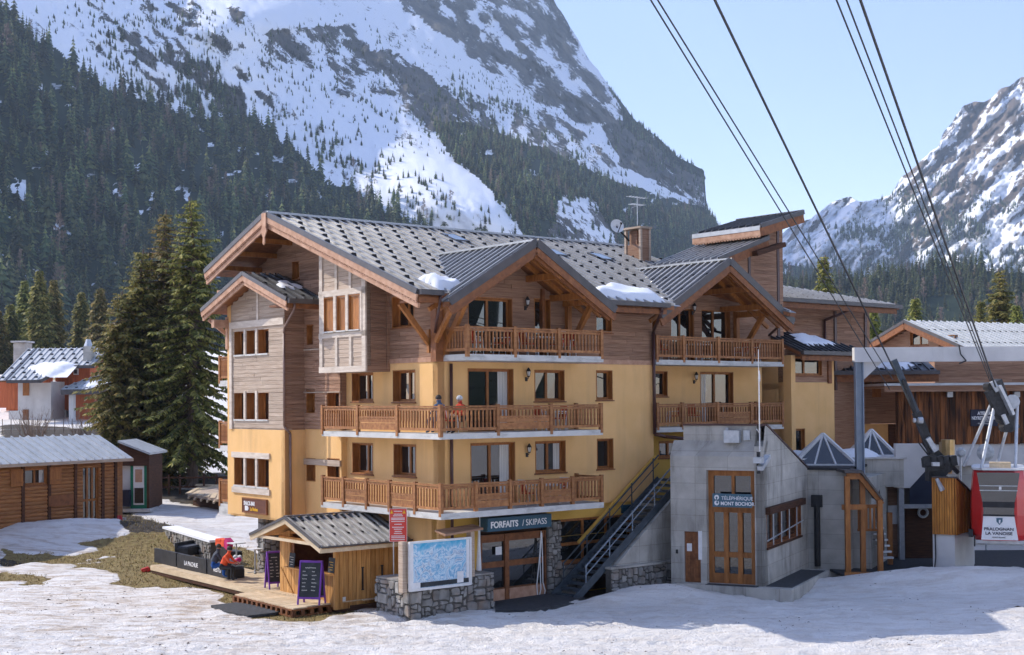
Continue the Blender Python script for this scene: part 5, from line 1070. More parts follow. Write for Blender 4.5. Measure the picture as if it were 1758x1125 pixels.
# ================================================================== CABLE CAR STATION AND ITS SURROUNDINGS
S = Fr((9.27, 51.02, 0), 25.7)          # u: away from us along the right wall, v: to the left along the front
ST = thing('station_entrance', 'grey concrete cable car entrance with tall timber and glass doors', 'building', S, (3, 1.5, 0))
PL = .5
zt = S.onu(1230, 731, .9)[2]; zf = S.onv(1385, 805, 0)[2]
dr = hu(1213, 1298, 808, 1003, .5, S); dr = (max(dr[0], .18), dr[1], PL, dr[3])
sd = hu(1175, 1203, 913, 1003, .5, S); sd = (sd[0], sd[1], PL, sd[3]); VL = S.onu(1168, 850, .5)[1]
zs0, zs1 = S.onu(1250, 784, .5)[2], S.onu(1250, 757, .7)[2]
wall(ST, 'u', .5, 0, VL+.4, 0, zs0, [dr, sd], M['concrete'], name='portal_wall', dep=.45, fr=S)
b = MB(); b.prism([(.5, 0, zs0), (.5, VL+.4, zs0), (.95, VL+.4, zs1), (.95, 0, zs1)], (.3, 0, 0)); b.build('weathering', M['concrete'], ST)
tp = lambda u: zt if u < 1.0 else zt+(zf-zt)*(u-1.0)/6.5
wall(ST, 'u', .95, .35, VL, zs0-.3, zt, [], M['concrete'], name='upper_wall', dep=.4)
hw_ = hv(1316, 1375, 874, 930, 0, S)
wall(ST, 'v', 0, .5, 7.55, 0, zt, [hw_], M['concrete'], top=lambda u: min(tp(u), zs0+.4+(u-.5)*6 if u < .95 else 99), name='side_wall', dep=.35)
b = MB(); b.prism([(.9, -.04, zt), (1.0, -.04, zt), (7.6, -.04, zf), (7.6, -.04, zf+.06), (1.0, -.04, zt+.07), (.9, -.04, zt+.07)], (0, .4, 0)); b.box(.88, 1.3, 0, VL, zt, zt+.07); b.build('coping', M['pipe'], ST)
b = MB(); b.prism([(1.3, .3, 0), (7.5, .3, 0), (7.5, .3, zf-.1), (1.3, .3, zt-.1)], (0, VL-.3, 0)); b.build('inner_core', M['concrete'], ST)
# doors of the station
a0, a1, z0, z1 = dr; zz = lambda y: S.onu(1255, y, .8)[2]; vv = lambda x: S.onu(x, 900, .8)[1]; b = MB()
def fb(x0, x1, y0, y1, f=.78, k=.9): b.box(f, k, vv(x1), vv(x0), zz(y1), zz(y0))
for x in ((1213, 1226), (1290, 1299)): fb(*x, 808, 1003)
fb(1226, 1290, 808, 817); fb(1257, 1262, 817, 868, .76); fb(1226, 1290, 866, 880)
for x in ((1243, 1251), (1267, 1275)): fb(x[0], x[1], 880, 1003, .76)
fb(1226, 1290, 948, 957, .79); fb(1226, 1290, 985, 1003, .79)
DO = b.build('glazed_door', M['timber_warm'], ST); DO['label'] = 'tall honey coloured timber doors with glass panes'
for x0, x1, y0, y1 in ((1226, 1257, 817, 866), (1262, 1290, 817, 866), (1226, 1243, 880, 948), (1251, 1267, 880, 948), (1275, 1290, 880, 948), (1226, 1243, 957, 985), (1251, 1267, 957, 985), (1275, 1290, 957, 985)):
    g = MB(); t = rnd.uniform(-.01, .01); g.quad((.85+t, vv(x1), zz(y1)), (.85-t, vv(x0), zz(y1)), (.85-t, vv(x0), zz(y0)), (.85+t, vv(x1), zz(y0))); g.build('pane', M['glass'], DO)
b = MB(); b.box(.6, .68, sd[0], sd[1], PL, sd[3]);
for k in range(6): v = sd[0]+(sd[1]-sd[0])*k/6; b.box(.585, .6, v+.01, v+(sd[1]-sd[0])/6-.01, PL+.05, sd[3]-.05)
o = b.build('side_door', M['timber'], ST); g = MB(); g.box(.575, .584, sd[1]-.28, sd[1]-.08, PL+1.2, PL+1.5); g.build('notice', M['paper'], o)
b = MB(); b.box(.45, .5, sd[1]+.25, sd[1]+.33, PL+1.1, PL+1.25); b.build('keypad', M['black'], ST)
b = MB(); b.box(.47, .5, vv(1207)-.05, vv(1203), PL+.9, PL+2.0); b.build('vertical_banner', M['paper'], ST)
# barred side window with its dark log lintel
window(ST, 'v', 0, hw_, panes=4, dep=.2, sill=False, fm='timber'); b = MB(); b.bar((hw_[0]-.15, -.09, hw_[3]+.12), (hw_[1]+.15, -.09, hw_[3]+.12), .2, .26); b.box(hw_[0]-.05, hw_[1]+.05, -.06, .05, hw_[2]-.08, hw_[2]); b.build('lintel', M['darkwood'], ST)
b = MB(); zc = (hw_[2]+hw_[3])/2-.15
for k in range(4): x = hw_[0]+(hw_[1]-hw_[0])*(k+.6)/4.4; b.cyl((x, -.07, hw_[2]+.05), (x, -.07, hw_[3]+.05), .022, 6)
b.cyl((hw_[0]-.2, -.09, zc-.2), (hw_[1]+.05, -.09, zc+.12), .025, 6); b.build('window_bars', M['galv'], ST)
# platform
b = MB(); b.prism([(0, 0, 0), (0, 3.5, 0), (.5, 3.5, 0), (.5, 0, 0)], (0, 0, PL)); b.box(0, 6.3, -1.15, 0, 0, PL); b.build('platform', M['concrete'], ST)
b = MB(); b.box(.08, .5, .2, 2.2, PL, PL+.015); b.box(.5, 6.0, -1.05, -.05, PL, PL+.015); b.build('rubber_mat', M['mat_rubber'], ST)
# second concrete volume with its drain pipe
b = MB(); b.box(7.55, 12, -1.75, .3, 0, zf-.05); b.box(8.2, 12, -2.5, -1.75, 0, zf-.35); b.build('lift_block', M['concrete'], ST)
b = MB(); p = S.onu(1403, 850, 7.5); v_ = p[1]; b.box(7.3, 7.52, v_-.22, v_+.22, p[2]-.5, p[2]); b.cyl((7.42, v_, p[2]-.4), (7.42, v_, .5), .13, 8); b.build('downpipe', M['black'], ST)
b = MB(); b.box(7.45, 12, -1.8, .4, zf-.05, zf+.06)
b.build('coping', M['black'], ST)
# floodlight and weather mast on the station roof
b = MB(); h = hu(1246, 1272, 739, 760, .9, S); b.box(.62, .9, h[0], h[1], h[2], h[3]); b.box(.88, .94, h[1]-.1, h[1], h[3], h[3]+.1); b.box(.88, .94, h[0]-.35, h[0]-.1, h[2]+.1, h[3]); fl = b.build('floodlight', M['galv'], ST)
WM = thing('weather_mast', 'thin white weather mast with small instruments on the concrete entrance roof', 'mast', S, (2, -.15, 5.9))
p0 = S.onv(1304, 790, -.15); p1 = S.onv(1301, 600, -.15); b = MB(); b.cyl((p0[0], -.15, p0[2]), (p0[0], -.15, p1[2]), .014, 6); q = S.onv(1297, 655, -.15); b.cyl((p0[0]-.1, -.2, p0[2]+.4), (p0[0]-.1, -.2, q[2]), .012, 6)
b.bar((p0[0]-.1, -.2, q[2]), (p0[0]-.1, -.2, q[2]+.25), .06, .06)
for k in (.35, 1.1, 1.5): b.bar((p0[0]-.12, -.2, p0[2]+k), (p0[0]+.03, -.15, p0[2]+k), .05, .05)
b.cyl((p0[0], -.15, p0[2]+1.0), (p0[0]-.35, -.15, p0[2]+1.15), .02, 5); b.cyl((p0[0]-.1, -.2, q[2]+.1), (p0[0]-.1, -.2, q[2]+.4), .05, 6, .02); b.build('pole', M['white_dirty'], WM)
b = MB(); b.box(p0[0]-.5, p0[0]-.1, -.35, -.05, p0[2]-.1, p0[2]+.12); b.bar((p0[0]-.3, -.25, p0[2]-.3), (p0[0]+.8, -.25, p0[2]+.1), .22, .16); b.build('spotlight', M['galv'], WM)
b = MB(); b.cyl((p0[0]-.05, -.12, p0[2]-.5), (p0[0]-.05, -.12, p0[2]+.3), .07, 6); b.build('clamp', M['black'], WM)
def sign(name, label, m, ax, c, h, fr, th=.05, lines=(), frame=None):
    a0, a1, z0, z1 = h; L_ = P2(ax, c, (a0+a1)/2, 0, z0); t = thing(name, label, 'sign', fr, L_); b = MB(); abox(b, ax, c, a0, a1, -th, 0, z0, z1); b.build('board', M[m], t)
    if frame:
        b = MB(); w_ = .05
        for q in ((a0-w_, a1+w_, z1, z1+w_), (a0-w_, a1+w_, z0-w_, z0), (a0-w_, a0, z0, z1), (a1, a1+w_, z0, z1)): abox(b, ax, c, q[0], q[1], -th-.02, 0, q[2], q[3])
        b.build('frame', M[frame], t)
    for s_, fx, fz, sz, mm, bd, sx in lines:
        a = a0+(a1-a0)*fx if ax == 'v' else a1-(a1-a0)*fx
        text(t, s_, ax, c, a, z0+(z1-z0)*fz, sz*(z1-z0), mm, bd, -th-.008, sx=sx)
    return t
h = hu(1224, 1291, 848, 871, .35, S)
sg = sign('sign', 'blue-grey sign reading TELEPHERIQUE MONT BOCHOR across the concrete entrance doors', 'sign_teal', 'u', .35, h, S, .06, [('TÉLÉPHÉRIQUE', .23, .55, .37, 'white', 0, .98), ('MONT BOCHOR', .21, .15, .37, 'white', .004, .93)])
b = MB()
for k, z in ((0, .72), (1, .30)):
    zc = h[2]+(h[3]-h[2])*z; vc = h[1]-(h[1]-h[0])*.11; b.cyl((.275, vc, zc), (.288, vc, zc), .095, 12)
b.build('emblem', M['white'], sg); b = MB()
for k, z in ((0, .70), (1, .33)): zc = h[2]+(h[3]-h[2])*z; vc = h[1]-(h[1]-h[0])*(.11 if k == 0 else .125); b.cyl((.268, vc, zc), (.276, vc, zc), .04, 8); b.box(.268, .276, vc-.02, vc+.02, zc-.08 if k == 0 else zc, zc if k == 0 else zc+.08)
b.build('emblem_mark', M['sign_teal'], sg)
h = hv(823, 932, 884, 909, -.35); h = (B.onv(823, 895, -.35)[0], B.onv(932, 893, -.35)[0], B.onv(823, 912, -.35)[2], B.onv(823, 889, -.35)[2])
sign('sign', 'long dark blue sign reading FORFAITS / SKIPASS above the ticket office doors', 'sign_blue', 'v', -.35, h, B, .5, [('FORFAITS', .04, .26, .66, 'white', .010, .93), ('/ SKIPASS', .53, .26, .66, 'white', 0, .93)])
# --- metal stair up the facade
SS = thing('metal_stair', 'dark steel staircase climbing from the snow to the right along the yellow wall', 'staircase', B, (8, -1, 0)); n = 21; u0, u1, zt_ = 5.25, 10.9, 4.35
for k in range(n):
    t = k/(n-1); u = u0+(u1-u0)*t; z = .18+(zt_-.18)*t; b = MB(); b.box(u, u+.30, -1.6, -.42, z-.035, z); b.box(u, u+.02, -1.6, -.42, z-.1, z-.035); b.build('step', M['stair'], SS)
for v in (-1.66, -.38):
    b = MB(); b.bar((u0-.1, v, .08), (u1+.1, v, zt_-.05), .05, .30); b.build('stringer', M['stair'], SS)
for v in (-1.66, -.38):
    b = MB(); b.bar((u0+.4, v, .3+.95), (u1+.1, v, zt_+.95), .04, .05); b.bar((u0+.4, v, .3+.62), (u1+.1, v, zt_+.62), .03, .03)
    for k in range(5): t = .08+k*.22; b.bar((u0+(u1-u0)*t, v, zt_*t), (u0+(u1-u0)*t, v, zt_*t+1.0), .035, .035)
    b.build('handrail', M['steel'] if v < -1 else M['stair'], SS)
b = MB(); b.bar((u0+1.4, -.2, 2.0), (u1+.1, -.2, zt_+.9), .10, .10); b.build('wall_rail', M['plaster_base'], SS)
# sloping concrete wall and rubble wall below the stair
b = MB(); uL, uR = B.onv(1043, 1000, -1.8)[0], B.onv(1170, 1000, -1.8)[0]; P = [B.onv(x, y, -1.8) for x, y in ((1045, 986), (1170, 968), (1172, 840), (1150, 862))]
b.prism([(p[0], -1.8, p[2]) for p in P], (0, .3, 0)); b.box(B.onv(1150, 900, -1.8)[0]-.3, uR, -1.5, 0, 0, 3.4); RW = b.build('ramp_wall', M['concrete'], None, B, label='triangular concrete wall under the steel staircase', cat='wall')
# ---- rubble masonry: every stone its own piece
def stones(par, ax, c, a0, a1, z0, z1, seed, size=.34, out=.07, top=None, maxn=140):
    """rubble courses on a wall face, irregular stones standing proud of recessed mortar"""
    q = random.Random(seed); c_ = size*.36; na, nz_ = max(2, round((a1-a0)/c_)), max(2, round((z1-z0)/c_)); da, dz = (a1-a0)/na, (z1-z0)/nz_; used = set(); k = 0
    jit = {}
    def J(i, j):
        if (i, j) not in jit: jit[i, j] = (a0+i*da+(q.uniform(-.3, .3)*da if 0 < i < na else 0), z0+j*dz+(q.uniform(-.32, .32)*dz if 0 < j < nz_ else 0))
        return jit[i, j]
    for j in range(nz_):
        for i in range(na):
            if (i, j) in used: continue
            w_, h_ = q.choice((1, 2, 2, 3, 3, 4)), q.choice((1, 1, 2, 2, 3))
            while w_ > 1 and any((i+x, j) in used or i+x >= na for x in range(w_)): w_ -= 1
            while h_ > 1 and any((i+x, j+y) in used or j+y >= nz_ for x in range(w_) for y in range(h_)): h_ -= 1
            for x in range(w_):
                for y in range(h_): used.add((i+x, j+y))
            ring = [(i+x, j) for x in range(0, w_, 2 if w_ > 2 else 1)]+[(i+w_, j+y) for y in range(0, h_, 2 if h_ > 2 else 1)]+[(i+w_-x, j+h_) for x in range(0, w_, 2 if w_ > 2 else 1)]+[(i, j+h_-y) for y in range(0, h_, 2 if h_ > 2 else 1)]
            P_ = [J(*r) for r in ring]; cx_, cz_ = sum(p[0] for p in P_)/len(P_), sum(p[1] for p in P_)/len(P_); R_ = []
            for n in range(len(P_)):                  # knock the corners off
                p, r, t = P_[n-1], P_[n], P_[(n+1) % len(P_)]; m_ = q.uniform(.12, .3); R_ += [(r[0]+(p[0]-r[0])*m_, r[1]+(p[1]-r[1])*m_), (r[0]+(t[0]-r[0])*m_, r[1]+(t[1]-r[1])*m_)]
            sh_ = 1-.018/max(.08, min(w_*da, h_*dz)/2); o_ = out*q.uniform(.35, 1.3); n_ = len(R_); tl = q.uniform(-.02, .02)
            V_ = [P2(ax, c, cx_+(x-cx_)*sh_, 0, cz_+(y-cz_)*sh_) for x, y in R_]+[P2(ax, c, cx_+(x-cx_)*sh_*.9, -o_-tl*(x-cx_)/da, cz_+(y-cz_)*sh_*.88) for x, y in R_]
            F_2 = [(i_, (i_+1) % n_, n_+(i_+1) % n_, n_+i_) for i_ in range(n_)]+[list(range(n_, 2*n_))]
            b = MB(); b.add(V_, F_2 if ax == 'v' else [tuple(x)[::-1] for x in F_2]); b.build('stone', M['stone'], par); k += 1
    return k
RU = thing('rubble_wall', 'low grey rubble stone wall beside the foot of the steel staircase', 'wall', B, (8.7, -1.9, 0))
zt2 = lambda u: 1.16
b = MB(); b.box(uL, uR+.2, -1.98, -1.7, -.1, 1.10); b.build('core', M['mortar'], RU); stones(RU, 'v', -1.98, uL, uR+.2, 0, 1.10, 5, .40)
b = MB(); b.box(uL-.03, uR+.25, -2.05, -1.65, 1.10, 1.18); b.build('coping', M['concrete'], RU)
# stone pier and dado of the chalet ground floor
pr = (B.onv(938, 950, .05)[0], B.onv(962, 950, .05)[0]); MP = H
b = MB(); b.box(pr[0], pr[1], .02, .3, 0, 2.9); SP = b.build('stone_pier', M['mortar'], H); stones(SP, 'v', .02, pr[0], pr[1], 0, 2.9, 8, .33)
b = MB(); b.box(pr[1], 7.4, .06, .12, 0, gw[2]-.06); SD = b.build('stone_dado', M['mortar'], H); stones(SD, 'v', .06, pr[1], 7.4, 0, gw[2]-.06, 9, .34)
b = MB(); b.box(-.75, -.1, 11.3, 11.9, 0, TZ); SB = b.build('stone_pier', M['mortar'], H); stones(SB, 'u', -.75, 11.3, 11.9, 0, TZ, 12, .38); stones(SB, 'v', 11.3, -.75, -.1, 0, TZ, 13, .38)
b = MB(); b.box(.5, .8, 6.5, 11.3, 0, TZ); o = b.build('stone_base', M['mortar'], H); stones(o, 'u', .5, 6.5, 11.3, 0, TZ, 14, .42)
# ================================================================== RIGHT-HAND TERRACE, SKYLIGHTS, PORTAL
TB = thing('terrace_block', 'low concrete block with a rounded snow topped parapet below the glass pyramids', 'building', W0, (15.5, 62, 0)); b = MB()
cpt = at(1508, 812, 62); r = 1.75; n = 14; zt_, zb_ = at(1500, 788, 60.3).z, at(1500, 836, 60.3).z
arc = [(cpt.x+r*math.cos(t), 62+r*math.sin(t)) for t in [R(-90+95*i/n) for i in range(n+1)]]; lf = at(1440, 800, 59.8)
ring = [(lf.x, 60.25)]+arc+[(cpt.x+r, 68), (lf.x-2, 68)]
b.prism([(x, y, zb_) for x, y in ring], (0, 0, zt_-zb_)); b.build('parapet', M['concrete'], TB)
b = MB(); b.prism([(x, y, zt_) for x, y in [(11.8, 59.2), (lf.x, 60.1)]+[(cpt.x+(r+.06)*math.cos(R(-90+95*i/n)), 62+(r+.06)*math.sin(R(-90+95*i/n))) for i in range(n+1)]+[(cpt.x+r, 68), (9, 68)]], (0, 0, .07)); b.build('coping', M['slab'], TB)
b = MB(); b.box(lf.x-1.5, lf.x+3.2, 61.6, 61.9, 0, zb_); b.build('back_wall', M['siding'], TB)
b = MB(); b.prism([(9.5, 66, 0), (12.6, 59.6, 0), (13.6, 60.3, 0), (13.6, 68, 0)], (0, 0, zt_-.1)); b.build('lower_block', M['concrete'], TB)
# heap of snow on the terrace
sn_ = Slope((11.5, 60.6, zt_+.05), (1, 0, 0), (0, 1, 0), 0.0); snowpatch(None, sn_, (.5, 5.8), (-.4, 2.6), .42, 11, name='snow_heap', fr=W0, label='old snow lying on the concrete terrace between the glass pyramids', cat='snow')
def pyramid(label, pxa, ya, Y, hw2, yb, rz):
    c = at(pxa, ya, Y); zb = at(pxa, yb, Y).z; t = thing('glass_pyramid', label, 'skylight', W0, (c.x, Y, zb), 'glass pyramid skylights')
    co = [(c.x+hw2*1.414*math.cos(rz+k*math.pi/2), Y+hw2*1.414*math.sin(rz+k*math.pi/2)) for k in range(4)]; ap = Vector((c.x, Y, c.z)); b = MB()
    P = [Vector((x, y, zb)) for x, y in co]
    for i in range(4):
        a, e = P[i], P[(i+1) % 4]; b.bar(a, ap, .12, .12); b.bar(a, e, .12, .14); g1_, g2_ = a.lerp(e, .34), a.lerp(e, .67); m1, m2 = g1_.lerp(ap, .0), g2_
        b.bar(g1_, ap.lerp(e.lerp(a, .5), .02), .07, .08) if False else None
        b.bar(g1_, g1_.lerp(a.lerp(ap, .62), .95), .07, .08) if False else None
        b.bar(g1_, ap, .06, .08); b.bar(g2_, ap, .06, .08)
    fr_ = b.build('frame', M['white_dirty'], t)
    for i in range(4):
        a, e = P[i], P[(i+1) % 4]; m_ = a.lerp(e, .5)
        for q1, q2 in ((a, m_), (m_, e)): g = MB(); s_ = .97; k = lambda p: Vector((c.x+(p.x-c.x)*s_, Y+(p.y-Y)*s_, p.z-.0)); g.quad(k(q1), k(q2), ap-Vector((0, 0, .05))); g.build('pane', M['glass'], t)
    b = MB(); b.prism([(x, y, zb-.35) for x, y in co], (0, 0, .3)); b.build('curb', M['slab'], t)
pyramid('nearer glass pyramid skylight in a white frame on the concrete terrace', 1413, 745, 60.5, 1.4, 797, R(35))
pyramid('farther glass pyramid skylight in a white frame, right of the steel column', 1496, 738, 64, 1.1, 785, R(40))
PT = thing('steel_portal', 'blue-grey steel column and long weathered beam spanning above the cable car berth', 'gantry', W0, (15, 58, 4)); b = MB()
xc = at(1475, 700, 58).x; zt_ = at(1475, 622, 58).z; zb2 = at(1475, 832, 58).z-.2
b.box(xc-.16, xc+.16, 57.97, 58.03, zb2, zt_); b.box(xc-.17, xc-.13, 57.82, 58.18, zb2, zt_); b.box(xc+.13, xc+.17, 57.82, 58.18, zb2, zt_); b.build('column', M['steel'], PT)
b = MB(); b.box(xc-.22, 40, 57.8, 58.2, zt_, at(1475, 597, 58).z); b.build('beam', M['render_white'], PT); b = MB(); b.prism([(xc+.2, 57.95, zt_), (xc+1.0, 57.95, zt_), (xc+.2, 57.95, zt_-.75)], (0, .1, 0)); b.build('gusset', M['render_white'], PT)
b = MB(); b.tube([(19.0, 57.7, zt_+.7), (19.05, 57.65, zt_+.3), (19.3, 57.7, zt_+.02), (19.0, 57.7, zt_-.1)], .03, 5); b.tube([(23.4, 57.7, zt_+.9), (23.5, 57.65, zt_+.3), (23.9, 57.7, zt_)], .03, 5); b.build('cable', M['black'], PT)
# --- timber stair shelter
SH = thing('timber_shelter', 'orange timber post shelter over steps between concrete block and clad pier', 'shelter', W0, (14.5, 56, .4)); Y_ = 56.0
def XZ(x, y, Y=Y_): p = at(x, y, Y); return p.x, p.z
zg_ = XZ(1480, 978)[1]
for x, yt, Y in ((1454, 818, 55.8), (1480, 818, 56.2), (1510, 858, 55.9), (1527, 880, 58.5)):
    X0, Z0 = XZ(x, yt, Y); b = MB(); b.box(X0-.1, X0+.1, Y-.1, Y+.1, zg_-.1, Z0); b.build('post', M['timber_warm'], SH)
a_, c_ = XZ(1448, 812), XZ(1476, 812); d_ = XZ(1514, 860)
b = MB(); b.prism([(a_[0], Y_-.25, a_[1]), (c_[0], Y_-.25, c_[1]), (d_[0], Y_-.25, d_[1]), (d_[0], Y_-.25, d_[1]+.09), (c_[0]+.03, Y_-.25, c_[1]+.12), (a_[0], Y_-.25, a_[1]+.12)], (0, 2.6, 0)); b.build('roof', M['gutter'], SH)
b = MB(); b.box(a_[0]+.1, c_[0], Y_-.12, Y_+.0, c_[1]-.26, c_[1]-.01); b.bar((c_[0], Y_-.02, c_[1]-.14), (d_[0], Y_-.02, d_[1]-.14), .12, .2); x_, z_ = XZ(1465, 870); b.box(x_-.5, x_+.5, Y_-.16, Y_-.06, z_-.12, z_+.1); x_, z_ = XZ(1495, 872); b.box(x_-.45, x_+.45, Y_+.4, Y_+.48, z_-.05, z_+.1); b.box(x_-.45, x_+.45, Y_+.4, Y_+.48, z_-1.0, z_-.9); b.build('beam', M['timber_warm'], SH)
for k in range(6): b = MB(); xx = x_-.4+k*.16; b.box(xx-.045, xx+.045, Y_+.38, Y_+.42, z_-.95, z_+.02); b.build('slat', M['timber_warm'], SH)
for k in range(8): b = MB(); xx = x_+.55+.0*k; b.box(xx, xx+.55, Y_+2.6-k*.28, Y_+2.9-k*.28, zg_+1.9-k*.22, zg_+1.97-k*.22); b.build('step', M['galv'], SH)
b = MB(); b.bar((x_+.6, Y_+.3, zg_+.9), (x_+1.2, Y_+3.2, zg_+2.9), .05, .45); b.build('stair_cheek', M['darkwood'], SH)
# --- dark entry with the wreath door, white wall, kerb
DE = thing('service_building', 'white and navy service building with a dark brown door carrying a wreath', 'building', W0, (17.5, 61, 0)); Y = 62.
def box_px(x0, x1, y0, y1, Y, d=.3): p, q = at(x0, y1, Y), at(x1, y0, Y); return (p.x, q.x, Y, Y+d, p.z, q.z)
b = MB(); b.box(*box_px(1562, 1612, 790, 872, 60.5, 5)); b.build('metal_cladding', M['navy_metal'], DE)
b = MB(); P = [at(x, y, 60.4) for x, y in ((1538, 762), (1606, 762), (1606, 790), (1562, 838), (1538, 838))]; b.prism([tuple(p) for p in P], (0, .35, 0)); b.build('gable_wall', M['render_white'], DE)
b = MB(); b.box(*box_px(1545, 1552, 838, 978, 60.5, .3)); b.box(*box_px(1552, 1603, 866, 873, 60.4, .2)); b.build('frame', M['galv'], DE)
b = MB(); b.box(*box_px(1512, 1546, 832, 985, 61.4, .2)); b.build('panel', M['siding'], DE)
b = MB(); b.box(*box_px(1555, 1603, 873, 985, 61.0, .1)); o = b.build('door', M['darkwood'], DE); b = MB(); cw = at(1584, 880, 60.95)
for k in range(14): a = k*2*math.pi/14; b.cyl((cw.x+.2*math.cos(a), 60.9, cw.z+.2*math.sin(a)), (cw.x+.2*math.cos(a+.45), 60.9, cw.z+.2*math.sin(a+.45)), .06, 6)
b.build('wreath', M['grey_cloth'], o)
b = MB(); b.box(*box_px(1525, 1545, 868, 900, 61.3, .05)); b.build('notice', M['paper'], DE)
b = MB(); q0, q1 = at(1450, 983, 55.3), at(1625, 987, 54.8); b.bar((q0.x, 55.3, .45), (q1.x, 54.8, .42), .3, .16); KB = b.build('timber_kerb', M['timber_warm'], None, W0, label='orange timber kerb along the edge of the dark forecourt', cat='kerb')
b = MB(); b.prism([(q0.x, 55.45, .3), (q1.x, 54.95, .3), (30, 54.6, .3), (40, 56, .3), (40, 64, .3), (13, 64, .3)], (0, 0, .1)); setp(b.build('forecourt', M['mat_rubber'], None, W0), kind='structure')
# --- clad pier
PI = thing('clad_pier', 'pier with orange vertical timber cladding on a grey rendered plinth', 'pier', W0, (18, 57, .3))
def plank_face(par, p, q, zb, ztop, n, m='pier_wood', th=.05, seed=0):
    p, q = Vector((*p, 0)), Vector((*q, 0)); d = (q-p); nn = Vector((d.y, -d.x, 0)).normalized(); rr_ = random.Random(seed)
    for k in range(n):
        a, e = p+d*((k+.08)/n), p+d*((k+.88)/n); t0, t1 = ztop((k+.08)/n), ztop((k+.88)/n); o = th*rr_.uniform(.7, 1.3)
        MB().add([a+Vector((0, 0, zb)), e+Vector((0, 0, zb)), e+Vector((0, 0, t1)), a+Vector((0, 0, t0)), a+nn*o+Vector((0, 0, zb)), e+nn*o+Vector((0, 0, zb)), e+nn*o+Vector((0, 0, t1)), a+nn*o+Vector((0, 0, t0))],
                 [(0, 1, 2, 3), (7, 6, 5, 4), (4, 5, 1, 0), (5, 6, 2, 1), (6, 7, 3, 2), (7, 4, 0, 3)]).build('plank', M[m], par)
A_, B_, C_ = at(1601, 917, 56.2), at(1640, 918, 55.7), at(1673, 914, 57.8); zc0, zct = A_.z, at(1620, 820, 56).z; zcr = at(1672, 852, 57.8).z
plank_face(PI, (A_.x, 56.2), (B_.x, 55.7), zc0, lambda t: zct, 9, seed=1); plank_face(PI, (B_.x, 55.7), (C_.x, 57.8), zc0, lambda t: zct+(zcr-zct)*t, 8, seed=2)
b = MB(); b.prism([(A_.x+.02, 56.25, .3), (B_.x, 55.78, .3), (C_.x-.05, 57.85, .3), (C_.x+.4, 59, .3), (A_.x+1.0, 59, .3)], (0, 0, zc0-.3)); b.build('plinth', M['render_white'], PI)
b = MB(); b.add([(A_.x, 56.25, zc0), (B_.x, 55.75, zc0), (C_.x, 57.85, zc0), (C_.x+.4, 59, zc0), (A_.x+1.0, 59, zc0), (A_.x, 56.25, zct), (B_.x, 55.75, zct), (C_.x, 57.85, zcr), (C_.x+.4, 59, zcr), (A_.x+1.0, 59, zct)], [(0, 1, 6, 5), (1, 2, 7, 6), (2, 3, 8, 7), (3, 4, 9, 8), (4, 0, 5, 9), (5, 6, 7, 8, 9)]); b.build('core', M['darkwood'], PI)
b = MB(); b.bar((A_.x, 56.15, zct+.02), (B_.x, 55.65, zct+.02), .16, .05); b.bar((B_.x, 55.65, zct+.02), (C_.x, 57.75, zcr+.02), .16, .07); b.build('capping', M['gutter'], PI); b = MB(); x_ = at(1607, 950, 56).x; b.tube([(x_, 56.1, zc0), (x_, 56.05, 1.0), (x_-.1, 56.0, .35)], .03, 5); b.build('cable', M['black'], PI)
# --- berth building behind: vertical slab wood over a white wall
BB = thing('berth_building', 'long dark building clad in upright slabs of brown wood above a white wall', 'building', W0, (24, 68, 0)); Y = 68.
x0, z0 = at(1541, 763, Y)[0], at(1541, 763, Y)[2]; z1 = at(1600, 668, Y)[2]; q = random.Random(4); x = x0
while x < x0+12.0:
    w_ = q.uniform(.16, .30); MB().box(x+.01, x+w_-.01, Y-.05-q.uniform(0, .05), Y, z0-q.uniform(0, .04), z1).build('plank', M['mask_wood'], BB); x += w_
xr = x0+12
b = MB(); b.box(x0, xr, Y, Y+.3, z0, z1+.1); b.build('back_boards', M['darkwood'], BB); b = MB(); b.box(x0-.0, xr, Y+.02, Y+.35, at(1600, 800, Y).z, z0); b.build('rendered_wall', M['render_white'], BB); b = MB(); b.box(x0+2, xr, Y+.3, Y+.6, 0, at(1600, 800, Y).z); b.build('lower_wall', M['concrete'], BB)
e0 = at(1518, 662, 67.3); b = MB(); b.box(e0.x, xr, 67.2, 72, e0.z-.12, e0.z-.02); b.box(e0.x, xr, 67.25, 67.4, e0.z-.32, e0.z-.12); b.build('eave_board', M['siding'], BB); b = MB(); b.box(e0.x-.05, xr, 67.1, 72.2, e0.z-.02, e0.z+.1); b.build('roof', M['zinc'], BB)
for px in (1629, 1744): p = at(px, 677, 67.9); b = MB(); b.box(p.x-.14, p.x+.14, 67.7, 67.94, p.z-.15, p.z+.12); b.build('wall_lamp', M['galv'], BB)
p, q_ = at(1666, 732, 67.85), at(1712, 703, 67.85)
sign('sign', 'dark navy sign with white capitals on the upright brown planks', 'sign_navy', 'v', 67.86, (p.x, q_.x, p.z, q_.z), W0, .05, [('ATELIERS', .26, .68, .27, 'white', .008, .82), ('NEYRET BEYLIER', .04, .40, .27, 'white', .008, .70), ('GRENOBLE', .36, .27, .11, 'white', 0, 1), ('- TELEPHERIQUES -', .22, .12, .11, 'white', 0, 1)])
for px, y, r_ in ((1650, 777, .24), (1692, 777, .42)):
    p = at(px, y, 64); t = thing('satellite_dish', 'small pale dish on a short post before the white wall' if px < 1660 else 'larger pale dish on a short post before the white wall', 'satellite dish', W0, (p.x, 64, 3), 'dishes by the berth'); b = MB(); b.cyl((p.x, 64, p.z), (p.x, 63.9, p.z), r_, 16, r_*.6); b.build('dish', M['grey_cloth'], t); b = MB(); b.cyl((p.x, 64.1, .3), (p.x, 64.1, p.z), .05, 6); b.build('post', M['galv'], t)
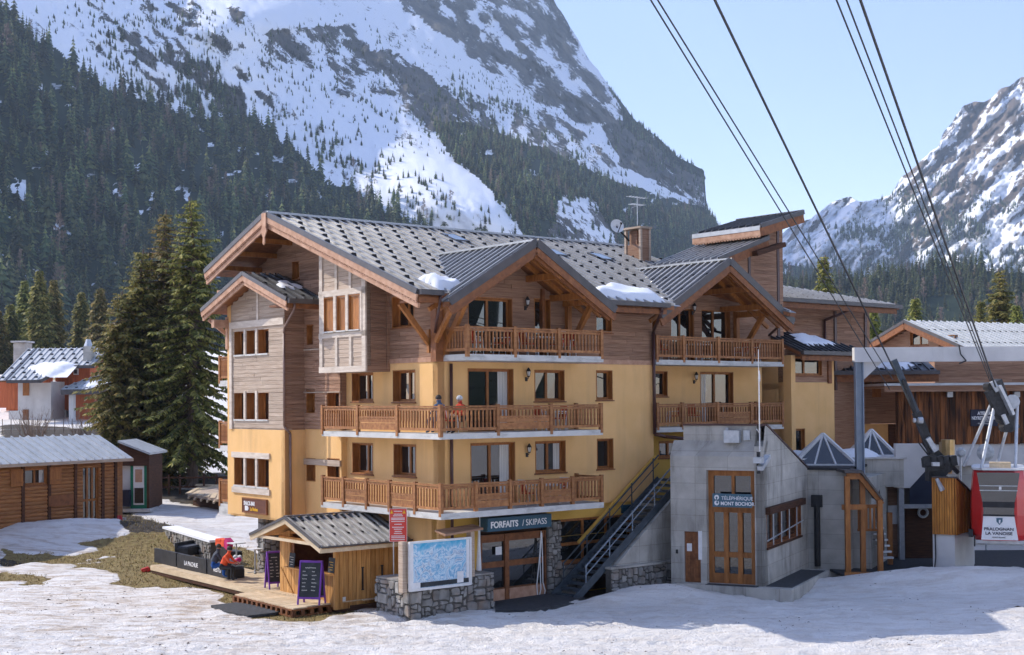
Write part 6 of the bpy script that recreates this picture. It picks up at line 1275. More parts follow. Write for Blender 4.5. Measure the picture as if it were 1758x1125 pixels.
# dark timber wing with tan ground floor and small snowy roof, left of it
WG = thing('timber_wing', 'dark timber wing with a snow covered lean-to roof behind the steel portal', 'building', W0, (17, 72, 0))
b = MB(); b.box(*box_px(1425, 1545, 642, 728, 72, .3)); b.build('upper_wall', M['siding'], WG); boards(WG, 'v', 72, at(1425, 700, 72).x, at(1545, 700, 72).x, at(1480, 728, 72).z, at(1480, 642, 72).z, [], M['siding'], seed=3)
b = MB(); b.box(*box_px(1425, 1526, 728, 800, 72.1, .3)); b.build('lower_wall', M['plaster'], WG); b = MB(); b.box(*box_px(1526, 1560, 728, 800, 72.05, .3)); b.build('recess', M['darkwood'], WG)
h = (at(1497, 700, 72).x, at(1512, 700, 72).x, at(1500, 682, 72).z, at(1500, 655, 72).z); b = MB(); b.box(h[0], h[1], 71.9, 71.95, h[2], h[3]); b.build('shutter', M['timber_warm'], WG)
b = MB(); p = at(1430, 680, 71.5); b.box(p.x-.2, p.x+.2, 71.4, 71.9, p.z-.3, p.z+.4); b.cyl((p.x, 71.6, 3.5), (p.x, 71.6, p.z-.3), .16, 8); b.build('flue', M['galv'], WG)
e0, e1 = at(1424, 640, 70.5), at(1612, 641, 70.5); wr = Slope((e0.x, 70.5, e0.z), (1, 0, 0), (0, 1, 0), .32); roof(WG, wr, (0, e1.x-e0.x), 0, 3.2, m='roof_dark', hooks=(.9, .7), step=.45)
snowpatch(WG, wr, (.6, e1.x-e0.x-.2), (.4, 2.6), .2, 5); b = MB(); b.box(e0.x, e1.x, 70.3, 70.5, e0.z-.12, e0.z+.08); b.build('gutter', M['gutter'], WG); b = MB(); b.box(e0.x+.3, e1.x, 70.55, 70.7, e0.z-.5, e0.z-.15); b.build('eave_board', M['timber'], WG)
b = MB(); b.box(*box_px(1605, 1800, 612, 662, 74, .3)); b.build('side_wall', M['siding'], WG); boards(WG, 'v', 74, at(1605, 650, 74).x, at(1800, 650, 74).x, at(1700, 662, 74).z, at(1700, 612, 74).z, [], M['siding'], seed=6)
# --- far chalet, gable to the left
FC = Fr((at(1572, 600, 92).x, 92, 0), 62); CH = thing('far_chalet', 'wide low chalet with a grey roof and timber gable behind the steel portal', 'building', FC, (5, 0, 0))
za = FC.onu(1574, 549, -1)[2]; kk = .38; L_ = 9.6; tz = lambda v: za-kk*abs(v)
wall(CH, 'u', 0, -8, 7.4, 4, za, [(-1.2, .5, za-1.7, za-.75), (-3.5, -2.1, za-2.2, za-1.1)], M['siding'], top=lambda v: tz(v)-.3, fr=FC); boards(CH, 'u', 0, -8, 7.4, 6, za, [(-1.2, .5, za-1.7, za-.75), (-3.5, -2.1, za-2.2, za-1.1)], M['siding'], top=lambda v: tz(v)-.3)
window(CH, 'u', 0, (-1.2, .5, za-1.7, za-.75), dep=.15); window(CH, 'u', 0, (-3.5, -2.1, za-2.2, za-1.1), dep=.15)
fR_ = Slope((-1, -L_, tz(L_)), (1, 0, 0), (0, 1, 0), kk); fL_ = Slope((-1, L_, tz(L_)), (1, 0, 0), (0, -1, 0), kk)
roof(CH, fR_, (0, 16), 0, L_, m='zinc', hooks=(.2, 2.4), step=.55, hs=.07); roof(CH, fL_, (0, 16), 0, L_, m='zinc', hooks=None, step=1.5)
for s_ in (fR_, fL_): b = MB(); b.bar(s_.P(-.04, 0, -.05), s_.P(-.04, L_, -.05), .06, .2); b.build('verge', M['gutter'], CH); b = MB(); b.bar(s_.P(-.0, 0, -.35), s_.P(-.0, L_, -.35), .08, .4); b.build('barge_board', M['timber'], CH)
b = MB(); b.box(-.02, .3, -8, 7.4, za-3.2, za-2.6); b.build('tie_beam', M['darkwood'], CH); b = MB(); b.box(.3, 14, -8, 7.4, 0, tz(8)-.2); b.build('inner_core', M['darkwood'], CH)
# ================================================================== CABLES AND CABIN
def cable(label, p, q, Yp, Yq, r, ext=1.9):
    a, c = at(*p, Yp), at(*q, Yq); e = c+(a-c)*ext; t = MB(); n = 10; pts = []
    for k in range(n+1):
        s_ = k/n; P = c.lerp(e, s_); pts.append(P)
    t.tube(pts, r, 6); o = t.build('cable', M['grease'], None, W0, label=label, cat='cable', group='cable car ropes'); return o
cable('leftmost thin rope of the left trio rising from the station', (1117, 0), (1527, 668), 30, 60, .022)
cable('middle thin rope of the left trio rising from the station', (1129, 0), (1533, 652), 30, 60, .022)
cable('thick right rope of the left trio rising to the upper edge', (1227, 0), (1537, 640), 30, 57, .035)
cable('leftmost thin rope of the trio above the red cabin', (1436, 0), (1700, 655), 30, 56, .022)
cable('middle thin rope of the trio above the red cabin', (1453, 0), (1705, 660), 30, 56, .022)
cable('thick right rope of the trio carrying the red cabin', (1477, 0), (1709, 664), 30, 55, .035)
RS = thing('rope_saddle', 'dark steel rope saddle arm leaning above the timber clad pier', 'cable saddle', W0, (18, 57, 5)); P = lambda x, y, Y=57.: at(x, y, Y)
b = MB(); b.bar(P(1534, 618), P(1575, 712), .2, .24); b.build('arm', M['stair'], RS); b = MB(); b.bar(P(1573, 708), P(1606, 790), .28, .34); b.bar(P(1551, 652, 56.8), P(1603, 800, 56.8), .12, .12); b.build('lower_arm', M['grease'], RS)
b = MB(); b.bar(P(1592, 752, 56.7), P(1606, 775, 56.7), .22, .2); b.cyl(P(1576, 722, 56.6), P(1584, 722, 56.6), .14, 8); b.cyl(P(1568, 722, 56.6), P(1572, 722, 56.6), .1, 8); b.build('clamp', M['galv'], RS)
b = MB(); b.cyl(P(1614, 802, 56.6), P(1614, 802, 57.4), .42, 14); b.bar(P(1596, 780, 56.7), P(1632, 808, 56.7), .3, .22); b.bar(P(1603, 770, 57.1), P(1645, 812, 57.1), .22, .14); b.bar(P(1590, 806, 56.6), P(1636, 800, 56.6), .2, .2); b.bar(P(1585, 795, 57), P(1640, 790, 57), .5, .4); b.bar(P(1606, 792, 57), P(1606, 826, 57), .6, .7)
for k in range(5): b.bar(P(1590+k*11, 783, 56.5), P(1594+k*11, 800, 56.5), .15, .3)
b.build('sheave', M['grease'], RS); b = MB(); b.cyl(P(1608, 822, 55.9), P(1618, 842, 55.9), .07, 6, .12); b.bar(P(1600, 797, 56), P(1612, 797, 56), .2, .16); b.build('piston', M['galv'], RS)
b = MB(); b.cyl(P(1627, 755, 60), P(1627, 790, 60), .3, 10); b.box(P(1618, 760, 60.3).x, P(1634, 760, 60.3).x, 60.3, 60.8, 4.2, 5.6); b.build('counterweight', M['brass'], RS)
b = MB(); b.tube([P(1577, 760, 57.2), P(1600, 790, 56.9)], .03, 5); b.tube([P(1583, 760, 57.2), P(1604, 790, 56.9)], .03, 5); b.build('rope', M['black'], RS)
CB = thing('cable_car_cabin', 'red cable car cabin with white front panel hanging at the right edge', 'cable car', W0, (19.9, 54, 2)); Y = 54.
cx0 = at(1717, 870, Y).x; Zb, Zt = at(1717, 930, Y).z, at(1717, 806, Y).z; Hh = Zt-Zb
def cab_ring(s_, z, bul=.0):    # plan outline of the body, narrower at the ends
    w_, d_ = 1.06*s_, 1.9*s_; return [(cx0+x*w_, Y+1.9+y*d_, z) for x, y in ((-.62, -1), (.62, -1), (.97, -.72), (1.03, 0), (.97, .72), (.62, 1), (-.62, 1), (-.97, .72), (-1.03, 0), (-.97, -.72))]
lv = [(.93, 0), (1.0, .08), (1.02, .35), (1.0, .6), (.95, .85), (.90, .97)]; V_ = []; F2 = []
for s_, t in lv: V_ += cab_ring(s_, Zb+Hh*t)
for j in range(len(lv)-1):
    for i in range(10): F2.append((j*10+i, j*10+(i+1) % 10, (j+1)*10+(i+1) % 10, (j+1)*10+i))
F2 += [list(range(10))[::-1], list(range(len(lv)*10-10, len(lv)*10))]
b = MB(); b.add(V_, F2); CBb = b.build('body', M['red'], CB)
yf = Y-.03; X = lambda px: at(px, 870, Y).x; Zz = lambda py: at(1717, py, Y).z
def face(name, pts, m, d=.0, par=CBb, th=.03): g = MB(); g.prism([(X(x), yf-d, Zz(y)) for x, y in pts][::-1], (0, th, 0)); return g.build(name, M[m], par)
face('front_panel', [(1691, 886), (1741, 886), (1747, 928), (1687, 928)], 'white', .05, th=.2); face('windscreen', [(1681, 812), (1751, 812), (1745, 850), (1741, 868), (1691, 868), (1687, 850)], 'glass', .06, th=.2)
face('black_band', [(1690, 862), (1742, 862), (1742, 872), (1690, 872)], 'black', .07); face('lower_window', [(1691, 872), (1741, 872), (1741, 884), (1691, 884)], 'glass', .06, th=.1); face('black_trim', [(1690, 884), (1742, 884), (1742, 887), (1690, 887)], 'black', .08)
for y in (834, 842): face('rail', [(1685, y), (1747, y), (1747, y+1.3), (1685, y+1.3)], 'galv', .09)
face('latch', [(1717, 836), (1721, 836), (1721, 841), (1717, 841)], 'white', .10)
face('emblem', [(1712, 890), (1722, 890), (1722, 896), (1717, 902), (1712, 896)], 'sign_teal', .07)
face('emblem_mark', [(1716, 893), (1719, 893), (1718, 900), (1716, 898)], 'white', .09)
for s_, y, sz in (('PRALOGNAN', 911.5, .165), ('LA VANOISE', 919, .165), ('MONT-BLANC', 924.5, .07)):
    t = text(CBb, s_, 'v', yf-.06, cx0-.03, Zz(y), sz, 'sign_navy' if sz > .1 else 'black', .003 if sz > .1 else 0, 0, 'CENTER', sx=1.12)
b = MB(); b.prism([(x, y, z+.0) for x, y, z in cab_ring(.96, Zt-.02*Hh)], (0, 0, .09)); b.build('roof_deck', M['white_dirty'], CB); b = MB(); b.box(X(1702), X(1737), Y+.3, Y+1.2, Zt+.03, Zt+.24); b.build('roof_box', M['deck'], CB)
b = MB(); b.box(cx0-.98, cx0-.92, Y+.1, Y+.25, Zb-.25, Zb+.2); b.box(cx0-1.18, cx0-1.0, Y+.3, Y+.7, Zb+.1, Zb+.4); b.build('bumper', M['black'], CB); b = MB(); b.box(cx0-.9, cx0+.9, Y+.2, Y+3.4, Zb-.12, Zb); b.build('underframe', M['galv'], CB)
for o_ in [x for x in CB.children]: o_.rotation_euler = (0, 0, R(-19))
hd = at(1713, 690, 55.6); b = MB()
for px in (1693, 1752):
    for dy in (.5, 2.6): b.cyl((X(px), Y+dy, Zt), (hd.x+(-.12 if px < 1700 else .75), 55.4+dy*.15, hd.z+.1 if px < 1700 else hd.z), .07, 8)
b.build('hanger', M['galv'], CB); b = MB(); b.bar(at(1706, 655, 55.5), at(1737, 738, 55.8), .45, .5); b.bar(at(1702, 668, 55.3), at(1724, 715, 55.4), .25, .6)
for k in range(6): p = at(1704+k*5.4, 664+k*14, 55.2); b.cyl(p, p+Vector((0, .6, 0)), .2, 10)
b.build('carriage', M['grease'], CB); b = MB(); b.bar(at(1703, 655, 55.2), at(1712, 672, 55.2), .2, .2); b.bar(at(1714, 662, 55.1), at(1738, 712, 55.2), .3, .12); b.bar(at(1722, 712, 55.1), at(1729, 728, 55.1), .15, .15); b.cyl(at(1738, 690, 55.1), at(1738, 690, 55.7), .3, 10); b.build('fitting', M['galv'], CB)
# ================================================================== TERRACE, KIOSK AND PIECES ROUND THEM
def strips(par, poly, z0, z1, ax='v', w_=.145, m='deck', name='plank', gap=.008, seed=0, stuff=True):
    """floor boards laid side by side and cut to the outline"""
    q = random.Random(seed); k = 0 if ax == 'u' else 1; vals = [p[k] for p in poly]; x = min(vals); b = MB()
    while x < max(vals):
        xm = x+w_/2; hit = []
        for i in range(len(poly)):
            p, r = poly[i], poly[(i+1) % len(poly)]
            if (p[k] > xm) != (r[k] > xm): t = (xm-p[k])/(r[k]-p[k]); hit.append(p[1-k]+t*(r[1-k]-p[1-k]))
        hit.sort()
        for a, e in zip(hit[::2], hit[1::2]):
            dz = q.uniform(-.004, .004)
            if k == 0: b.box(x, x+w_-gap, a, e, z0+dz, z1+dz)
            else: b.box(a, e, x, x+w_-gap, z0+dz, z1+dz)
        x += w_
    return b.build(name, M[m], par, kind='stuff' if stuff else None)
DZ = .40
T1 = [B.onz(x, y, DZ)[:2] for x, y in ((259, 970), (450, 1014), (578, 1033))]+[(-.05, 1.6), (-.05, 6.4), (-.3, 9.2), (-.8, 11.2), (-.4, 16.5)]
DK = thing('terrace_deck', 'pale wooden deck on pallets in front of the snack bar', 'deck', B, (-2, 8, 0)); strips(DK, T1, DZ-.04, DZ, seed=1, name='deck_boards')
b = MB(); e = [Vector((*p, DZ-.13)) for p in T1[:3]]
for p, r in zip(e, e[1:]): b.bar(p, r, .05, .19)
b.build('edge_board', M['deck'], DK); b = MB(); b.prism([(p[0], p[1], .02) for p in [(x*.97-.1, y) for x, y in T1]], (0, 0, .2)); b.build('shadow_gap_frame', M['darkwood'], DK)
T2 = [B.onz(x, y, .32)[:2] for x, y in ((403, 1020), (503, 1045), (579, 1034), (482, 1009))]
DP = thing('pallet_step', 'lower wooden platform resting on pallets in front of the kiosk', 'platform', B, (-4, 3, 0)); strips(DP, T2, .28, .32, seed=2, name='deck_boards')
b = MB(); p0, p1, p2 = [Vector((*p, 0)) for p in T2[:3]]
for p, r in ((p0, p1), (p1, p2)):
    L_ = (r-p).length; n = int(L_/.38)
    for k in range(n+1): c = p.lerp(r, k/n); b.box(c.x-.05, c.x+.09, c.y-.05, c.y+.09, .0, .22)
    b.bar(p+Vector((0, 0, .25)), r+Vector((0, 0, .25)), .1, .05); b.bar(p+Vector((0, 0, .03)), r+Vector((0, 0, .03)), .1, .05)
b.build('pallet', M['timber'], DP)
# kiosk
KU, KV = -3.1, 2.05; ap = B.onu(490, 889, -4.05); er = B.onu(551, 940, -4.05); el = B.onu(430, 918, -4.05); kr, kl = (ap[2]-er[2])/(ap[1]-er[1]), (ap[2]-el[2])/(el[1]-ap[1]); KV1 = el[1]-.55
KI = thing('kiosk', 'small plywood snack kiosk with a ribbed metal roof at the chalet corner', 'kiosk', B, (-1.6, 3.5, DZ))
kz = lambda v: ap[2]-kr*(ap[1]-v)-.2 if v < ap[1] else ap[2]-kl*(v-ap[1])-.2
def vplanks(par, ax, c, a0, a1, z0, top, w_=.19, m='plywood', holes=(), seed=0, out=.03, name='plank'):
    q = random.Random(seed); a = a0; tp_ = top if callable(top) else (lambda x: top)
    while a < a1-.01:
        e = min(a1, a+w_*q.uniform(.9, 1.1)); e = a1 if a1-e < .05 else e; segs = [(z0, tp_((a+e)/2))]
        for H_ in holes:
            if H_[0] < (a+e)/2 < H_[1]: segs = [s for x, y in segs for s in ((x, min(y, H_[2])), (max(x, H_[3]), y)) if s[1]-s[0] > .03]
        for x, y in segs: b = MB(); abox(b, ax, c, a+.009, e-.009, -out*q.uniform(.8, 1.2), 0, x, y); b.build(name, M[m], par)
        a = e
b = MB(); b.box(KU+.03, -.06, KV+.03, KV+.08, DZ-.3, kz(KV)); b.box(KU+.03, KU+.08, KV+.08, KV1, DZ-.3, DZ+.95); b.box(KU+.03, KU+.08, KV1-1.0, KV1, DZ, kz(KV1)); b.box(KU+.05, -.1, KV1-.05, KV1, DZ, kz(KV1)); b.build('core', M['timber'], KI)
vplanks(KI, 'v', KV+.03, KU, -.06, DZ-.28, kz(KV)+.05, seed=3); vplanks(KI, 'u', KU+.03, KV, KV1, DZ-.2, DZ+.95, seed=4); vplanks(KI, 'u', KU+.03, KV1-.75, KV1, DZ+.95, lambda v: kz(v), seed=5)
b = MB(); b.box(KU-.03, KU+.09, KV-.03, KV+.1, DZ-.28, kz(KV)+.1); b.box(KU-.03, KU+.09, KV1-.8, KV1-.7, DZ+.95, 2.6); b.box(KU-.2, KU+.2, KV+.05, KV1-.6, DZ+.95, DZ+1.0); b.box(KU-.05, KU+.05, KV, KV1, kz(KV)-.1, kz(KV)+.02)
b.bar((KU-.02, KV1-.1, DZ+.9), (KU-.02, KV1-1.0, DZ+.0), .04, .08); b.build('frame', M['plywood'], KI)
b = MB()
for u in (KU+1.15, KU+2.0): b.box(u-.02, u+.02, KV-.06, KV-.01, DZ+.35, DZ+1.15); b.box(u-.05, u+.05, KV-.05, KV-.02, DZ+1.13, DZ+1.17); b.box(u-.05, u+.05, KV-.05, KV-.02, DZ+.33, DZ+.37)
b.build('door_handle', M['black'], KI); b = MB(); b.box(KU+.3, KU+.42, KV-.03, KV+.0, DZ+.0, DZ+.15); b.build('socket', M['white_dirty'], KI)
RE = -.12
k1 = Slope((-4.05, er[1], er[2]), (1, 0, 0), (0, 1, 0), kr); k2 = Slope((-4.05, el[1], el[2]), (1, 0, 0), (0, -1, 0), kl)
roof(KI, k1, (0, RE+4.05), 0, ap[1]-er[1], m='roof', hooks=(.9, .6), step=.30, th=.06, soffit='plywood', rib=.045, hb0=.25, hs=.07); roof(KI, k2, (0, RE+4.05), 0, el[1]-ap[1], m='roof', hooks=None, step=.5, th=.06, soffit='plywood')
b = MB(); b.bar(k1.P(0, 0, -.12), k1.P(0, ap[1]-er[1], -.12), .05, .2); b.bar(k2.P(0, 0, -.12), k2.P(0, el[1]-ap[1], -.12), .05, .2); b.bar((-4.0, el[1]-.2, el[2]-.02), (-4.0, er[1]+.25, er[2]+.06), .06, .1); b.bar(k1.P(0, .0, -.14), k1.P(RE+4.05, 0, -.14), .04, .14); b.build('barge_board', M['deck'], KI)
b = MB(); b.bar(k1.P(-.04, 0, .01), k1.P(-.04, ap[1]-er[1]+.03, .01), .05, .10); b.bar(k2.P(-.04, 0, .01), k2.P(-.04, el[1]-ap[1], .01), .05, .10); b.bar(k1.P(0, ap[1]-er[1], .05), k1.P(RE+4.05, ap[1]-er[1], .05), .3, .04); b.bar(k1.P(0, -.03, -.0), k1.P(RE+4.05, -.03, -.0), .05, .06); b.build('verge', M['gutter'], KI)
for v, z, lb in ((KV1-1.05, DZ+1.25, 'small black slate leaning on the left of the kiosk counter'), (KV+.12, DZ+1.3, 'small black slate with yellow lettering hung at the right kiosk corner')):
    t = thing('slate_board', lb, 'chalkboard', B, (KU-.1, v, z)); b = MB(); b.prism([(KU-.12, v-.2, z-.25), (KU-.12, v+.2, z-.25), (KU-.06, v+.2, z+.28), (KU-.06, v-.2, z+.28)], (.02, 0, 0)); b.build('slate', M['slate'], t)
    b = MB(); [b.box(KU-.14+.01*j, KU-.125+.01*j, v-.14, v+.1*(j % 2)+.02, z-.15+j*.09, z-.135+j*.09) for j in range(4)]; b.build('writing', M['chalk'] if v > 3 else M['yellow'], t, kind='stuff')
def aboard(label, x, y, z, h, w_, rz, seed):
    t = thing('chalkboard', label, 'chalkboard', W0, (x, y, z), 'purple framed pavement chalkboards', rz); q = random.Random(seed)
    for s_ in (1, -1):
        b = MB(); dy = .0; f = lambda X, Z_: (X, s_*(-.28*(1-Z_/h)-.015), Z_)
        for X in (-w_/2, w_/2): b.bar(f(X, 0), f(X, h), .06, .05)
        for Z_ in (h-.03, .24): b.bar(f(-w_/2, Z_), f(w_/2, Z_), .05, .07)
        b.build('frame', M['purple'], t); b = MB(); P = [f(-w_/2+.03, .27), f(w_/2-.03, .27), f(w_/2-.03, h-.06), f(-w_/2+.03, h-.06)]; b.add(P, [(0, 1, 2, 3) if s_ > 0 else (3, 2, 1, 0)]); b.build('slate', M['slate'], t)
        if s_ > 0:
            b = MB()
            for k in range(7):
                zz_ = h*.84-k*h*.085
                for X0, L_ in ((-w_*.36, w_*q.uniform(.12, .3)), (w_*.08, w_*q.uniform(.1, .26))) if k else ((-w_*.25, w_*.5),):
                    p = f(X0, zz_); r = f(X0+L_, zz_); n_ = max(2, int(L_/.03))
                    for j in range(n_): xx = X0+L_*j/n_; pp = f(xx, zz_+q.uniform(-.006, .006)); b.box(pp[0], pp[0]+.02, pp[1]-.009, pp[1]-.006, pp[2]-.014, pp[2]+.016)
            b.build('writing', M['chalk'], t, kind='stuff')
def wl(fr, p): return fr.O+fr.U*p[0]+fr.V*p[1]+Vector((0, 0, p[2]))
p = wl(B, B.onz(470, 1010, DZ)); aboard('purple framed chalkboard on the deck left of the kiosk', p.x, p.y, DZ, 1.42, .52, R(28), 3)
p = wl(B, B.onz(535, 1037, .32)); aboard('large purple framed chalkboard on the lower platform before the kiosk', p.x, p.y, .32, 1.55, .82, R(-14), 4)
def hightable(label, x, y, r, h, rz=0):
    p = wl(B, B.onz(x, y, DZ)); t = thing('bar_table', label, 'table', W0, (p.x, p.y, DZ), 'high tables on the deck'); b = MB(); q = p; z = DZ
    b.cyl((q.x, q.y, z+h-.04), (q.x, q.y, z+h), r, 4 if r < .5 else 16); b.build('table_top', M['white_dirty'], t); b = MB(); b.cyl((q.x, q.y, z+.03), (q.x, q.y, z+h-.04), .035, 8)
    for k in range(4): a = k*math.pi/2+rz; b.bar((q.x, q.y, z+.05), (q.x+.32*math.cos(a), q.y+.32*math.sin(a), z+.02), .04, .035)
    b.build('pedestal', M['galv'], t)
hightable('round white high table on the deck beside the stone pier', 406, 973, .42, 1.05, .4); hightable('square grey high table on the deck in front of the kiosk', 438, 984, .36, 1.03, .1)
# dark lounge benches along the deck edge
def bench(label, a, c, txt=None, h=.62):
    p, q = Vector((*B.onz(*a, DZ)[:2], DZ)), Vector((*B.onz(*c, DZ)[:2], DZ)); t = thing('lounge_bench', label, 'bench', B, tuple(p.lerp(q, .5)), 'dark lounge benches along the deck edge'); d = (q-p).normalized(); n_ = Vector((d.y, -d.x, 0))
    if n_.x < 0: n_ = -n_
    b = MB(); o = n_*.06; b.bar(p+o+Vector((0, 0, h/2)), q+o+Vector((0, 0, h/2)), .13, h); b.bar(p+n_*.4+Vector((0, 0, .2)), q+n_*.4+Vector((0, 0, .2)), .62, .36); b.build('body', M['black'], t)
    b = MB(); b.bar(p+d*.03+n_*.4+Vector((0, 0, .42)), q-d*.03+n_*.4+Vector((0, 0, .42)), .6, .09); b.build('cushion', M['navy_cloth'], t)
    if txt:
        m_ = p.lerp(q, .5); tx = text(t, txt, 'u', p.x-.02, m_.y, DZ+.2, .26, 'white', .004, 0, 'CENTER'); tx.location = m_-n_*.02+Vector((0, 0, .2))-ORI[t.name][1]; tx.rotation_euler = (R(90), 0, math.atan2(d.y, d.x) if d.y < 0 else math.atan2(-d.y, -d.x))
    return p, q, n_
bench('dark lounge bench at the far left end of the deck', (265, 965), (302, 974)); bench('middle dark lounge bench with white lettering on its back', (304, 975), (354, 986), 'LA PACHUE')
P_, Q_, n_ = bench('right dark lounge bench with white lettering, coats lying on its arm', (356, 986), (392, 995), 'RESTO'); bench('dark lounge bench along the back of the sitting corner', (300, 955), (352, 945)); bench('dark armchair behind the two seated people', (378, 962), (390, 966), None, .8)
b = MB(); c = Q_+n_*.3+Vector((0, 0, .66))
for k in range(7): o_ = Vector((rnd.uniform(-.3, .3), rnd.uniform(-.2, .5), rnd.uniform(-.03, .1))); b.cyl(c+o_, c+o_+Vector((.1, .15, .16)), .16, 8, .07)
b.build('coats', M['grey_cloth'], None, B, smooth=True, label='grey coats heaped on the end of the right lounge bench', cat='clothing'); b = MB(); b.cyl(c+Vector((-.1, -.25, .05)), c+Vector((-.02, -.45, .18)), .13, 10, .09); b.build('hat', M['pink_cloth'], None, B, smooth=True, label='pink hat on top of the grey coats', cat='hat')
p = Vector(B.onz(384, 967, DZ)); p.z = DZ+.92; b = MB(); b.bar(p+Vector((0, -.3, 0)), p+Vector((0, .5, 0)), .3, .3); b.bar(p+Vector((0, .0, .1)), p+Vector((0, .4, .12)), .34, .1); b.build('jacket', M['orange_cloth'], None, B, label='orange jacket hung over the dark armchair', cat='clothing'); b = MB(); b.bar(p+Vector((.0, -.62, -.1)), p+Vector((0, -.3, .05)), .28, .42); b.build('rucksack', M['pink_cloth'], None, B, label='pink rucksack on the dark armchair', cat='bag')
p = wl(B, B.onz(264, 980, .1)); g0 = .08; b = MB()
for k in range(5): a = k*.9; b.bar((p.x-.55+k*.24, p.y+.1*math.sin(a), g0+.02), (p.x-.25+k*.24, p.y+.12*math.cos(a), g0+.12+.05*(k % 2)), .28, .14)
b.build('sledge', M['red'], None, W0, label='red plastic sledge lying in the grass by the deck corner', cat='sledge')
# snow capped stone wall behind the benches
p, q = at(283, 935, 70), at(362, 950, 63); Lw = (q-p).length; ztop_ = at(283, 932, 70).z; SF = Fr((p.x, p.y, gz(p.x, p.y)-.3), 90-math.degrees(math.atan2(q.y-p.y, q.x-p.x))); SF.O.z = ztop_-.95
SWL = thing('stone_wall', 'low stone retaining wall topped with snow behind the lounge benches', 'wall', SF, (Lw/2, 0, 0)); b = MB(); b.box(0, Lw, 0, .6, -.6, .95); b.build('core', M['mortar'], SWL); stones(SWL, 'v', 0, 0, Lw, 0, .95, 33, .42)
b = MB(); b.box(-.1, Lw+.1, -.1, .7, .95, 1.06); b.build('snow_cap', M['snow'], SWL)
# ------------------------------------------------------------------ plinth with the piste map
PN = thing('map_plinth', 'rubble stone plinth carrying the piste map panel at the chalet corner', 'wall', B, (-.3, -.5, 0)); b = MB(); b.box(-2.1, 1.6, -1.15, .9, -.1, 1.30); b.build('core', M['mortar'], PN)
stones(PN, 'v', -1.15, -2.1, 1.6, -.05, 1.30, 41, .42, maxn=90); stones(PN, 'u', -2.1, -1.15, .9, -.05, 1.30, 42, .40)
b = MB(); b.box(-2.12, -.0, -1.17, .9, 1.30, 1.36); b.box(.0, 1.62, -1.17, -.1, 1.30, 1.36); b.build('coping', M['stone'], PN)
PM = thing('piste_map', 'large blue and white piste map panel in a pale frame on the stone plinth', 'map panel', B, (-.6, -1.3, 1.1)); hb = (B.onv(703, 975, -1.3)[0], B.onv(808, 965, -1.3)[0]); zb_, zt_ = 1.06, 2.72
m = bpy.data.materials.new('map_print'); m.use_nodes = True; N, L = nodes(m); bs = N['Principled BSDF']; tc = N.new('ShaderNodeTexCoord'); n1 = N.new('ShaderNodeTexNoise'); n1.inputs['Scale'].default_value = 2.2; n1.inputs['Detail'].default_value = 10; n1.inputs['Distortion'].default_value = 1.8; L.new(tc.outputs['Object'], n1.inputs['Vector'])
sx = N.new('ShaderNodeSeparateXYZ'); L.new(tc.outputs['Object'], sx.inputs[0]); mr = N.new('ShaderNodeMapRange'); mr.inputs[1].default_value = 1.15; mr.inputs[2].default_value = 1.68; mr.inputs[3].default_value = 0; mr.inputs[4].default_value = .42; L.new(sx.outputs[2], mr.inputs[0])
sb = N.new('ShaderNodeMath'); sb.operation = 'SUBTRACT'; L.new(n1.outputs[0], sb.inputs[0]); L.new(mr.outputs[0], sb.inputs[1]); cr = N.new('ShaderNodeValToRGB'); e = cr.color_ramp.elements; e[0].position = .12; e[0].color = (.03, .36, .60, 1); e[1].position = .66; e[1].color = (.10, .30, .55, 1)
for pz, cl in ((.34, (.20, .48, .68)), (.42, (.62, .74, .82)), (.47, (.10, .36, .60)), (.53, (.70, .78, .82)), (.58, (.22, .34, .50)), (.61, (.55, .66, .74))): k = e.new(pz); k.color = (*cl, 1)
L.new(sb.outputs[0], cr.inputs[0]); L.new(cr.outputs[0], bs.inputs['Base Color']); bs.inputs['Roughness'].default_value = .35; M['map_print'] = m
b = MB(); b.box(hb[0]+.05, hb[1]-.05, -1.30, -1.27, zb_+.05, zt_-.05); b.build('print', M['map_print'], PM); b = MB()
for q in ((hb[0], hb[1], zt_-.05, zt_+.02), (hb[0], hb[1], zb_-.03, zb_+.06), (hb[0]-.02, hb[0]+.05, zb_, zt_), (hb[1]-.05, hb[1]+.02, zb_, zt_)): b.box(q[0], q[1], -1.34, -1.24, q[2], q[3])
b.build('frame', M['white_dirty'], PM); b = MB(); b.box(hb[0]+.05, hb[0]+.16, -1.312, -1.305, zb_+.06, zt_-.06); b.box(hb[1]-.20, hb[1]-.06, -1.312, -1.305, zb_+.06, zt_-.06); b.box(hb[0]+.16, hb[0]+.45, -1.312, -1.305, zb_+.06, zb_+.26); b.box(hb[1]-.62, hb[1]-.34, -1.32, -1.312, zb_+.1, zb_+.5); b.build('legend', M['paper'], PM)
b = MB(); b.box(hb[0]+.45, hb[1]-.1, -1.318, -1.306, zb_+.08, zb_+.24); b.build('caption_band', M['slate'], PM)
b = MB(); b.box(hb[0]-.22, hb[0]-.04, -1.2, -.95, 1.0, 2.75); b.box(hb[1]+.05, hb[1]+.22, -1.25, -1.0, 1.3, 2.95); b.box(hb[0]-.1, hb[1]+.1, -1.2, -1.1, 1.3, 2.7); b.build('posts', M['siding_bleached'], PM); b = MB(); b.prism([(hb[1]-1.2, -1.4, 2.84), (hb[1]+.5, -1.4, 2.96), (hb[1]+.5, -.8, 3.06), (hb[1]-1.2, -.8, 2.96)], (0, 0, .07)); b.build('hood', M['siding'], PM)
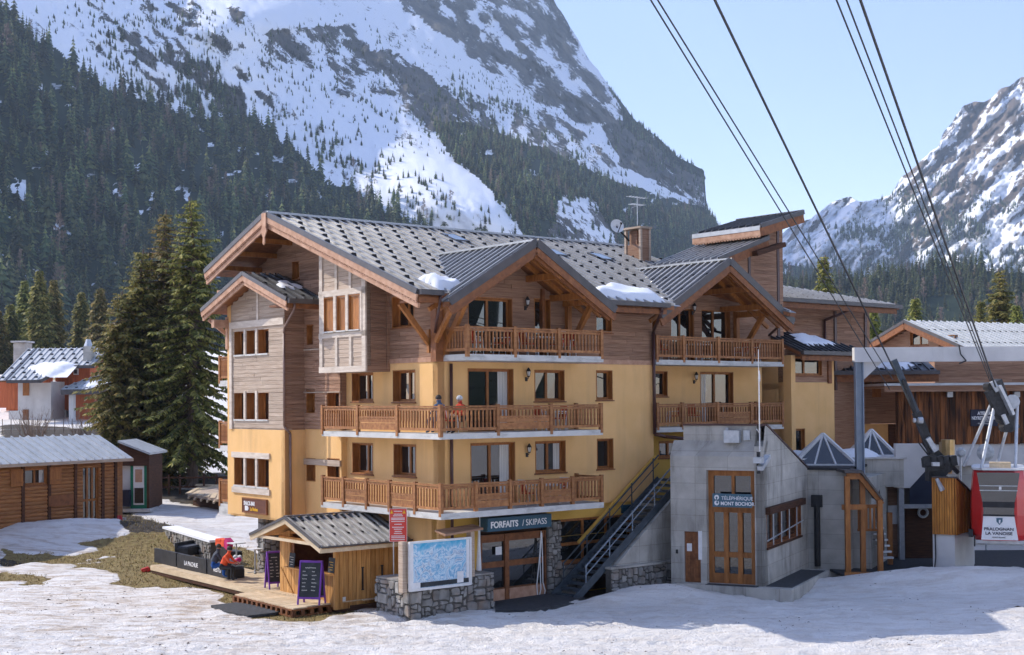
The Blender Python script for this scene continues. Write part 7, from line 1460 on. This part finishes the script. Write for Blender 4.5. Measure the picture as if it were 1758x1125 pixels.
# red notice on two poles
RN = thing('warning_sign', 'red notice board with white lines of text on two thin poles', 'sign', B, (-1.9, -1.45, 0)); y0 = 49.0; xa, xb = at(669, 900, y0), at(698, 900, y0); za, zb2 = at(683, 930, y0).z, at(683, 874, y0).z
A_ = B.loc(Vector((xa.x, y0, 0))); B_ = B.loc(Vector((xb.x, y0, 0))); pa, pb = Vector((A_[0], A_[1], 0)), Vector((B_[0], B_[1], 0)); d = (pb-pa); nn = Vector((d.y, -d.x, 0)).normalized()
def rq(par, s0, s1, t0, t1, off, m, name): g = MB(); q = [pa+d*s0+nn*off+Vector((0, 0, za+(zb2-za)*t0)), pa+d*s1+nn*off+Vector((0, 0, za+(zb2-za)*t0)), pa+d*s1+nn*off+Vector((0, 0, za+(zb2-za)*t1)), pa+d*s0+nn*off+Vector((0, 0, za+(zb2-za)*t1))]; g.prism(q, -nn*.01); return g.build(name, M[m], par)
rq(RN, 0, 1, 0, 1, .0, 'sign_red', 'board'); rq(RN, -.03, 1.03, -.01, 1.01, -.012, 'white', 'backing'); k = 0
b = MB()
for t, w_ in ((.93, .5), (.84, .5), (.79, .6), (.72, .8), (.68, .8), (.62, .8), (.53, .45), (.44, .7), (.38, .5), (.31, .4), (.25, .5), (.17, .8), (.12, .8), (.06, .8)):
    n_ = int(w_/.055)
    for j in range(n_):
        s0 = .5-w_/2+w_*j/n_; q = [pa+d*s0+nn*.006+Vector((0, 0, za+(zb2-za)*(t-.014))), pa+d*(s0+w_/n_*.8)+nn*.006+Vector((0, 0, za+(zb2-za)*(t-.014))), pa+d*(s0+w_/n_*.8)+nn*.006+Vector((0, 0, za+(zb2-za)*(t+.014))), pa+d*s0+nn*.006+Vector((0, 0, za+(zb2-za)*(t+.014)))]; b.add(q, [(0, 1, 2, 3)])
b.build('small_print', M['white'], RN)
for s0 in (.12, .86): g = MB(); g.add([pa+d*(s0-.1)+nn*.008+Vector((0, 0, za+(zb2-za)*.86)), pa+d*(s0+.1)+nn*.008+Vector((0, 0, za+(zb2-za)*.86)), pa+d*s0+nn*.008+Vector((0, 0, za+(zb2-za)*.97))], [(0, 1, 2)]); g.build('warning_triangle', M['yellow'], RN)
for s0 in (.22, .78): g = MB(); q = pa+d*s0-nn*.03; g.cyl((q.x, q.y, -.1), (q.x, q.y, za+.5), .022, 8); g.build('pole', M['galv'], RN)
# bits by the ticket office
HS = thing('white_slings', 'white looped slings hanging beside the ticket office doors', 'slings', B, (5.0, .0, .1)); b = MB(); f = lambda x, y: Vector(B.onv(x, y, .0))
b.tube([f(929, 912), f(926, 960), f(921.5, 1005), f(923, 1022), f(926, 1024), f(928.5, 1012), f(927, 960), f(929.5, 915)], .022, 6); b.tube([f(930, 915), f(931.5, 965), f(932, 1000), f(936, 1014), f(934.5, 1023)], .022, 6); b.build('sling', M['white'], HS)
FP = thing('folded_parasol', 'folded white parasol on a thin pole beside the piste map', 'parasol', B, (1.0, -.6, 1.3)); q = B.onv(824, 940, -.6); b = MB(); b.cyl((q[0], -.6, 1.3), (q[0], -.6, 3.35), .018, 6); b.build('pole', M['galv'], FP); b = MB(); b.cyl((q[0]-.06, -.6, 1.4), (q[0]-.04, -.6, 2.9), .10, 8, .03); b.build('canopy', M['white_dirty'], FP)
mp_ = [B.onz(x, y, .13)[:2] for x, y in ((850, 1033), (940, 1020), (1003, 1026), (985, 1037), (905, 1048), (850, 1049))]; o = MB().prism([(x, y, .0) for x, y in mp_], (0, 0, .15)).build('rubber_mat', M['mat_rubber'], None, B, label='dark rubber mat on the ground before the ticket office doors', cat='mat')
mp_ = [B.onz(x, y, .07)[:2] for x, y in ((362, 1040), (405, 1035), (500, 1047), (470, 1053), (425, 1058), (385, 1050))]; o = MB().prism([(x, y, .0) for x, y in mp_], (0, 0, .09)).build('rubber_mat', M['mat_rubber'], None, B, label='worn dark rubber mat lying in front of the pallet platform', cat='mat')
# snack bar sign
h = hu(419, 459, 858, 880, TU-.02); t = sign('sign', 'brown framed SNACK-BAR sign with orange lettering on the tower wall', 'sign_brown', 'u', TU-.02, h, B, .06, [('SNACK-BAR', .05, .52, .44, 'white', .006, .74), ('La Pachue', .33, .12, .38, 'yellow', .005, .78)], frame='timber')
b = MB(); zc = h[2]+(h[3]-h[2])*.28; vc = h[1]-(h[1]-h[0])*.17; b.box(TU-.10, TU-.09, vc-.12, vc+.12, zc-.1, zc+.1); b.cyl((TU-.10, vc-.12, zc), (TU-.09, vc-.12, zc), .07, 8); b.build('cup_emblem', M['white'], t)
# ------------------------------------------------------------------ people
def person(name, label, J, fr, mats, radii=None, hair=None, cat='person'):
    """one continuous skinned body grown from joints; J maps joint -> (u,v,z)"""
    order = ['pelvis', 'chest', 'neck', 'head', 'shL', 'elL', 'haL', 'shR', 'elR', 'haR', 'hipL', 'knL', 'anL', 'toL', 'hipR', 'knR', 'anR', 'toR', 'crown']
    E_ = [('pelvis', 'chest'), ('chest', 'neck'), ('neck', 'head'), ('head', 'crown'), ('chest', 'shL'), ('shL', 'elL'), ('elL', 'haL'), ('chest', 'shR'), ('shR', 'elR'), ('elR', 'haR'), ('pelvis', 'hipL'), ('hipL', 'knL'), ('knL', 'anL'), ('anL', 'toL'), ('pelvis', 'hipR'), ('hipR', 'knR'), ('knR', 'anR'), ('anR', 'toR')]
    rad = dict(pelvis=.16, chest=.17, neck=.06, head=.095, crown=.08, shL=.075, shR=.075, elL=.05, elR=.05, haL=.035, haR=.035, hipL=.10, hipR=.10, knL=.07, knR=.07, anL=.045, anR=.045, toL=.035, toR=.035)
    me = bpy.data.meshes.new(name); me.from_pydata([J[k] for k in order], [(order.index(a), order.index(c)) for a, c in E_], []); o = bpy.data.objects.new(name, me); SC.collection.objects.link(o)
    sk = o.modifiers.new('skin', 'SKIN'); me.skin_vertices.new() if not me.skin_vertices else None
    for i, k in enumerate(order): v = me.skin_vertices[0].data[i]; v.radius = (rad[k], rad[k]); v.use_root = (k == 'pelvis')
    o.modifiers.new('sub', 'SUBSURF').levels = 1; dg = bpy.context.evaluated_depsgraph_get(); m2 = bpy.data.meshes.new_from_object(o.evaluated_get(dg)); bpy.data.objects.remove(o)
    for m in mats: m2.materials.append(M[m])       # top, legs, skin
    top = {('pelvis', 'chest'), ('chest', 'shL'), ('shL', 'elL'), ('elL', 'haL'), ('chest', 'shR'), ('shR', 'elR'), ('elR', 'haR'), ('chest', 'neck')}; skin = {('neck', 'head'), ('head', 'crown')}
    for p in m2.polygons:
        c = p.center; best = None
        for a, e in E_:
            A, Bb = Vector(J[a]), Vector(J[e]); d = Bb-A; t = max(0, min(1, (c-A).dot(d)/max(d.length_squared, 1e-9))); ds = (c-A-d*t).length-rad[a]*.5
            if best is None or ds < best[0]: best = (ds, (a, e), t)
        k = best[1]; p.material_index = 2 if k in skin or (k[1] in ('haL', 'haR') and best[2] > .8) else 0 if k in top else 1; p.use_smooth = True
    th = thing(name, label, cat, fr, J['pelvis']); L_ = ORI[th.name][1]
    for v in m2.vertices: v.co -= L_
    ob = bpy.data.objects.new('body', m2); SC.collection.objects.link(ob); ob.parent = th; ORI[ob.name] = (fr, L_)
    c = Vector(J['crown']); hd = Vector(J['head']); n = MB(); bm = bmesh.new(); bmesh.ops.create_uvsphere(bm, u_segments=12, v_segments=8, radius=.115); bm.verts.ensure_lookup_table(); V_ = [v.co+c.lerp(hd, .25)+Vector((0, 0, .015)) for v in bm.verts]; n.add(V_, [[v.index for v in f_.verts] for f_ in bm.faces if f_.calc_center_median().z > -.03]); bm.free(); n.build('hair', M[hair or 'hair'], th, smooth=True)
    # face and fingers
    fd = (Vector(J['haL'])+Vector(J['haR']))*.5-Vector(J['chest']); fd.z = 0; fd.normalize(); sd_ = Vector((-fd.y, fd.x, 0)); g = MB(); g.cyl(hd+fd*.085+Vector((0, 0, .0)), hd+fd*.115+Vector((0, 0, -.03)), .014, 6); g.build('nose', M['skin'], th)
    g = MB(); [g.cyl(hd+fd*.088+sd_*s_*.035+Vector((0, 0, .035)), hd+fd*.098+sd_*s_*.035+Vector((0, 0, .035)), .011, 6) for s_ in (-1, 1)]; g.build('eyes', M['black'], th)
    for hk, ek in (('haL', 'elL'), ('haR', 'elR')):
        A, e = Vector(J[hk]), Vector(J[ek]); d = (A-e).normalized(); s_ = d.cross(Vector((0, 0, 1))).normalized(); g = MB(); g.bar(A-d*.01, A+d*.07, .075, .03)
        for i in range(4): q0 = A+d*.06+s_*(i-1.5)*.02; l = (.05, .062, .058, .045)[i]; q1 = q0+d*l*.6+Vector((0, 0, -.012)); g.tube([q0, q1, q1+d*l*.4+Vector((0, 0, -.03))], .0095, 6)
        q0 = A+s_*.035; g.tube([q0, q0+d*.04+s_*.025, q0+d*.065+s_*.02+Vector((0, 0, -.01))], .011, 6); g.build('hand', M['skin'], th)
    return th
def sit(x, y, z, ang, lean=.15, arm=(.35, .0)):
    """joints of a seated figure facing direction ang (frame coordinates), seat height z"""
    f = Vector((math.cos(ang), math.sin(ang), 0)); s_ = Vector((-f.y, f.x, 0)); o = Vector((x, y, z)); U_ = Vector((0, 0, 1)); J = dict(pelvis=o+U_*.12, chest=o+U_*.50+f*lean*.7, neck=o+U_*.66+f*lean, head=o+U_*.76+f*(lean+.03), crown=o+U_*.85+f*(lean+.03))
    for k, g in (('L', 1), ('R', -1)):
        J['sh'+k] = o+U_*.56+f*lean*.8+s_*g*.2; J['el'+k] = o+U_*.33+f*(lean+.12)+s_*g*.26; J['ha'+k] = o+U_*(.28+arm[1])+f*(lean+arm[0])+s_*g*.12
        J['hip'+k] = o+U_*.08+s_*g*.1; J['kn'+k] = o+U_*.10+f*.46+s_*g*.13; J['an'+k] = o-U_*.33+f*.42+s_*g*.13; J['to'+k] = o-U_*.38+f*.58+s_*g*.14
    return {k: tuple(v) for k, v in J.items()}
q = B.onz(352, 977, DZ+.45); person('person', 'person in a dark jacket and sunglasses sitting left on the lounge bench', sit(q[0]+.35, q[1], DZ+.48, R(-20), .2), B, ('navy_cloth', 'blue_cloth', 'skin'))
q = B.onz(368, 980, DZ+.45); person('person', 'person in an orange jacket leaning forward on the lounge bench', sit(q[0]+.3, q[1]-.1, DZ+.48, R(-50), .28), B, ('orange_cloth', 'black', 'skin'))
q = B.onu(761, 690, -.55); person('person', 'dark haired person in denim seated behind the corner post of the middle balcony', sit(-.45, -.75, 6.44+.42, R(100), .05), B, ('denim', 'denim', 'skin'))
person('person', 'grey haired person in a red top seated at the corner of the middle balcony', sit(.35, -.95, 6.44+.40, R(180), .05), B, ('red_cloth', 'black', 'skin'), hair='grey_cloth')
# ------------------------------------------------------------------ balcony furniture
def chair_parts(par, o, f, z, fab='red_cloth'):
    s_ = Vector((-f.y, f.x, 0)); o = Vector(o); U_ = Vector((0, 0, 1)); g = MB(); g.prism([o+f*.22+s_*.2+U_*.43, o+f*.22-s_*.2+U_*.43, o-f*.2-s_*.2+U_*.43, o-f*.2+s_*.2+U_*.43], (0, 0, .05)); g.build('seat', M[fab], par)
    g = MB(); q = [o-f*.2+s_*.2+U_*.5, o-f*.2-s_*.2+U_*.5, o-f*.3-s_*.19+U_*.92, o-f*.3+s_*.19+U_*.92]; g.prism(q, f*.04); g.build('backrest', M[fab], par); g = MB()
    for k in (-1, 1): g.tube([o+f*.26+s_*.22*k, o+f*.2+s_*.22*k+U_*.64, o-f*.24+s_*.22*k+U_*.66], .016, 5); g.tube([o-f*.28+s_*.22*k, o-f*.2+s_*.2*k+U_*.45, o-f*.32+s_*.2*k+U_*.96], .016, 5)
    g.tube([o-f*.32+s_*.2+U_*.96, o-f*.32-s_*.2+U_*.96], .016, 5); g.tube([o+f*.24+s_*.22+U_*.4, o+f*.24-s_*.22+U_*.4], .014, 5); g.build('frame', M['white'], par)
cn = 0
def chair(label, u, v, z, ang, fab='red_cloth'): t = thing('chair', label, 'chair', B, (u, v, z), 'red and white chairs on the balconies'); chair_parts(t, (u, v, z), Vector((math.cos(R(ang)), math.sin(R(ang)), 0)), z, fab)
def table(label, u, v, z, w_=1.1, d_=.7):
    t = thing('table', label, 'table', B, (u, v, z), 'tables on the balconies'); g = MB(); g.box(u-w_/2, u+w_/2, v-d_/2, v+d_/2, z+.70, z+.74); g.build('table_top', M['white'], t)
    for a, e in ((-1, -1), (1, -1), (1, 1), (-1, 1)): g = MB(); x, y = u+a*(w_/2-.06), v+e*(d_/2-.06); g.box(x-.025, x+.025, y-.025, y+.025, z, z+.7); g.build('leg', M['white'], t)
for lb, px, v, z, a in (('top left balcony, chair nearest the corner post', 815, -.8, 9.26, 20), ('top left balcony, second chair from the corner post', 862, -.85, 9.26, 170), ('top left balcony, chair left of the white table', 905, -.8, 9.26, 10), ('top left balcony, red backed chair right of the white table', 955, -.9, 9.26, 190), ('top left balcony, rearmost chair at the right end', 975, -.5, 9.26, 200),
        ('middle balcony, left red chair near the right end', 930, -.8, 6.44, 10), ('middle balcony, right red chair near the right end', 958, -.85, 6.44, 180), ('middle balcony, chair by the corner with a red back', 770, -1.0, 6.44, 0),
        ('lower balcony, left red chair behind the pickets', 905, -.8, 3.66, 0), ('lower balcony, red chair behind the right planter panel', 958, -.85, 3.66, 190),
        ('top right balcony, leftmost red chair', 1135, .5, 9.24, 10), ('top right balcony, red chair right of the table', 1273, .5, 9.24, 185), ('top right balcony, rearmost red chair at the right', 1292, .4, 9.24, 160), ('middle right balcony, red chair left of the doors', 1190, .5, 6.43, 20), ('middle right balcony, chair left of the red one', 1155, .5, 6.43, 150)):
    chair(lb, B.onv(px, 600, v)[0], v, z, a)
for lb, px, z in (('white table on the top left balcony', 932, 9.26), ('white table on the top right balcony', 1200, 9.24), ('white table on the middle balcony near its right end', 945, 6.44), ('white table behind the red chair of the lower balcony', 935, 3.66)): table(lb, B.onv(px, 600, .5 if px == 1200 else -.7)[0], .5 if px == 1200 else -.7, z)
# ================================================================== LEFT SIDE
LG = .72; o = at(203, 880, 75); LC = Fr((o.x, 75, LG), 34.8)
CA = thing('log_cabin', 'low brown log cabin with a sheet metal roof at the left edge', 'cabin', LC, (-6, 2, 0)); V0 = 0
ze = LC.onv(150, 790, -.45)[2]; zr = ze+1.25; hz = ze-.15
wn = hv(40, 81, 804, 833, 0, LC); dn_ = hv(141, 169, 800, 866, 0, LC); dn_ = (dn_[0], dn_[1], .3, dn_[3])
wall(CA, 'v', 0, -15, 0, 0, hz, [wn, dn_], M['log'], fr=LC)
z = 0; q = random.Random(3)
while z < hz-.05:
    segs = [(-15, -.02)]
    for H_ in (wn, dn_):
        if H_[2] < z+.1 < H_[3]: segs = [s for x, y in segs for s in ((x, min(y, H_[0])), (max(x, H_[1]), y)) if s[1]-s[0] > .05]
    for x, y in segs: b = MB(); b.cyl((x, .03, z+.1), (y, .03, z+.1), .105, 8); b.build('log', M['log'], CA)
    z += .2
window(CA, 'v', 0, wn, dep=.12, curtain='r', fm='timber_warm'); window(CA, 'v', 0, dn_, panes=3, dep=.1, midrail=.42, fm='timber_warm', sill=False, name='glazed_door')
for x0, x1, y0, y1 in ((16, 37, 806, 833), (83, 103, 806, 833)):
    h = hv(x0, x1, y0, y1, 0, LC); b = MB()
    for k in range(4): a = h[0]+(h[1]-h[0])*k/4; b.box(a, a+(h[1]-h[0])/4-.01, -.14, -.09, wn[2], wn[3])
    for zz_ in (wn[2]+.15, wn[3]-.2): b.box(h[0], h[1], -.17, -.14, zz_, zz_+.08)
    b.build('shutter', M['timber_warm'], CA)
b = MB()
for px in (38, 83, 128, 175, 197): u = LC.onv(px, 830, 0)[0]; b.box(u-.09, u+.09, -.12, .0, 0, hz)
b.build('post', M['darkwood'], CA); h = hv(81, 124, 850, 868, 0, LC); b = MB(); b.box(h[0], h[1], -.15, -.1, h[2], h[3]); b.build('panel', M['timber'], CA)
b = MB(); b.box(-.5, .3, -.3, .5, -.3, .55); b.build('corner_block', M['concrete'], CA)
cs = Slope((-15, -.5, ze), (1, 0, 0), (0, 1, 0), 1.25/2.9); roof(CA, cs, (0, 15.6), 0, 2.9, m='zinc', hooks=None, step=.52, th=.1); cs2 = Slope((-15, 5.3, ze), (1, 0, 0), (0, -1, 0), 1.25/2.9); roof(CA, cs2, (0, 15.6), 0, 2.9, m='zinc', hooks=None, step=1.5, th=.1)
wall(CA, 'u', 0, 0, 4.8, 0, zr, [], M['log'], top=lambda v: ze+.35*min(v+.5, 5.3-v)-.15, name='end_wall'); b = MB(); b.box(-14, -.3, .4, 4.6, 0, hz); b.build('inner_core', M['darkwood'], CA)
b = MB(); b.bar(cs.P(2.0, .1, .09), cs.P(2.0, 2.4, .09), .32, .04); b.build('rusty_sheet', M['redwood'], CA); b = MB(); b.bar(cs.P(0, -.03, -.08), cs.P(15.6, -.03, -.08), .05, .16); b.build('eave_board', M['siding_bleached'], CA)
p = at(205, 878, 74); SKI = thing('red_skis', 'bundle of red poles leaning at the corner of the log cabin', 'poles', W0, (p.x, 74, LG)); b = MB()
for k in range(4): b.bar((p.x-.05+k*.16, 73.7, LG-.1), (p.x-.1+k*.05, 74.1, LG+.75), .05, .05)
b.build('poles', M['red'], SKI)
# shed with the green door
SHD = thing('shed', 'small dark shed with a white wall and a green framed door beside the log cabin', 'shed', W0, (-22.8, 80, 1)); Y = 80.
def pxbox(x0, x1, y0, y1, Y, d): p, q = at(x0, y1, Y), at(x1, y0, Y); return MB().box(p.x, q.x, Y, Y+d, p.z, q.z)
pxbox(198, 254, 797, 876, 80.05, .3).build('wall', M['render_white'], SHD); pxbox(224, 252, 795, 874, 79.95, .1).build('door_frame', M['green_paint'], SHD); d_ = pxbox(229, 247, 800, 867, 79.9, .06).build('door', M['white_dirty'], SHD); pxbox(231, 246, 838, 864, 79.87, .04).build('pane', M['glass'], d_); pxbox(232, 244, 806, 828, 79.87, .04).build('poster', M['fascia'], d_)
b = MB(); P = [at(x, y, 79.8) for x, y in ((205, 762), (256, 782), (256, 800), (200, 800))]; b.prism([tuple(p) for p in P], (0, 3, 0)); b.build('gable', M['darkwood'], SHD); b = MB(); p, q = at(203, 760, 79.5), at(258, 781, 79.5); b.prism([(p.x, 79.4, p.z), (q.x, 79.4, q.z), (q.x, 79.4, q.z+.12), (p.x, 79.4, p.z+.12)], (0, 4, 0)); b.build('roof', M['zinc'], SHD)
pxbox(194, 202, 797, 880, 79.9, 3).build('side_wall', M['darkwood'], SHD); pxbox(252, 256, 797, 874, 79.9, 3).build('side_wall', M['darkwood'], SHD); pxbox(196, 258, 874, 880, 79.6, 2).build('base', M['slab'], SHD); pxbox(206, 222, 842, 870, 79.5, .5).build('crate', M['sign_navy'], SHD)
# low lean-to roof by the tower
LR = thing('low_roof', 'low plank lean-to roof with a log on it beside the chalet tower', 'lean-to', W0, (-17, 84, 1)); P = [at(322, 852, 82), at(398, 866, 79), at(398, 838, 86), at(352, 836, 89)]; b = MB(); b.prism([tuple(p) for p in P], (0, 0, .12)); b.build('roof', M['siding_bleached'], LR)
for k in range(7): a_, e_ = P[0].lerp(P[1], k/7), P[3].lerp(P[2], k/7); b = MB(); b.bar(a_+Vector((0, 0, .15)), e_+Vector((0, 0, .15)), .3, .05); b.build('plank', M['deck'], LR)
b = MB(); b.prism([(p.x*.995+.1, p.y+.6, p.z-.9) for p in P], (0, 0, .85)); b.build('base', M['darkwood'], LR)
for k in range(7): a_ = P[0].lerp(P[1], (k+.3)/7); b = MB(); b.bar(a_+Vector((0, -.25, -.08)), a_+Vector((0, 1.2, .12)), .1, .12); b.build('rafter', M['deck'], LR)
b = MB(); b.cyl(at(338, 836, 88), at(398, 838, 86), .2, 10); b.build('log', M['deck'], LR)
# wooden rail fence by the spruce
FE = thing('rail_fence', 'dark wooden rail fence passing the foot of the big spruce', 'fence', W0, (-24, 88, 1.8)); pts = []
for px in (254, 272, 290, 309, 350, 372, 398): p = at(px, 820, 87); g = gz(p.x, 87); pts.append(Vector((p.x, 87, g))); MB().box(p.x-.06, p.x+.06, 86.94, 87.06, g-.2, g+1.25).build('post', M['darkwood'], FE)
for h in (1.05, .45):
    for a_, e_ in zip(pts, pts[1:]): b = MB(); b.bar(a_+Vector((0, 0, h)), e_+Vector((0, 0, h)), .05, .11); b.build('rail', M['darkwood'], FE)
# red chalet in the back
Yc = 130.; G_ = 5.7; RC = thing('red_chalet', 'red-brown chalet with white walls and a snow patched metal roof at far left', 'building', W0, (-42, 132, G_)); X = lambda px, Y=Yc: at(px, 650, Y).x; Zp = lambda py, Y=Yc: at(90, py, Y).z
def pc(x0, x1, y0, y1, Y, d, m, name): p = MB().box(X(x0, Y), X(x1, Y), Y, Y+d, Zp(y1, Y), Zp(y0, Y)); return p.build(name, M[m], RC)
def pv(x0, x1, y0, y1, Y, m, seed): vplanks(RC, 'v', Y, X(x0, Y), X(x1, Y), Zp(y1, Y), Zp(y0, Y), .3, m, seed=seed, out=.06)
pc(28, 88, 655, 728, 131, 2.8, 'render_white', 'wall'); pc(5, 28, 640, 705, 131.5, 7, 'redwood', 'side_wall'); pc(10, 28, 705, 724, 131.4, 7, 'render_white', 'base_wall'); pv(11, 28, 658, 702, 131.45, 'redwood', 5)
pc(88, 150, 625, 705, 134, 6, 'redwood', 'wall'); pv(88, 123, 628, 704, 133.9, 'redwood', 6); pv(123, 150, 660, 704, 133.9, 'redwood', 9); pc(88, 107, 704, 726, 133.8, 6, 'render_white', 'base_wall'); pc(107, 124, 704, 726, 134.2, 6, 'darkwood', 'recess')
pv(28, 88, 645, 657, 130.8, 'redwood', 7); o = pc(37, 48, 652, 679, 130.9, .2, 'timber_warm', 'shutter'); pc(37, 47, 703, 722, 130.9, .2, 'timber', 'door')
for x in (95, 121): o = pc(x, x+7, 633, 644, 133.7, .3, 'white_dirty', 'window'); p = MB().box(X(x+1, 133.6), X(x+6, 133.6), 133.6, 133.7, Zp(642, 133.6), Zp(635, 133.6)); p.build('pane', M['glass'], o)
cr_ = Slope((X(22, 128.6), 128.6, Zp(652, 128.6)), (1, 0, 0), (0, 1, 0), (Zp(598, 134.5)-Zp(652, 128.6))/5.9); Wr = X(180, 134)-X(22, 128.6)
roof(RC, cr_, (-1.3, Wr), lambda a: 0 if a < 3.0 else min(2.6, (a-3.0)*2.0), 5.9, m='zinc', hooks=(.9, .85), step=.55, hb0=.4, hs=.14); cq = Slope((X(22, 128.6), 140.4, Zp(652, 128.6)), (1, 0, 0), (0, -1, 0), cr_.k); roof(RC, cq, (-.4, Wr), 0, 5.9, m='zinc', hooks=None, step=1.5)
snowpatch(RC, cr_, (.6, 5.4), (.5, 3.6), .35, 12); b = MB(); b.bar(cr_.P(-.4, -.05, -.12), cr_.P(3.0, -.05, -.12), .12, .3); b.bar(cr_.P(3.0, -.05, -.12), cr_.P(4.3, 2.55, -.12), .12, .3); b.bar(cr_.P(4.3, 2.55, -.12), cr_.P(Wr, 2.55, -.12), .12, .3); b.bar(cr_.P(-.45, 0, -.1), cr_.P(-.45, 5.9, -.1), .1, .3); b.bar(cr_.P(Wr, 2.5, -.1), cr_.P(Wr, 5.9, -.1), .1, .3); b.build('eave_board', M['gutter'], RC)
o = pc(7, 29, 588, 660, 135.5, 1.4, 'concrete', 'chimney'); b = MB(); b.box(X(4, 135.4), X(30, 135.4), 135.2, 137.2, Zp(587, 135.4), Zp(584, 135.4)); b.build('chimney_cap', M['slab'], o); o = pc(143, 157, 595, 625, 132, 1, 'concrete', 'chimney'); b = MB(); b.cyl((X(149, 132), 132.4, Zp(595, 132)), (X(149, 132), 132.4, Zp(583, 132)), .42, 10, .2); b.build('chimney_pot', M['galv'], o)
lr = Slope((X(112, 129), 129, Zp(670, 129)), (1, 0, 0), (0, 1, 0), .42); roof(RC, lr, (0, 4.6), 0, lambda a: min(3.6, 1+a*1.3), m='zinc', hooks=(.9, .8), step=.5); snowpatch(RC, lr, (1.2, 4.4), (.4, 2.4), .2, 14); b = MB(); b.box(X(112, 129), X(112, 129)+4.6, 128.9, 129, Zp(678, 129), Zp(669, 129)); b.build('eave_board', M['gutter'], RC)
pc(125, 133, 672, 730, 129.3, .5, 'render_white', 'pillar'); pc(133, 165, 673, 722, 131, 4, 'redwood', 'wall'); pc(-30, 10, 645, 700, 140, 6, 'redwood', 'wing'); 
b = MB(); q = random.Random(8); cx_ = at(58, 745, 112)
RC.rotation_euler = (0, 0, R(-8)); RC.scale = (1.01, 1, 1)
for k in range(60):
    a = q.uniform(0, 6.3); r = q.uniform(.05, .6); s_ = Vector((cx_.x+r*math.cos(a), 112+r*math.sin(a), gz(cx_.x, 112)-.1)); e_ = s_+Vector((math.cos(a)*q.uniform(.3, 1.5), math.sin(a)*.8, q.uniform(1.4, 3.2))); m_ = s_.lerp(e_, .5)+Vector((q.uniform(-.15, .15), 0, .15)); b.cyl(s_, m_, .03, 4, .022); b.cyl(m_, e_, .022, 4, .008)
    for j in range(3): t = m_.lerp(e_, q.random()); b.cyl(t, t+Vector((q.uniform(-.4, .4), q.uniform(-.3, .3), q.uniform(.2, .6))), .012, 3, .004)
b.build('bare_shrub', M['twig'], None, W0, label='bare upright shrub with pale twigs before the red chalet', cat='shrub')
b = MB(); cx_ = at(165, 715, 118)
for k in range(50):
    a = q.uniform(0, 6.3); s_ = Vector((cx_.x+q.uniform(-2, 2), 118, gz(cx_.x, 118)-.1)); e_ = s_+Vector((q.uniform(-1, 1), q.uniform(-.6, .6), q.uniform(1., 2.6))); b.cyl(s_, e_, .025, 4, .006)
    for j in range(3): t = s_.lerp(e_, q.random()); b.cyl(t, t+Vector((q.uniform(-.4, .4), q.uniform(-.3, .3), q.uniform(.2, .6))), .012, 3, .004)
b.build('bare_hedge', M['twig'], None, W0, label='tangle of bare brown twigs between red chalet and big spruces', cat='hedge')
WF = thing('wire_fence', 'thin wire fence on posts across the snow below the red chalet', 'fence', W0, (-40, 120, 5)); pp = []
for k in range(12): p = at(4+k*15, 730, 120); g = gz(p.x, 120); pp.append(Vector((p.x, 120, g))); MB().cyl((p.x, 120, g-.1), (p.x, 120, g+1.3), .035, 5).build('post', M['twig'], WF)
b = MB(); [b.cyl(a_+Vector((0, 0, h)), e_+Vector((0, 0, h)), .01, 3) for h in (.4, .8, 1.2) for a_, e_ in zip(pp, pp[1:])]; b.build('wire', M['galv'], WF)
# the facing mountain, across the valley behind and to the right of the viewpoint (out of view; added for window reflections, made snowy to bounce light)
ang = np.linspace(R(-8), R(-175), 150); rad_ = np.linspace(260, 1500, 60); AA, RR = np.meshgrid(ang, rad_); XX, YY = RR*np.cos(AA), RR*np.sin(AA)+40; ZZ = 2+(RR-260)*.50*(1-.25*(RR-260)/1240)+90*(fbm(XX*.004+50, YY*.004+50, 5, 3)-.5)*np.clip((RR-260)/300, 0, 1)+120*(ridged(AA*6+9, RR*.003, 4, 8)-.5)*np.clip((RR-260)/300, 0, 1)
nz = fbm(XX*.006+90, YY*.006+70, 5, 71); o = gridmesh('mountain', XX, YY, ZZ, bpy.data.materials['mountain_left'], dict(rock=np.clip((nz-.5)*3+.15, 0, 1), wood=np.clip((420-RR)/120+(nz-.5)*2.5-.2, 0, 1))); setp(o, kind='structure')
